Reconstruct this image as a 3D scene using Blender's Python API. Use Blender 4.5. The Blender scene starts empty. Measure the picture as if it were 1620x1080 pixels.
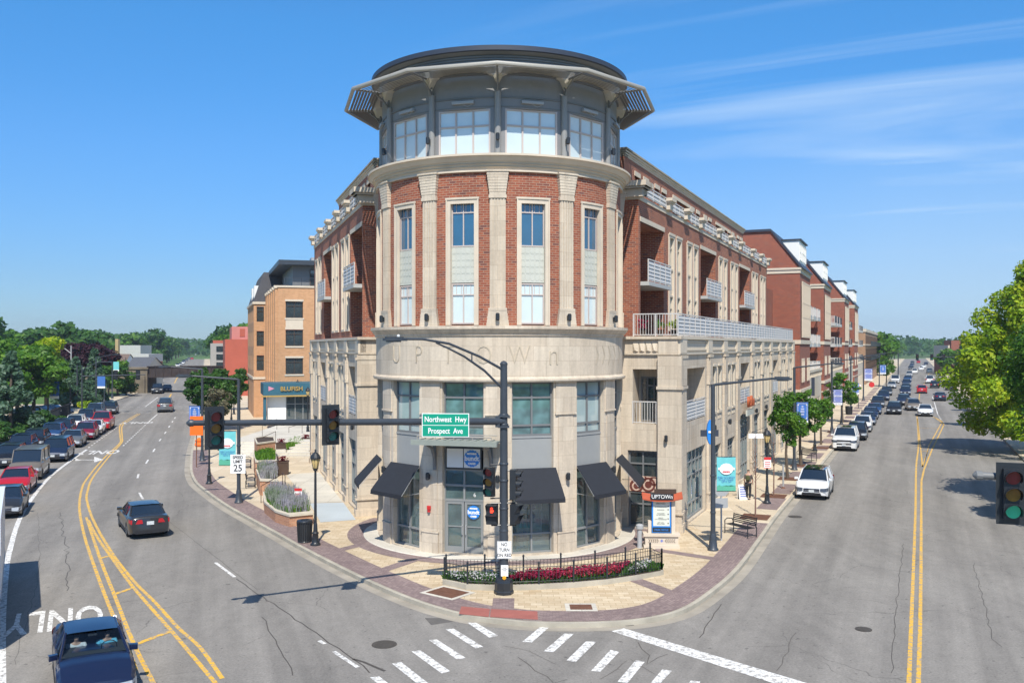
import bpy, bmesh, math, random
import numpy as np
from mathutils import Vector, Matrix
R_=math.radians
S=bpy.context.scene
C=S.collection
# ------------------------------------------------------------ camera, sky, sun
F=1450.; CX=810.; HY=548.; CH=9.
cam=bpy.data.cameras.new('camera'); co=bpy.data.objects.new('camera',cam); C.objects.link(co)
co.location=(0,0,CH); co.rotation_euler=(R_(90),0,0)
cam.sensor_width=36; cam.lens=F/1620*36; cam.shift_y=(HY-540)/1620; cam.clip_end=8000; cam.clip_start=.3
S.camera=co
EL=51.5; AZ=R_(180-2)
w=bpy.data.worlds.new('World'); S.world=w; w.use_nodes=True
nt=w.node_tree; N=nt.nodes; Lk=nt.links; N.clear()
out=N.new('ShaderNodeOutputWorld'); bg=N.new('ShaderNodeBackground'); bg.inputs[1].default_value=.125
sky=N.new('ShaderNodeTexSky'); sky.sky_type='NISHITA'; sky.sun_disc=False
sky.sun_elevation=R_(EL); sky.sun_rotation=AZ; sky.air_density=1.0; sky.dust_density=.25; sky.ozone_density=3.0; sky.altitude=200
tc=N.new('ShaderNodeTexCoord'); sep=N.new('ShaderNodeSeparateXYZ'); Lk.new(tc.outputs['Generated'],sep.inputs[0])
def MA(op,a,b=None,c=None,clamp=False):
    n=N.new('ShaderNodeMath'); n.operation=op; n.use_clamp=clamp
    for i,v in enumerate((a,b,c)):
        if v is None: continue
        if hasattr(v,'default_value'): Lk.new(v,n.inputs[i])
        else: n.inputs[i].default_value=v
    return n.outputs[0]
x,y,z=sep.outputs
# cirrus on a high plane: project the direction onto it, stretch, and mask
zz=MA('ADD',MA('MAXIMUM',z,0.),.07)
cu=MA('DIVIDE',x,zz); cv=MA('DIVIDE',y,zz)
cb=N.new('ShaderNodeCombineXYZ'); Lk.new(MA('MULTIPLY',cu,.24),cb.inputs[0]); Lk.new(MA('MULTIPLY',MA('ADD',cv,MA('MULTIPLY',cu,.42)),1.0),cb.inputs[1])
nz=N.new('ShaderNodeTexNoise'); nz.inputs['Scale'].default_value=1.25; nz.inputs['Detail'].default_value=9; nz.inputs['Roughness'].default_value=.56; nz.inputs['Distortion'].default_value=1.5
Lk.new(cb.outputs[0],nz.inputs['Vector'])
c1=MA('MULTIPLY',MA('SUBTRACT',nz.outputs[0],.44),3.6,clamp=True)
msk=MA('MULTIPLY',MA('ADD',x,.14),1.9,clamp=True)
c2=MA('MULTIPLY',c1,msk)
low=MA('MULTIPLY',MA('SUBTRACT',.26,z),3.6,clamp=True)
veil=MA('MULTIPLY',low,MA('ADD',.06,MA('MULTIPLY',msk,.55)))
cl=MA('MAXIMUM',MA('MULTIPLY',c2,.60),veil)
mx=N.new('ShaderNodeMixRGB'); Lk.new(cl,mx.inputs[0]); mx.inputs[2].default_value=(4.4,5.7,7.3,1)
hs=N.new('ShaderNodeHueSaturation'); hs.inputs['Saturation'].default_value=1.05; hs.inputs['Value'].default_value=1.0
Lk.new(sky.outputs[0],hs.inputs['Color']); tn=N.new('ShaderNodeMixRGB'); tn.blend_type='MULTIPLY'; tn.inputs[0].default_value=1; rr=N.new('ShaderNodeValToRGB'); Lk.new(z,rr.inputs[0]); e_=rr.color_ramp.elements; e_[0].position=0.; e_[0].color=(.40,.555,.78,1); e_[1].position=.8; e_[1].color=(.75,.92,1.0,1)
for p_,c_ in ((.071,(.39,.58,.82,1)),(.2,(.42,.78,1.08,1)),(.325,(.40,.93,1.24,1)),(.45,(.46,.94,1.24,1))):
    q_=e_.new(p_); q_.color=c_
if 1: pass; Lk.new(rr.outputs[0],tn.inputs[2]); Lk.new(hs.outputs[0],tn.inputs[1]); Lk.new(tn.outputs[0],mx.inputs[1])
Lk.new(mx.outputs[0],bg.inputs[0]); Lk.new(bg.outputs[0],out.inputs[0])
sl=bpy.data.lights.new('sun','SUN'); so=bpy.data.objects.new('sun',sl); C.objects.link(so)
sl.energy=4.9; sl.angle=R_(.53); sl.color=(1,.94,.83)
sv=Vector((.035,-math.cos(R_(EL)),math.sin(R_(EL)))).normalized()
so.rotation_euler=sv.to_track_quat('Z','Y').to_euler(); so.location=(0,-20,60)
S.view_settings.view_transform='Standard'; S.view_settings.look='None'; S.view_settings.gamma=1; S.view_settings.exposure=.24
S.render.engine='CYCLES'; S.cycles.max_bounces=6; S.cycles.transparent_max_bounces=12; S.cycles.caustics_reflective=False; S.cycles.caustics_refractive=False
S.render.resolution_x=1024; S.render.resolution_y=682
random.seed(7); rng=np.random.default_rng(7)
# ------------------------------------------------------------ helpers
def P(px,py,z=0.):
    "pixel of the photograph -> point at height z"
    Y=F*(CH-z)/(py-HY); return Vector(((px-CX)/F*Y,Y,z))
class MB:
    def __init__(s,warp=None,step=.35): s.v=[];s.f=[];s.uv=[];s.warp=warp;s.step=step
    def quad(s,a,b,c,d,uv=None):
        i=len(s.v); s.v+= [a,b,c,d]; s.f.append((i,i+1,i+2,i+3)); s.uv.append(uv)
    def poly(s,pts,uv=None):
        i=len(s.v); s.v+=list(pts); s.f.append(tuple(range(i,i+len(pts)))); s.uv.append(uv)
    def wv(s,p): return s.warp(*p) if s.warp else p
    def xs(s,x0,x1):
        if not s.warp: return [x0,x1]
        n=max(1,int(math.ceil(abs(x1-x0)/s.step))); return [x0+(x1-x0)*k/n for k in range(n+1)]
    def fq(s,x0,x1,z0,z1,y):   # facade quad facing -y
        X=s.xs(x0,x1)
        for a,b in zip(X,X[1:]): s.quad(s.wv((a,y,z0)),s.wv((b,y,z0)),s.wv((b,y,z1)),s.wv((a,y,z1)),[(a,z0),(b,z0),(b,z1),(a,z1)])
    def box(s,x0,x1,y0,y1,z0,z1):
        X=s.xs(x0,x1)
        for a,b in zip(X,X[1:]):
            s.quad(s.wv((a,y0,z0)),s.wv((b,y0,z0)),s.wv((b,y0,z1)),s.wv((a,y0,z1)),[(a,z0),(b,z0),(b,z1),(a,z1)])
            s.quad(s.wv((b,y1,z0)),s.wv((a,y1,z0)),s.wv((a,y1,z1)),s.wv((b,y1,z1)),[(b,z0),(a,z0),(a,z1),(b,z1)])
            s.quad(s.wv((a,y0,z1)),s.wv((b,y0,z1)),s.wv((b,y1,z1)),s.wv((a,y1,z1)),[(a,y0),(b,y0),(b,y1),(a,y1)])
            s.quad(s.wv((a,y1,z0)),s.wv((b,y1,z0)),s.wv((b,y0,z0)),s.wv((a,y0,z0)),[(a,y1),(b,y1),(b,y0),(a,y0)])
        for a,fl in ((x0,0),(x1,1)):
            q=[s.wv((a,y1,z0)),s.wv((a,y0,z0)),s.wv((a,y0,z1)),s.wv((a,y1,z1))]; u=[(y1,z0),(y0,z0),(y0,z1),(y1,z1)]
            if fl: q=q[::-1];u=u[::-1]
            s.quad(*q,u)
    def obox(s,c,ax,ay,sx,sy,z0,z1):  # box at centre c (2d), axis ax, sizes
        ax=Vector(ax).to_2d().normalized() if False else Vector((ax[0],ax[1],0)).normalized(); ay=Vector((-ax.y,ax.x,0))
        p=[Vector((c[0],c[1],0))+ax*i*sx/2+ay*j*sy/2 for i,j in ((-1,-1),(1,-1),(1,1),(-1,1))]
        s.prism([(q.x,q.y) for q in p],z0,z1)
    def prism(s,pts,z0,z1,bottom=True):
        n=len(pts); ar=sum(pts[i][0]*pts[(i+1)%n][1]-pts[(i+1)%n][0]*pts[i][1] for i in range(n))
        if ar<0: pts=pts[::-1]
        z1f=z1 if callable(z1) else (lambda *_:z1)
        s.poly([(p[0],p[1],z1f(*p[:2])) for p in pts])
        if bottom: s.poly([(p[0],p[1],z0) for p in pts[::-1]])
        d=0
        for i in range(n):
            a,b=pts[i],pts[(i+1)%n]; l=math.hypot(b[0]-a[0],b[1]-a[1])
            s.quad((a[0],a[1],z0),(b[0],b[1],z0),(b[0],b[1],z1f(*b[:2])),(a[0],a[1],z1f(*a[:2])),[(d,z0),(d+l,z0),(d+l,z1f(*b[:2])),(d,z1f(*a[:2]))]); d+=l
    def sheet(s,pts,z):
        n=len(pts); ar=sum(pts[i][0]*pts[(i+1)%n][1]-pts[(i+1)%n][0]*pts[i][1] for i in range(n))
        if ar<0: pts=pts[::-1]
        s.poly([(p[0],p[1],z) for p in pts])
    def strip(s,A,B,z,u0=0):   # strip between two polylines
        d=0
        for i in range(len(A)-1):
            l=(Vector(A[i+1][:2])-Vector(A[i][:2])).length; wd=(Vector(A[i][:2])-Vector(B[i][:2])).length
            s.quad((A[i][0],A[i][1],z),(A[i+1][0],A[i+1][1],z),(B[i+1][0],B[i+1][1],z),(B[i][0],B[i][1],z),[(d,0),(d+l,0),(d+l,wd),(d,wd)]); d+=l
    def strip3(s,A,B,z0,z1):   # wall strip solid between polylines
        s.strip(A,B,z1)
        for Q in (A,B):
            for i in range(len(Q)-1): s.quad((Q[i][0],Q[i][1],z0),(Q[i+1][0],Q[i+1][1],z0),(Q[i+1][0],Q[i+1][1],z1),(Q[i][0],Q[i][1],z1))
        for i in (0,-1): s.quad((A[i][0],A[i][1],z0),(B[i][0],B[i][1],z0),(B[i][0],B[i][1],z1),(A[i][0],A[i][1],z1))
    def tube(s,pts,r,n=8,caps=True):
        pts=[Vector(p) for p in pts]; rs=r if isinstance(r,(list,tuple)) else [r]*len(pts); base=len(s.v); L=len(pts)
        up=None
        for i,p in enumerate(pts):
            t=(pts[min(i+1,L-1)]-pts[max(i-1,0)]).normalized()
            if up is None: up=Vector((0,0,1)) if abs(t.z)<.9 else Vector((1,0,0))
            a=t.cross(up).normalized(); b=a.cross(t).normalized(); up=b
            for k in range(n):
                an=2*math.pi*k/n; q=p+a*rs[i]*math.cos(an)+b*rs[i]*math.sin(an); s.v.append(tuple(q))
        for i in range(L-1):
            for k in range(n):
                a=base+i*n+k; b=base+i*n+(k+1)%n; s.f.append((a,b,b+n,a+n)); s.uv.append(None)
        if caps:
            s.f.append(tuple(base+k for k in range(n))[::-1]); s.uv.append(None)
            s.f.append(tuple(base+(L-1)*n+k for k in range(n))); s.uv.append(None)
    def lathe(s,prof,c=(0,0,0),n=24,a0=0,a1=2*math.pi,axis='z'):
        base=len(s.v); full=abs(a1-a0-2*math.pi)<1e-6; m=n if full else n+1
        for r,z in prof:
            for k in range(m):
                a=a0+(a1-a0)*k/n
                if axis=='z': s.v.append((c[0]+r*math.cos(a),c[1]+r*math.sin(a),c[2]+z))
                else: s.v.append((c[0]+r*math.cos(a),c[1]+z,c[2]+r*math.sin(a)))
        dd=0
        for i in range(len(prof)-1):
            r0=max(prof[i][0],.01); dl=math.hypot(prof[i+1][0]-prof[i][0],prof[i+1][1]-prof[i][1])
            for k in range(n):
                k2=(k+1)%m if full else k+1
                s.f.append((base+i*m+k,base+i*m+k2,base+(i+1)*m+k2,base+(i+1)*m+k))
                u0=(a0+(a1-a0)*k/n)*r0; u1=(a0+(a1-a0)*(k+1)/n)*r0
                s.uv.append([(u0,dd),(u1,dd),(u1,dd+dl),(u0,dd+dl)])
            dd+=dl
        for i in (0,len(prof)-1):
            if full and prof[i][0]>.02:
                s.f.append(tuple(base+i*m+k for k in range(m))); s.uv.append(None)
    def grid(s,x0,x1,z0,z1,holes,y=0.,depth=.25):
        "wall with openings; hole=(x0,x1,z0,z1[,depth[,back]])"
        X=sorted({x0,x1}|{h[i] for h in holes for i in (0,1)}); Z=sorted({z0,z1}|{h[i] for h in holes for i in (2,3)})
        for a,b in zip(X,X[1:]):
            for c,d in zip(Z,Z[1:]):
                mx_,mz=(a+b)/2,(c+d)/2
                if a<x0-1e-6 or b>x1+1e-6 or c<z0-1e-6 or d>z1+1e-6: continue
                if any(h[0]<mx_<h[1] and h[2]<mz<h[3] for h in holes): continue
                s.fq(a,b,c,d,y)
        for h in holes:
            dp=h[4] if len(h)>4 else depth; a,b,c,d=h[:4]; y2=y+dp
            for xx in (a,b): s.quad(s.wv((xx,y,c)),s.wv((xx,y2,c)),s.wv((xx,y2,d)),s.wv((xx,y,d)),[(0,c),(dp,c),(dp,d),(0,d)])
            XX=s.xs(a,b)
            for p,q in zip(XX,XX[1:]):
                for zc in (c,d): s.quad(s.wv((p,y,zc)),s.wv((q,y,zc)),s.wv((q,y2,zc)),s.wv((p,y2,zc)),[(p,0),(q,0),(q,dp),(p,dp)])
            if len(h)>5 and h[5]: s.fq(a,b,c,d,y2)
    def mesh(s,name,m,smooth=False,ang=35):
        me=bpy.data.meshes.new(name); me.from_pydata([tuple(p) for p in s.v],[],s.f)
        ul=me.uv_layers.new(name='UVMap'); co_=[]
        for fi,f in enumerate(s.f):
            u=s.uv[fi]
            if u is None:
                p=[Vector(s.v[i]) for i in f]; n=Vector((0,0,0))
                for i in range(len(p)): n+= (p[i]-p[0]).cross(p[(i+1)%len(p)]-p[0])
                n=n.normalized() if n.length>1e-12 else Vector((0,0,1))
                if abs(n.z)>.7: u=[(q.x,q.y) for q in p]
                else:
                    t=Vector((-n.y,n.x,0)).normalized(); u=[(q.dot(t),q.z) for q in p]
            for q in u: co_+= [q[0],q[1]]
        ul.data.foreach_set('uv',co_)
        if smooth:
            bm=bmesh.new(); bm.from_mesh(me); bmesh.ops.remove_doubles(bm,verts=bm.verts,dist=1e-4); bm.to_mesh(me); bm.free()
            me.shade_smooth(); me.set_sharp_from_angle(angle=R_(ang))
        if m: me.materials.append(m)
        me.update(); return me
    def build(s,name,m,parent=None,loc=(0,0,0),rz=0,smooth=False,ang=35):
        return put(name,s.mesh(name,m,smooth,ang),parent,loc,rz)
def put(name,me,parent=None,loc=(0,0,0),rz=0):
    o=bpy.data.objects.new(name,me); C.objects.link(o); o.parent=parent; o.location=loc
    o.rotation_euler=(0,0,rz) if not isinstance(rz,(tuple,list)) else rz
    return o
def tag(o,label,cat=None,group=None,kind=None):
    if label: o['label']=label
    if cat: o['category']=cat
    if group: o['group']=group
    if kind: o['kind']=kind
    return o
def thing(name,label,cat,loc=(0,0,0),rz=0,group=None):
    o=bpy.data.objects.new(name,None); C.objects.link(o); o.location=loc; o.rotation_euler=(0,0,rz); o.empty_display_size=.3
    return tag(o,label,cat,group)
def copytree(r,parent=None,loc=None,rz=None,sc=None):
    c=r.copy(); C.objects.link(c); c.parent=parent
    if loc is not None: c.location=loc
    if rz is not None: c.rotation_euler=(0,0,rz)
    if sc is not None: c.scale=sc if isinstance(sc,(tuple,list)) else (sc,)*3
    for ch in r.children: copytree(ch,c)
    return c
def struct(name,mb,m,label=None): 
    o=mb.build(name,m); tag(o,label or name.replace('_',' '),None,None,'structure'); return o
def offset(poly,d):
    out=[]; n=len(poly)
    for i in range(n):
        a=Vector(poly[max(i-1,0)][:2]); b=Vector(poly[min(i+1,n-1)][:2]); t=(b-a).normalized(); nn=Vector((-t.y,t.x))
        out.append((poly[i][0]+nn.x*d,poly[i][1]+nn.y*d))
    return out
def catmull(pts,k=6):
    out=[]; n=len(pts)
    for i in range(n-1):
        p0,p1,p2,p3=[Vector(pts[min(max(j,0),n-1)][:2]) for j in (i-1,i,i+1,i+2)]
        for q in range(k):
            t=q/k; out.append(tuple(.5*((2*p1)+(-p0+p2)*t+(2*p0-5*p1+4*p2-p3)*t*t+(-p0+3*p1-3*p2+p3)*t**3)))
    out.append(tuple(pts[-1][:2])); return out
def text_mesh(body,size,extr=.0,m=None,align='CENTER',name='lettering',warp=None,xs=1.0,bold=0):
    cu=bpy.data.curves.new('t','FONT'); cu.body=body; cu.size=size; cu.extrude=extr; cu.align_x=align; cu.align_y='CENTER'; cu.offset=bold; cu.resolution_u=3; cu.space_line=.85
    o=bpy.data.objects.new('t',cu); C.objects.link(o); bpy.context.view_layer.update()
    me=bpy.data.meshes.new_from_object(o); bpy.data.objects.remove(o); bpy.data.curves.remove(cu); me.name=name
    n=len(me.vertices); a=np.empty(n*3); me.vertices.foreach_get('co',a); a=a.reshape(-1,3); a[:,0]*=xs
    if warp: a=np.array([warp(*p) for p in a])
    me.vertices.foreach_set('co',a.reshape(-1)); me.materials.clear()
    if m: me.materials.append(m)
    me.update(); return me
UP=(R_(90),0,0)   # text standing up, facing -y
# ------------------------------------------------------------ materials
def nmat(name):
    m=bpy.data.materials.new(name); m.use_nodes=True; t=m.node_tree; b=t.nodes['Principled BSDF']; return m,t,b
def lk(t,a,b): t.links.new(a,b)
def noise(t,scale,detail=4,vec='Object',rough=.55,dist=0,scl=None):
    tc=t.nodes.new('ShaderNodeTexCoord'); n=t.nodes.new('ShaderNodeTexNoise'); n.inputs['Scale'].default_value=scale; n.inputs['Detail'].default_value=detail; n.inputs['Roughness'].default_value=rough; n.inputs['Distortion'].default_value=dist
    if scl:
        mp=t.nodes.new('ShaderNodeMapping'); mp.inputs['Scale'].default_value=scl; lk(t,tc.outputs[vec],mp.inputs[0]); lk(t,mp.outputs[0],n.inputs['Vector'])
    else: lk(t,tc.outputs[vec],n.inputs['Vector'])
    return n.outputs[0]
def ramp(t,src,stops):
    r=t.nodes.new('ShaderNodeValToRGB'); lk(t,src,r.inputs[0]); e=r.color_ramp.elements
    while len(e)<len(stops): e.new(.5)
    for i,(p,c) in enumerate(stops):
        e[i].position=p; e[i].color=(c,c,c,1) if isinstance(c,(int,float)) else (*c,1)
    return r.outputs[0]
def mul(t,a,b,f=1,mode='MULTIPLY'):
    m=t.nodes.new('ShaderNodeMixRGB'); m.blend_type=mode; m.inputs[0].default_value=f if not hasattr(f,'node') else 1
    if hasattr(f,'node'): lk(t,f,m.inputs[0])
    for i,v in ((1,a),(2,b)):
        if hasattr(v,'node'): lk(t,v,m.inputs[i])
        else: m.inputs[i].default_value=(*v,1)
    return m.outputs[0]
def bump(t,b,src,st=.3,dist=.02):
    n=t.nodes.new('ShaderNodeBump'); n.inputs['Strength'].default_value=st; n.inputs['Distance'].default_value=dist; lk(t,src,n.inputs['Height']); lk(t,n.outputs[0],b.inputs['Normal'])
_mc={}
def pbr(name,col,rough=.55,metal=0,var=.12,scale=2.5,bmp=0,coat=0,spec=.5,emit=0):
    if name in _mc: return _mc[name]
    m,t,b=nmat(name); b.inputs['Roughness'].default_value=rough; b.inputs['Metallic'].default_value=metal; b.inputs['Specular IOR Level'].default_value=spec
    b.inputs['Coat Weight'].default_value=coat; b.inputs['Coat Roughness'].default_value=.06
    n=noise(t,scale); c=mul(t,col,ramp(t,n,[(.25,1-var),(.75,1+var*.3)])); lk(t,c,b.inputs['Base Color'])
    if bmp: bump(t,b,noise(t,scale*12),bmp)
    if emit: b.inputs['Emission Color'].default_value=(*col,1); b.inputs['Emission Strength'].default_value=emit
    _mc[name]=m; return m
def brickmat(name,c1,c2,c3,mortar,bw=.3,bh=.1,ms=.012,bumpst=.35,rough=.85,dark=None,scale=1.,dirt=.15,off=.5,streak=0):
    m,t,b=nmat(name); tc=t.nodes.new('ShaderNodeTexCoord')
    br=t.nodes.new('ShaderNodeTexBrick'); lk(t,tc.outputs['UV'],br.inputs['Vector']); br.offset=off
    for k,v in (('Scale',1.),('Brick Width',bw),('Row Height',bh),('Mortar Size',ms),('Mortar Smooth',.15),('Bias',0.)): br.inputs[k].default_value=v
    br.inputs['Color1'].default_value=(0,0,0,1); br.inputs['Color2'].default_value=(1,1,1,1); br.inputs['Mortar'].default_value=(.5,.5,.5,1)
    col=ramp(t,br.outputs['Color'],[(0.,c1),(.45,c2),(.8,c3)]+([(.97,dark)] if dark else []))
    col=mul(t,col,mortar,br.outputs['Fac'],'MIX')
    n=ramp(t,noise(t,.35,5,scl=(1,1,.5)),[(.3,1-dirt),(.7,1.05)]); col=mul(t,col,n)
    if streak: col=mul(t,col,ramp(t,noise(t,1.,5,scl=(3.2,3.2,.22),rough=.65),[(.30,1-streak),(.58,1.02)]))
    n2=ramp(t,noise(t,9,3),[(.3,.93),(.7,1.05)]); col=mul(t,col,n2)
    lk(t,col,b.inputs['Base Color']); b.inputs['Roughness'].default_value=rough
    if bumpst:
        inv=t.nodes.new('ShaderNodeMath'); inv.operation='SUBTRACT'; inv.inputs[0].default_value=1; lk(t,br.outputs['Fac'],inv.inputs[1]); bump(t,b,inv.outputs[0],bumpst,.01)
    return m
M={}
M['brick']=brickmat('red_brick',(.26,.066,.036),(.335,.092,.047),(.385,.118,.06),(.42,.28,.20),.3,.1,.011,dark=(.17,.06,.05),streak=.14)
M['brick2']=brickmat('dark_red_brick',(.21,.050,.030),(.27,.066,.037),(.30,.08,.043),(.40,.22,.16),.3,.1,.010,dark=(.2,.07,.05))
M['obrick']=brickmat('orange_brick',(.46,.225,.10),(.52,.265,.12),(.56,.29,.14),(.60,.42,.27),.3,.1,.010)
M['planterbrick']=brickmat('planter_brick',(.42,.19,.10),(.5,.235,.12),(.52,.26,.14),(.45,.33,.25),.2,.08,.008)
M['lime']=brickmat('limestone',(.57,.48,.375),(.61,.52,.41),(.65,.56,.445),(.44,.36,.27),1.15,.62,.007,bumpst=.18,dirt=.16,streak=.22)
M['limeplain']=pbr('limestone_trim',(.64,.55,.44),.8,var=.14,scale=1.3,bmp=.05)
M['limedark']=pbr('limestone_weathered',(.40,.345,.26),.85,var=.3,scale=1.5)
M['cream']=pbr('cream_stone',(.62,.54,.43),.75,var=.1)
M['paver']=brickmat('buff_pavers',(.52,.41,.27),(.59,.475,.32),(.64,.53,.375),(.40,.29,.17),.42,.28,.010,bumpst=.1,dark=(.5,.38,.24),dirt=.12)
M['ppaver']=brickmat('plum_pavers',(.22,.16,.155),(.26,.19,.18),(.30,.225,.21),(.15,.11,.10),.22,.11,.007,bumpst=.1,dirt=.2)
M['concrete']=brickmat('pale_concrete',(.56,.52,.45),(.60,.56,.48),(.63,.59,.51),(.36,.33,.28),1.5,1.5,.012,bumpst=.1,dirt=.14,off=0)
M['walk']=brickmat('tan_concrete_walk',(.56,.46,.33),(.60,.50,.36),(.64,.54,.40),(.38,.31,.22),1.5,1.5,.012,bumpst=.1,dirt=.14,off=0)
M['kerb']=pbr('kerb_concrete',(.46,.42,.34),.9,var=.3,scale=1.2,bmp=.1)
M['gutter']=pbr('gutter_concrete',(.38,.34,.28),.9,var=.35,scale=.8,bmp=.1)
M['red_pad']=pbr('red_tactile_pad',(.36,.12,.095),.8,var=.2)
M['rust']=pbr('rusty_steel',(.16,.07,.04),.8,var=.35,scale=5)
M['iron']=pbr('cast_iron',(.08,.07,.06),.7,var=.3,scale=8)
M['black']=pbr('black_metal',(.022,.026,.032),.38,var=.15)
M['pole']=pbr('dark_pole_paint',(.045,.055,.07),.42,var=.15,spec=.5)
M['grey']=pbr('grey_metal',(.17,.175,.18),.5,var=.06)
M['greylt']=pbr('grey_frame',(.24,.25,.25),.5,var=.06)
M['panel']=pbr('grey_panel',(.30,.31,.31),.55,var=.05)
M['taupe']=pbr('taupe_frame',(.52,.45,.42),.5,var=.05)
M['beige_metal']=pbr('beige_metal',(.50,.47,.41),.5,var=.05)
M['louvre']=pbr('louvre_metal',(.33,.31,.28),.5,var=.06)
M['rail']=pbr('light_grey_railing',(.58,.56,.54),.5,var=.05)
M['slab']=pbr('balcony_concrete',(.46,.47,.46),.8,var=.12)
M['navyroof']=pbr('navy_roof_metal',(.035,.045,.07),.5,var=.1)
M['slate']=pbr('slate_shingle',(.075,.075,.085),.9,var=.3,scale=6)
M['membrane']=pbr('roof_membrane',(.5,.5,.48),.9)
M['white']=pbr('white_paint',(.80,.80,.78),.5,var=.04)
M['awning']=pbr('black_awning_canvas',(.016,.019,.027),.85,var=.2,scale=4)
M['spandrel']=pbr('sage_spandrel',(.54,.55,.49),.6,var=.08)
M['yellow']=pbr('yellow_glass',(.65,.48,.20),.3,var=.1)
M['dark']=pbr('dark_interior',(.03,.032,.035),.7)
M['stone']=pbr('planter_cap_stone',(.58,.52,.42),.85,var=.15,bmp=.08)
M['soil']=pbr('mulch',(.06,.04,.028),1,var=.4,scale=8)
M['green_sign']=pbr('green_sign_sheet',(.0,.30,.19),.4,var=.02)
M['orange']=pbr('orange_sign_sheet',(.85,.16,.01),.5,var=.02)
M['blueban']=pbr('blue_banner_cloth',(.05,.16,.50),.8,var=.08)
M['purpban']=pbr('lavender_banner_cloth',(.20,.24,.52),.8,var=.08)
M['tealban']=pbr('teal_banner_cloth',(.16,.56,.58),.8,var=.15)
M['sign_red']=pbr('red_sign_sheet',(.60,.03,.03),.5,var=.02)
M['sign_black']=pbr('black_lettering',(.015,.015,.018),.6,var=0)
M['sign_blue']=pbr('bright_blue_sign',(.02,.22,.68),.4,var=.03)
M['letter_white']=pbr('white_lettering',(.85,.85,.84),.5,var=0)
M['gold']=pbr('gold_lettering',(.42,.28,.08),.5,var=.1)
M['alum']=pbr('galvanised_metal',(.38,.39,.40),.45,var=.1)
M['brown']=pbr('brown_metal',(.075,.045,.03),.6,var=.2)
def glass(name,col,rough=.04,spec=1.0,var=.3,scale=.6):
    m,t,b=nmat(name); c=mul(t,col,ramp(t,noise(t,scale,2),[(.35,1-var),(.65,1+var)])); lk(t,c,b.inputs['Base Color']); b.inputs['Roughness'].default_value=rough; b.inputs['Specular IOR Level'].default_value=spec; b.inputs['IOR'].default_value=1.6; b.inputs['Coat Weight'].default_value=.5; b.inputs['Coat Roughness'].default_value=.03
    return m
M['gdark']=glass('dark_window_glass',(.035,.05,.055)); M['gblue']=glass('blue_window_glass',(.03,.11,.20),var=.15)
M['gblind']=glass('window_glass_over_blinds',(.36,.46,.47),var=.12); M['gpale']=glass('window_glass_over_pale_shade',(.60,.69,.70),var=.06)
M['gteal']=glass('teal_window_glass',(.10,.20,.21),var=.35,scale=1.5); M['gcar']=glass('tinted_car_glass',(.010,.018,.03),var=.1)
def clearglass(name,tint,refl=.22,painted_refl=0,refl_col=(.2,.3,.3)):
    m=bpy.data.materials.new(name); m.use_nodes=True; t=m.node_tree; t.nodes.clear(); o=t.nodes.new('ShaderNodeOutputMaterial')
    tr=t.nodes.new('ShaderNodeBsdfTransparent'); tr.inputs[0].default_value=(*tint,1); g=t.nodes.new('ShaderNodeBsdfGlossy'); g.inputs['Roughness'].default_value=.03
    fr=t.nodes.new('ShaderNodeFresnel'); fr.inputs[0].default_value=1.5; ad=t.nodes.new('ShaderNodeMath'); ad.operation='MULTIPLY_ADD'; ad.inputs[1].default_value=1.2; ad.inputs[2].default_value=refl; ad.use_clamp=True
    mx=t.nodes.new('ShaderNodeMixShader'); lk(t,fr.outputs[0],ad.inputs[0]); lk(t,ad.outputs[0],mx.inputs[0]); lk(t,tr.outputs[0],mx.inputs[1]); lk(t,g.outputs[0],mx.inputs[2]); lk(t,mx.outputs[0],o.inputs[0])
    if painted_refl:  # diffuse teal mixed in as a painted street reflection
        df=t.nodes.new('ShaderNodeBsdfDiffuse'); df.inputs[0].default_value=(*refl_col,1); m2=t.nodes.new('ShaderNodeMixShader'); lk(t,ramp(t,noise(t,.8,3),[(.3,painted_refl*.5),(.7,painted_refl*1.3)]),m2.inputs[0]); lk(t,mx.outputs[0],m2.inputs[1]); lk(t,df.outputs[0],m2.inputs[2]); lk(t,m2.outputs[0],o.inputs[0])
    return m
M['shop']=clearglass('clear_shop_glass',(.86,.94,.94),.16,.34,(.24,.36,.36)); M['wind']=clearglass('clear_windscreen',(.74,.86,.93),.02)
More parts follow.
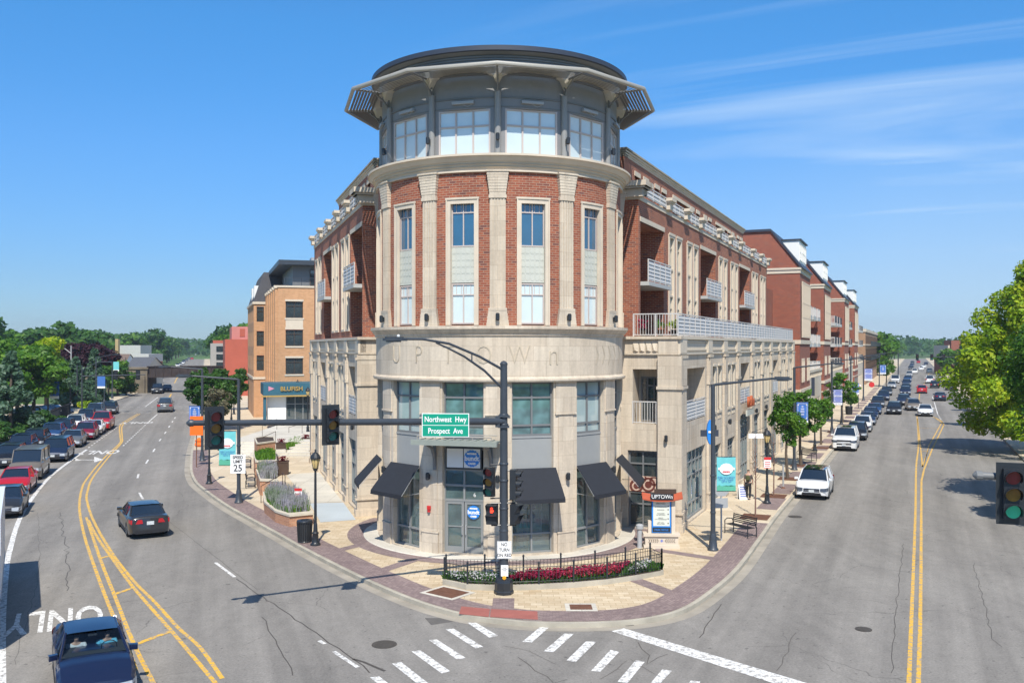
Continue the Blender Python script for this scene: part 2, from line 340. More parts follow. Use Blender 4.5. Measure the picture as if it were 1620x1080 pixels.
# asphalt with patches, tyre paths, fine cracks
TAN_L_,TAN_R_=-.3338,.4386
def asphalt():
    m,t,b=nmat('aged_asphalt')
    c=ramp(t,noise(t,.09,6),[(.3,(.235,.218,.198)),(.7,(.285,.266,.240))])
    c=mul(t,c,ramp(t,noise(t,14,3,rough=.85),[(.3,.72),(.7,1.18)])); c=mul(t,c,ramp(t,noise(t,2.2,4,rough=.7),[(.3,.90),(.7,1.06)]))
    c=mul(t,c,ramp(t,noise(t,.6,5,dist=1.5,scl=(1,.25,1)),[(.3,.90),(.62,1.04)]))
    tc=t.nodes.new('ShaderNodeTexCoord'); n=t.nodes.new('ShaderNodeTexNoise'); n.inputs['Scale'].default_value=.8; n.inputs['Detail'].default_value=4; lk(t,tc.outputs['Object'],n.inputs['Vector'])
    ad=t.nodes.new('ShaderNodeMixRGB'); ad.blend_type='ADD'; ad.inputs[0].default_value=.9; lk(t,tc.outputs['Object'],ad.inputs[1]); lk(t,n.outputs['Color'],ad.inputs[2])
    v=t.nodes.new('ShaderNodeTexVoronoi'); v.feature='DISTANCE_TO_EDGE'; v.inputs['Scale'].default_value=.22; lk(t,ad.outputs[0],v.inputs['Vector'])
    crack=ramp(t,v.outputs['Distance'],[(.0,0.45),(.0035,1.)])
    msk=ramp(t,noise(t,.12,3),[(.5,0.),(.56,1.)])
    c=mul(t,c,crack,msk)
    # lane wear: bands along each street, picked by side of the junction
    def tracks(ang):
        tc=t.nodes.new('ShaderNodeTexCoord'); mp=t.nodes.new('ShaderNodeMapping'); mp.inputs['Rotation'].default_value=(0,0,ang); lk(t,tc.outputs['Object'],mp.inputs[0]); mp2=t.nodes.new('ShaderNodeMapping'); mp2.inputs['Scale'].default_value=(1.,.035,1); lk(t,mp.outputs[0],mp2.inputs[0])
        n=t.nodes.new('ShaderNodeTexNoise'); n.inputs['Scale'].default_value=.75; n.inputs['Detail'].default_value=5; n.inputs['Roughness'].default_value=.6; lk(t,mp2.outputs[0],n.inputs['Vector']); return ramp(t,n.outputs[0],[(.30,.70),(.68,1.12)])
    tc=t.nodes.new('ShaderNodeTexCoord'); sp=t.nodes.new('ShaderNodeSeparateXYZ'); lk(t,tc.outputs['Object'],sp.inputs[0]); mr=t.nodes.new('ShaderNodeMapRange'); mr.inputs[1].default_value=-3; mr.inputs[2].default_value=3; lk(t,sp.outputs[0],mr.inputs[0])
    tw=mul(t,tracks(math.atan(TAN_L_)),tracks(math.atan(TAN_R_)),mr.outputs[0],'MIX'); c=mul(t,c,tw)
    spots=ramp(t,noise(t,3.1,2,rough=.9),[(.29,.55),(.35,1.)]); c=mul(t,c,spots)
    lk(t,c,b.inputs['Base Color']); b.inputs['Roughness'].default_value=.92; bump(t,b,noise(t,40,2),.15,.01); return m
M['asphalt']=asphalt()
def paint(name,col):
    m,t,b=nmat(name); w_=ramp(t,noise(t,6,6,rough=.75),[(.40,(.28,.26,.24)),(.53,tuple(v*.93 for v in col))]); lk(t,w_,b.inputs['Base Color']); b.inputs['Roughness'].default_value=.8; return m
M['wpaint']=paint('worn_white_road_paint',(.82,.81,.78)); M['ypaint']=paint('worn_yellow_road_paint',(.78,.45,.045))
def grassm():
    m,t,b=nmat('lawn_green'); c=ramp(t,noise(t,.5,6),[(.3,(.055,.12,.02)),(.7,(.11,.20,.035))]); c=mul(t,c,ramp(t,noise(t,20,3),[(.3,.75),(.7,1.2)])); lk(t,c,b.inputs['Base Color']); b.inputs['Roughness'].default_value=1; return m
M['grass']=grassm()
def leafm(name,a,b_,c_,rough=.5):
    m,t,b=nmat(name); tc=t.nodes.new('ShaderNodeNewGeometry'); c=ramp(t,noise(t,.9,3),[(.32,a),(.5,b_),(.68,c_)])
    c=mul(t,c,ramp(t,noise(t,14,2),[(.3,.6),(.7,1.4)])); lk(t,c,b.inputs['Base Color']); b.inputs['Roughness'].default_value=rough; b.inputs['Specular IOR Level'].default_value=.3
    tr=t.nodes.new('ShaderNodeBsdfTranslucent'); lk(t,mul(t,c,(1.3,1.5,.6)),tr.inputs[0]); mx=t.nodes.new('ShaderNodeMixShader'); mx.inputs[0].default_value=.3
    o=[n for n in t.nodes if n.type=='OUTPUT_MATERIAL'][0]; lk(t,b.outputs[0],mx.inputs[1]); lk(t,tr.outputs[0],mx.inputs[2]); lk(t,mx.outputs[0],o.inputs[0]); return m
M['lf_green']=leafm('green_leaves',(.045,.125,.012),(.08,.19,.018),(.14,.26,.025))
M['lf_dark']=leafm('dark_green_leaves',(.028,.085,.016),(.048,.125,.022),(.08,.17,.03))
M['lf_lime']=leafm('yellow_green_leaves',(.14,.26,.012),(.26,.38,.015),(.42,.43,.02))
M['lf_purple']=leafm('purple_beech_leaves',(.028,.008,.016),(.045,.013,.022),(.07,.02,.03))
M['lf_spruce']=leafm('blue_spruce_needles',(.05,.11,.06),(.085,.16,.10),(.15,.23,.16))
M['lf_lav']=leafm('lavender_stems',(.14,.22,.09),(.30,.31,.30),(.42,.38,.52))
M['lf_pink']=leafm('crimson_petals',(.20,.01,.04),(.34,.015,.07),(.42,.04,.07))
M['lf_white']=leafm('white_petals',(.5,.48,.5),(.6,.58,.62),(.45,.45,.6))
M['bark']=pbr('bark',(.13,.10,.075),.95,var=.35,scale=5,bmp=.3)
PAINT={}
def carpaint(n,c,metal=.3):
    if n not in PAINT: PAINT[n]=pbr('car_paint_'+n,c,.3,metal*.5,.02,coat=.9 if sum(c)>.6 else .55,spec=.45)
    return PAINT[n]
# ------------------------------------------------------------ ground, roads, pavements
def V2(p): return (p[0],p[1])
TAN_L=(326-CX)/F; TAN_R=(1446-CX)/F
kpx=[(302.5,714.6),(300.7,735),(301,749),(306,762),(316,773),(354,801),(398.5,826.6),(442,851),(478.5,872),(561.5,915),(644.5,952),(725,977),(800,988),(859,992),(948,992),(1022,986),(1081,971),(1126,943),(1170,903.7),(1208.9,850),(1238.5,809)]
kw=[V2(P(*q)) for q in kpx]
l0=V2(P(308.6,690)); lf=[(l0[0]+TAN_L*d,l0[1]+d) for d in (560,250,120,50,15,0)]
r0=V2(P(1300,738)); rf=[(r0[0]+TAN_R*d,r0[1]+d) for d in (0,20,60,140,300,600)]
K=lf[:-1]+catmull([lf[-1]]+kw+[rf[0]],4)+rf[1:]     # kerb line of the corner block, far left -> corner -> far right
LK=[(-231.5,652),(-114,300),(-71.8,176),(-62.1,139),(-53.2,104.7),(-48.1,86.7),(-43.5,70),(-38,52),(-31,34),(-22,14),(-12,-12),(0,-40)]
EK=[(60,-42),(34,-6),(26,18),(26.5,36)]+[(42.3+.4386*(Y-76.8),Y) for Y in (44,60,76.8,100,140,200,300,700)]
g=MB(); g.sheet([(-5000,-400),(5000,-400),(5000,7000),(-5000,7000)],-.06); struct('ground',g,M['grass'],'flat ground reaching the horizon')
g=MB(); g.poly([(p[0],p[1],0) for p in LK[::-1][:1]]+[]) if False else None
g=MB(); g.sheet(LK+EK+K[::-1],0.); struct('road',g,M['asphalt'],'two asphalt streets meeting at the corner')
# island block pavement (left-hand normal of K points to the block interior)
g=MB(); kin=offset(K,.16); g.prism(kin,-.05,.15); struct('pavement',g,M['walk'],'tan concrete pavement of the corner block')
g=MB(); g.strip3(K,offset(K,.165),-.05,.152); struct('kerb',g,M['kerb'],'weathered concrete kerb')
g=MB(); g.strip(offset(K,-.38),offset(K,-.002),.004); struct('gutter',g,M['gutter'],'concrete gutter strip')
iA=min(range(len(K)),key=lambda i:(K[i][0]-kw[0][0])**2+(K[i][1]-kw[0][1])**2); iB=min(range(len(K)),key=lambda i:(K[i][0]-kw[-2][0])**2+(K[i][1]-kw[-2][1])**2)
iC=min(range(len(K)),key=lambda i:(K[i][0]-kw[7][0])**2+(K[i][1]-kw[7][1])**2)
g=MB(); g.strip(offset(K,.17)[iA:iB+3],offset(K,1.35)[iA:iB+3],.158); struct('paver_band',g,M['ppaver'],'plum paver band along the kerb')
o13=offset(K,1.35)
a_=V2(P(552,800,.15)); b_=V2(P(1090,832,.15))
g=MB(); g.sheet(o13[iC:iB]+[b_,(2,44),a_],.154); struct('paver_field',g,M['paver'],'buff pavers round the tower')
T=Vector((-.6,44.3,0))
g=MB(); g.lathe([(5.5,.19),(6.45,.19),(6.5,.16)],(T.x,T.y,0),72,R_(180-15),R_(360+15)); struct('tower_apron',g,M['concrete'],'pale concrete apron round the tower')
g=MB(); g.lathe([(6.5,.162),(7.25,.162)],(T.x,T.y,0),72,R_(180-25),R_(360+25)); 
def spoke(p,q,wd,z=.1605):
    p=P(*p,.15); q=P(*q,.15); t=(q-p).normalized(); n=Vector((-t.y,t.x,0))*wd/2
    g.quad(tuple(p-n)[:2]+(z,),tuple(q-n)[:2]+(z,),tuple(q+n)[:2]+(z,),tuple(p+n)[:2]+(z,))
for s_ in (((508,877),(572,861),.55),((590,907),(652,886),.55),((1000,915),(1082,946),.6),((1035,869),(1146,886),.55)): spoke(*s_)
g.v=[(a,b,c if c!=.1605 else .1605) for a,b,c in g.v]
spoke((797,946),(795,972),.75)
struct('paver_ring',g,M['ppaver'],'plum paver ring and spokes')
# ring and spokes: furniture-zone paver rectangles along the right street
g=MB(); dR=Vector((TAN_R,1,0)).normalized(); nR=Vector((dR.y,-dR.x,0)); k0=P(1238.5,809)
for i in range(26):
    s0=-1+i*6.3
    if i==0: s0=-.5
    a=k0+dR*s0; q=[a-nR*.25,a+dR*4.2-nR*.25,a+dR*4.2-nR*1.35,a-nR*1.35]
    g.quad(*[(p.x,p.y,.156) for p in q])
struct('kerbside_pavers',g,M['ppaver'],'plum paver panels by the kerb')
g=MB()
for p in (((730,959),(775,963),(773,976),(726,971)),((777,963),(850,967),(851,980),(775,976))): g.quad(*[(q.x,q.y,.164) for q in [P(*c,.15) for c in p]])
struct('tactile_pads',g,M['red_pad'],'red tactile pads at the crossing')
# far side pavements
g=MB(); EKo=[(p[0]+60,p[1]) for p in EK]; g.prism([(p[0]+.16,p[1]) for p in EK]+EKo[::-1],-.05,.14); struct('pavement_east',g,M['walk'],'pavement across the right street')
g=MB(); g.strip3(EK,[(p[0]+.17,p[1]) for p in EK],-.05,.145); struct('kerb_east',g,M['kerb'])
g=MB(); 
EO=[(p[0]+5.2,p[1]) for p in EK]; EP=[(p[0]+59,p[1]) for p in EK]; g.strip(EP[5:],EO[5:],.146)
struct('lawn_east',g,M['grass'])
LO=[(p[0]-2.6,p[1]+.6) for p in LK]; LP=[(p[0]-70,p[1]+10) for p in LK]
g=MB(); g.prism([(p[0]-.16,p[1]) for p in LK[1:]]+[(p[0]-34,p[1]) for p in LK[::-1][:-1]],-.05,.14); struct('pavement_west',g,M['walk'],'pavement across the left street')
g=MB(); g.strip3(LK,[(p[0]-.17,p[1]) for p in LK],-.05,.145); struct('kerb_west',g,M['kerb'])
g=MB(); g.strip(LO[0:4],LP[0:4],.15); q=[P(58,700,.15),P(118,665,.15),P(122,655,.15),P(60,660,.15)]; struct('lawn_west',g,M['grass'])
g=MB(); g.sheet([(-63,93),(-52,93),(-56,108),(-70,108)],.152); struct('lawn_patch',g,M['grass'])
# ------------------------------------------------------------ road markings
def line(mb,pts,wd,z=.007,sm=True,world=False):
    q=[V2(P(*p)) if not world else p for p in pts]
    if sm and len(q)>2: q=catmull(q,5)
    A=offset(q,wd/2); B=offset(q,-wd/2); mb.strip(B,A,z)
y=MB()
line(y,[(218.5,654),(203,663),(190,672.6),(190,690),(189.8,700),(171,718),(154.8,735),(139,755),(130,771),(125.6,802),(133.7,847.8),(154.8,911),(179.4,974.4),(200,1020),(215,1060)],.13)
line(y,[(221.5,654.5),(206,664),(193.5,673),(193.3,691),(192.5,700),(176,718),(161,736),(145,758),(139,775),(137.2,790),(147.8,823),(176,872.4),(211,918),(246,953),(281.4,992),(316.6,1023.7),(351.8,1073)],.13)
line(y,[(136.5,817.9),(158.3,883),(183,946),(211,1016.6),(242.7,1080),(250,1096)],.13)
line(y,[(139.5,822),(153,848),(172.4,876),(211,928.7),(270.9,997.3),(341,1080)],.13,.0078)
for a,b in (((157,883),(173,879)),((179.5,940),(211,929)),((214,1019),(270,998))): line(y,[a,b],.2,.0085)
line(y,[(263,634),(268,628),(271,623)],.3,sm=False); line(y,[(276,606),(283,592),(290,583)],.3,sm=False)
# right street centre lines
c=[(1450.6,657),(1453,700),(1449.5,737),(1448.5,800),(1445,900),(1441,1000),(1437.5,1090)]
line(y,c,.12,sm=True); line(y,[(1451.6,662),(1459.5,738),(1470,704),(1490,668),(1478,660)],.11,sm=False)
line(y,[(1436+34,590),(1455,622),(1453,640)],.15,sm=False)
line(y,[(1493,672),(1489,681),(1474,712),(1462,742),(1457.8,760),(1457,900),(1455.5,1000),(1452.5,1090)],.12,sm=False)
line(y,[(1476,659),(1489,665),(1494,673)],.15,sm=False)
for a,b in (((1456,677),(1488,678)),((1458,713),(1469,713.6))): line(y,[a,b],.15,.0085,sm=False)
struct('yellow_road_lines',y,M['ypaint'],'yellow painted centre lines')
wl=MB()
line(wl,[(2.5,1090),(3.5,981),(8.8,911),(15.8,868.9),(35,812.6),(70.4,763),(97.5,739),(137,711)],.22)
def dots(a,b,n,wd,fr=.5):
    A,B=P(*a),P(*b)
    for i in range(n):
        p=A.lerp(B,i/n); q=A.lerp(B,(i+fr)/n); line(wl,[V2(p),V2(q)],wd,world=True,sm=False)
dots((140,708),(186,675),13,.14,.45); dots((195,705),(231,671),14,.14,.45)
line(wl,[(232,670),(249,655)],.14,sm=False); line(wl,[(230,643),(250,628)],.14,sm=False)
for a,b in (((231,733),(234.5,727)),((242,714.5),(245,709.5)),((252,697.5),(254.5,694)),((260.5,685.8),(262.5,682.5)),((266.8,676),(268.6,673)),((272.2,668),(273.6,665.5)),((276,662),(277.5,659.6)),((217.5,756),(219.3,749.5)),((220.3,779),(226,789)),((341,889.5),(371.5,912.5)),((505,1013),(514,1018)),((528,1030),(566,1055)),((1475,627),(1477,632)),((1478,636),(1483.5,655))): line(wl,[a,b],.13,sm=False)
dots((1484,656),(1494,672),7,.13,.5)
dots((150,644),(303,642.5),14,.25,.5); dots((158,653),(306,652),14,.25,.5)
for bar in ([(739,984.5),(753,984.5),(788,1005),(774,1008)],[(705,995),(718,994),(765,1023),(752,1025)],[(678,1011.7),(691,1011),(736.5,1040),(723.5,1043)],[(651,1030),(665,1028),(712,1061),(699,1065)],[(620,1049),(635,1047),(680,1082),(664,1084)],[(585,1071),(600,1069.5),(640,1100),(622,1100)],
  [(855,991),(869.6,991),(841.5,1015.7),(825.8,1015)],[(893,1001.5),(908,1002),(875.6,1031),(860,1029.6)],[(927,1014),(943,1015),(911,1046.5),(896,1044.4)],[(966,1027.5),(980,1030.5),(949.6,1062),(935,1060.7)],[(1006,1043.5),(1020,1046.5),(992.6,1080),(977,1077.6)],[(1048,1058),(1063,1060.7),(1040,1085),(1025,1085)],[(1093,1076),(1108,1077.6),(1100,1090),(1082,1090)],
  [(967.4,998),(987,993.5),(1300,1087),(1245,1087)]):
    wl.quad(*[(q.x,q.y,.007) for q in [P(*c) for c in bar][::-1]])
struct('white_road_lines',wl,M['wpaint'],'white painted lines and crosswalk bars')
def roadtext(body,c,up,size,xs,name):
    me=text_mesh(body,size,0,M['wpaint'],name=name,xs=xs,bold=.02*size)
    o=put(name,me,None,(c.x,c.y,.0075),math.atan2(up[1],up[0])-math.pi/2); tag(o,'painted word on the road',None,None,'structure')
roadtext('ONLY',P(88,978),(.42,-.9),3.6,.30,'painted_only'); roadtext('ONLY',P(156,715),(.25,-.97),4.0,.31,'painted_only'); roadtext('ONLY',P(217,668.5),(.25,-.97),3.2,.42,'painted_only'); 
ar=MB(); A=P(121,727); B=P(160,727.5); 
line(ar,[V2(A),V2(B)],.28,.0075,world=True,sm=False); 
ar.sheet([V2(P(149,722)),V2(P(164,727)),V2(P(149,731))],.009) 
ar.sheet([V2(P(119,724)),V2(P(128,728)),V2(P(119,729))],.009); struct('painted_arrow',ar,M['wpaint'],'white turn arrow on the road')
# patches and cracks on the asphalt
cr=MB(); 
def crack(pts,wd=.035,jit=.12):
    wd*=.6; jit*=.45
    q=[P(*p) for p in pts]; r=[]
    for a,b in zip(q,q[1:]):
        n=max(2,int((b-a).length/.5))
        for i in range(n): 
            t=i/n; r.append((a.x+(b.x-a.x)*t+random.uniform(-jit,jit),a.y+(b.y-a.y)*t+random.uniform(-jit,jit)))
    cr.strip(offset(r,-wd/2),offset(r,wd/2),.0035)
crack([(375,915),(440,960),(500,1000),(560,1042),(600,1075)],.07); crack([(222,789),(340,880),(415,938)],.03,.04); crack([(415,975),(440,1020),(470,1078)],.05,.1); crack([(560,1042),(590,1052),(625,1072)],.16,.1)
crack([(1140,955),(1122,985),(1098,1018)],.05); crack([(1005,1015),(1030,1035),(1020,1050),(1045,1040),(1060,1030)],.04,.2); crack([(1258,1000),(1245,1030),(1225,1070)],.03); crack([(1429,860),(1422,930),(1412,1020),(1410,1075)],.035); crack([(1540,890),(1572,1010),(1600,1035)],.03); crack([(820,1040),(850,1062),(880,1078),(910,1070)],.04,.2); crack([(800,1022),(840,1030),(900,1060)],.025,.15); crack([(950,1075),(1000,1040),(1050,1078)],.03,.2); crack([(60,560+250),(64,900),(20,1060)],.02); crack([(95,810),(105,870),(110,940)],.05,.25)
struct('road_cracks',cr,M['iron'],'cracks in the asphalt')
pt=MB(); pt.quad(*[(q.x,q.y,.003) for q in [P(672,977),P(725,977),P(722,982),P(682,988)]]); struct('road_patch',pt,M['rust'] if False else pbr('dark_asphalt_patch',(.13,.12,.11),.95,var=.3),'dark repair patch in the asphalt')
def disc(name,label,cat,px,py,r,m,z=.004,group=None,base=0.):
    p=P(px,py,base); g=MB(); g.lathe([(0.0,.012),(r*.86,.012),(r*.86,.008),(r,.012),(r,0)],n=28)
    for i in range(-3,4):
        hw=math.sqrt(max(0,(r*.8)**2-(i*r*.22)**2)); g.box(-hw,hw,i*r*.22-.02,i*r*.22+.02,.012,.018)
    return tag(g.build(name,m,loc=(p.x,p.y,base+z)),label,cat,group)
disc('manhole_cover','round iron manhole cover in the road left of the crosswalk','manhole cover',608,1019,.38,M['iron'])
disc('manhole_cover','iron drain cover half under the kerb at the crosswalk end','manhole cover',990,984.5,.36,M['iron'])
disc('manhole_cover','small iron cover in the right lane near the bottom edge','manhole cover',1366,995,.26,M['iron'])
disc('manhole_cover','round cover in the gutter behind the bench','manhole cover',1258,817,.36,M['iron'])
def vault(name,label,px,py,w_,d_,ang):
    p=P(px,py,.16); t=thing(name,label,'utility cover',(p.x,p.y,.16),ang)
    f=MB(); f.box(-w_/2-.16,w_/2+.16,-d_/2-.16,d_/2+.16,0,.008); f.build('concrete_surround',M['concrete'],t)
    l=MB(); l.box(-w_/2,w_/2,-d_/2,d_/2,.01,.016); l.box(-w_/2,w_/2,-.02,.02,.016,.022); l.build('steel_lid',M['rust'],t)
vault('utility_cover','long rusty steel lid in the buff pavers left of the signal pole',708,937,1.25,.95,R_(-38))
vault('utility_cover','small rusty steel lid in the buff pavers near the kerb',919,960,.75,.6,R_(0))
# ------------------------------------------------------------ the corner building
bld=thing('corner_apartment_building','five-storey red brick and limestone corner building with a round tower under a louvred metal crown','building',(T.x,T.y,0))
def W(R): return lambda x,y,z:((R-y)*math.sin(x/R),-(R-y)*math.cos(x/R),z)
def bay(R,deg): return R*R_(deg)
def ringbox(mb,prof,n=96,a0=0,a1=2*math.pi): mb.lathe(prof,(0,0,0),n,a0,a1)
def TW(R=5.8,step=.3): return MB(W(R),step)
A0,A1=-112,112
RB=5.8
bays=(-75,-45,-15,15,45,75); wide=(-105,-75,-45,-15,15,45,75,105)
# ground storeys
g=TW(); hs=[(bay(RB,d)-.92,bay(RB,d)+.92,.24,7.5,.32) for d in wide]; g.grid(bay(RB,-125),bay(RB,125),.1,7.56,hs)
g.build('stone_wall',M['lime'],bld)
for k in range(-3,4):
    g=TW(); c=bay(RB,k*30); g.box(c-.42,c+.42,-.07,.02,.19,1.05); g.box(c-.45,c+.45,-.10,.02,1.05,1.11)
    g.box(c-.50,c+.50,-.05,.02,6.15,7.55); g.box(c-.53,c+.53,-.09,.02,6.1,6.17)
    g.box(c-.36,c+.36,-.03,.02,1.12,6.08)
    g.build('pilaster',M['lime'],bld)
g=MB(); g.lathe([(5.75,7.5),(6.0,7.5),(6.04,7.56),(6.04,7.64),(5.93,7.68),(5.9,7.72),(5.9,9.42),(5.96,9.46),(5.96,9.52),(6.04,9.6),(6.12,9.72),(6.16,9.74),(6.16,9.86),(5.7,9.88)],n=120)
g.build('frieze_band',M['lime'],bld,smooth=True,ang=25)
# UPTOWN carved lettering on the frieze
g_=[]
def pang(px,R):  # pixel -> angle on cylinder R
    lo,hi=-1.3,1.3
    for _ in range(50):
        m=(lo+hi)/2; v=810+F*(T.x+R*math.sin(m))/(T.y-R*math.cos(m))
        if v<px: lo=m
        else: hi=m
    return lo
RF=5.9
for ch,px,bd in (('U',627,-.012),('P',662,-.012),('T',709,-.012),('O',765,-.012),('W',822,-.012),('n',876,-.012)):
    a=pang(px,RF)
    me=text_mesh(ch,1.15 if ch!='n' else 1.35,.012,None,name='carved_letter',xs=.80,warp=lambda x,y_,z_,a=a:((RF+.012+z_)*math.sin(a+x/RF),-(RF+.012+z_)*math.cos(a+x/RF),y_+8.62),bold=-.02)
    me.materials.append(M['limeplain'] if False else pbr('painted_carving_shadow',(.50,.43,.33),.9,var=.1)); put('carved_letter',me,bld)  # darker stone tone paints the shadow of the engraved strokes
g=TW(5.9,.1)
for px in (945,955,964,972,979):
    c=pang(px,RF)*RF
    g=TW(5.9,.1)
    for s_ in (-1,1):
        q=[(c-.14,0),(c-.08,0),(c+.12,.42),(c+.06,.42)]
        g.poly([g.wv((x_,-.014,8.62+s_*(.42-z_) )) for x_,z_ in q])
    g.build('carved_chevron',pbr('painted_carving_shadow',(.5,.43,.33)),bld)  # same painted shadow tone as the letters
# brick storeys
g=TW(); hs=[(bay(RB,d)-.55,bay(RB,d)+.55,9.9,15.05,.22) for d in wide]; g.grid(bay(RB,-125),bay(RB,125),9.8,16.4,hs); g.build('brick_wall',M['brick'],bld)
for d in wide:
    g=TW(); c=bay(RB,d)
    for s_ in (-1,1):
        a,b=sorted((c+s_*.52,c+s_*.70)); g.box(a,b,-.05,.1,9.9,15.05)
        a,b=sorted((c+s_*.66,c+s_*.72)); g.box(a,b,-.08,-.04,9.9,15.22)
    g.box(c-.70,c+.70,-.05,.1,15.02,15.2); g.box(c-.74,c+.74,-.09,-.03,15.2,15.28)
    g.build('stone_surround',M['limeplain'],bld)
for k in range(-3,4):
    g=TW(); c=bay(RB,k*30)
    for i in range(8):
        z0=15.35+i*.12; hw=.34+.10*i/7; g.box(c-hw,c+hw,-.16-.012*i,.02,z0,z0+.12)
    g.box(c-.48,c+.48,-.28,.02,16.31,16.38)
    g.box(c-.33,c+.33,-.10,.02,10.55,15.3)
    for j in range(-2,3): g.box(c+j*.125-.035,c+j*.125+.035,-.125,-.09,10.6,15.22)
    g.box(c-.37,c+.37,-.16,.02,15.22,15.35); g.box(c-.38,c+.38,-.17,.02,10.5,10.62)
    for i in range(5):
        z0=9.86+i*.13; hw=.46-.018*i; g.box(c-hw,c+hw,-.16,.02,z0,z0+.13)
    g.build('pilaster',M['lime'],bld)
g=MB(); g.lathe([(5.7,16.33),(5.92,16.33),(5.92,16.40),(5.86,16.41),(5.9,16.5),(5.96,16.52),(5.9,16.54),(5.95,16.62),(6.02,16.64),(5.97,16.67),(6.02,16.74),(6.08,16.75),(6.12,16.80),(6.22,16.92),(6.30,16.94),(6.30,17.03),(5.4,17.06)],n=120)
g.build('cornice',M['limeplain'],bld,smooth=True,ang=25)
# window unit prototypes -----------------------------------------------------
def win(w_,h_,rows,cols,fw=.06,depth=.08,mw=.05,sub=None):
    "frame mesh + pane mesh, base centre at origin facing -y; rows: heights fractions from the bottom"
    f=MB(); f.box(-w_/2,-w_/2+fw,0,depth,0,h_); f.box(w_/2-fw,w_/2,0,depth,0,h_); f.box(-w_/2+fw,w_/2-fw,0,depth,0,fw); f.box(-w_/2+fw,w_/2-fw,0,depth,h_-fw,h_)
    for r in rows: f.box(-w_/2+fw,w_/2-fw,.004,depth-.004,h_*r-mw/2,h_*r+mw/2)
    for c_ in range(1,cols): 
        x_=-w_/2+w_*c_/cols; 
        zs=[0+fw]+[h_*r for r in rows]+[h_-fw]
        for a,b in zip(zs,zs[1:]): f.box(x_-mw/2,x_+mw/2,.008,depth-.008,a+(mw/2 if a!=fw else 0),b-(mw/2 if b!=h_-fw else 0))
    if sub:   # small muntins in top light: sub=(row z, n)
        for i in range(1,sub[1]):
            x_=-w_/2+w_*i/sub[1]
            f.box(x_-.012,x_+.012,.03,.05,h_*sub[0]+mw/2,h_-fw)
    p=MB(); p.quad((-w_/2+fw/2,depth*.6,fw/2),(w_/2-fw/2,depth*.6,fw/2),(w_/2-fw/2,depth*.6,h_-fw/2),(-w_/2+fw/2,depth*.6,h_-fw/2))
    return f,p
def winput(parent,fm,pm,loc,rz,sill=None,name='window'):
    o=put(name,fm,parent,loc,rz); put('pane',pm,o); 
    return o
def onring(R,deg,z): a=R_(deg); return (R*math.sin(a),-R*math.cos(a),z),a
RW=5.8*math.cos(R_(5.3))-.13
f,p=win(1.06,1.95,[.74],2,sub=(.74,5)); fU=f.mesh('window',M['taupe']); pU=p.mesh('pane',M['gblue'])
f,p=win(1.06,1.72,[.72],2,sub=(.72,5)); fL=f.mesh('window',M['taupe']); pL=p.mesh('pane',M['gpale'])
f,p=win(1.84,2.3,[.2,.71],2,.09,.12,.08); fS=f.mesh('window',M['grey']); pS=p.mesh('pane',M['gteal']); pS2=p.mesh('pane',M['gblind'])
f,p=win(2.30,2.02,[.655],3,.07,.1,.07); fT=f.mesh('window',M['taupe']); pT=p.mesh('pane',M['gpale'])
for d in bays:
    l,a=onring(RW,d,13.22); winput(bld,fU,pU,l,a); l,a=onring(RW,d,9.95); winput(bld,fL,pL,l,a)
    g=MB(); g.box(-.54,.54,-.01,.05,11.7,13.2)
    for r_ in range(5):
        for j in range(5):   # incised ellipse chain
            pts=[(-.42+j*.21+.105*math.cos(t*.7)*1.0,-.014,11.95+r_*.28+.17*math.sin(t*.7)) for t in range(10)]
            if j in (0,1,2,3,4): g.tube(pts,.006,3,False)
    l,a=onring(RW,d,0); g.build('spandrel_panel',M['spandrel'],bld,l,a)
    l,a=onring(RW-.1,d,5.2); winput(bld,fS,(pS2 if d in(-45,45) else pS),l,a)
    g=MB(); g.box(-.92,.92,0,.1,4.62 if d==-15 else 3.78,5.2); g.box(-.92,.92,-.03,.1,5.12,5.2); l,a=onring(RW-.1,d,0); g.build('spandrel_panel',M['panel'],bld,l,a)
    l,a=onring(5.62*math.cos(R_(11.5)),d,17.02)
    if abs(d)<80: winput(bld,fT,pT,l,a)
# storefronts with clear glass
f,p=win(1.84,3.55,[.235],2,.09,.14,.08); fG=f.mesh('storefront_window',M['greylt']); pG=p.mesh('pane',M['shop'])
for d in (-75,-45,15,45,75):
    l,a=onring(RW-.12,d,.22); winput(bld,fG,pG,l,a,name='storefront_window')
l,a=onring(RW-.12,-15,0)
g=MB(); g.box(-.92,-.84,0,.14,.2,4.62); g.box(.84,.92,0,.14,.2,4.62)
for z_ in (2.42,3.05,3.72): g.box(-.84,.84,.004,.136,z_,z_+.09)
g.box(-.04,.04,.008,.13,2.51,3.05); g.box(-.04,.04,.008,.13,3.14,3.72)
dr=g.build('entrance_frame',M['greylt'],bld,l,a)
g=MB(); g.quad((-.84,.08,2.5),(.84,.08,2.5),(.84,.08,3.75),(-.84,.08,3.75)); g.build('pane',M['shop'],dr)
for s_ in (-1,1):
    g=MB(); x0,x1=sorted((s_*.015,s_*.84))
    g.box(x0,x0+.11,.02,.1,.2,2.42); g.box(x1-.11,x1,.02,.1,.2,2.42); g.box(x0+.11,x1-.11,.02,.1,.2,.5); g.box(x0+.11,x1-.11,.02,.1,2.30,2.42); g.box(x0+.11,x1-.11,.025,.095,1.32,1.37)
    d_=g.build('door',M['greylt'],bld,l,a)
    g=MB(); g.quad((x0+.1,.06,.45),(x1-.1,.06,.45),(x1-.1,.06,2.35),(x0+.1,.06,2.35)); g.build('pane',M['shop'],d_)
    g=MB(); hx=s_*.08; g.tube([(hx,0.02,1.0),(hx,-.06,1.02),(hx,-.06,1.4),(hx,.02,1.42)],.018,6); g.build('handle',M['alum'],d_)
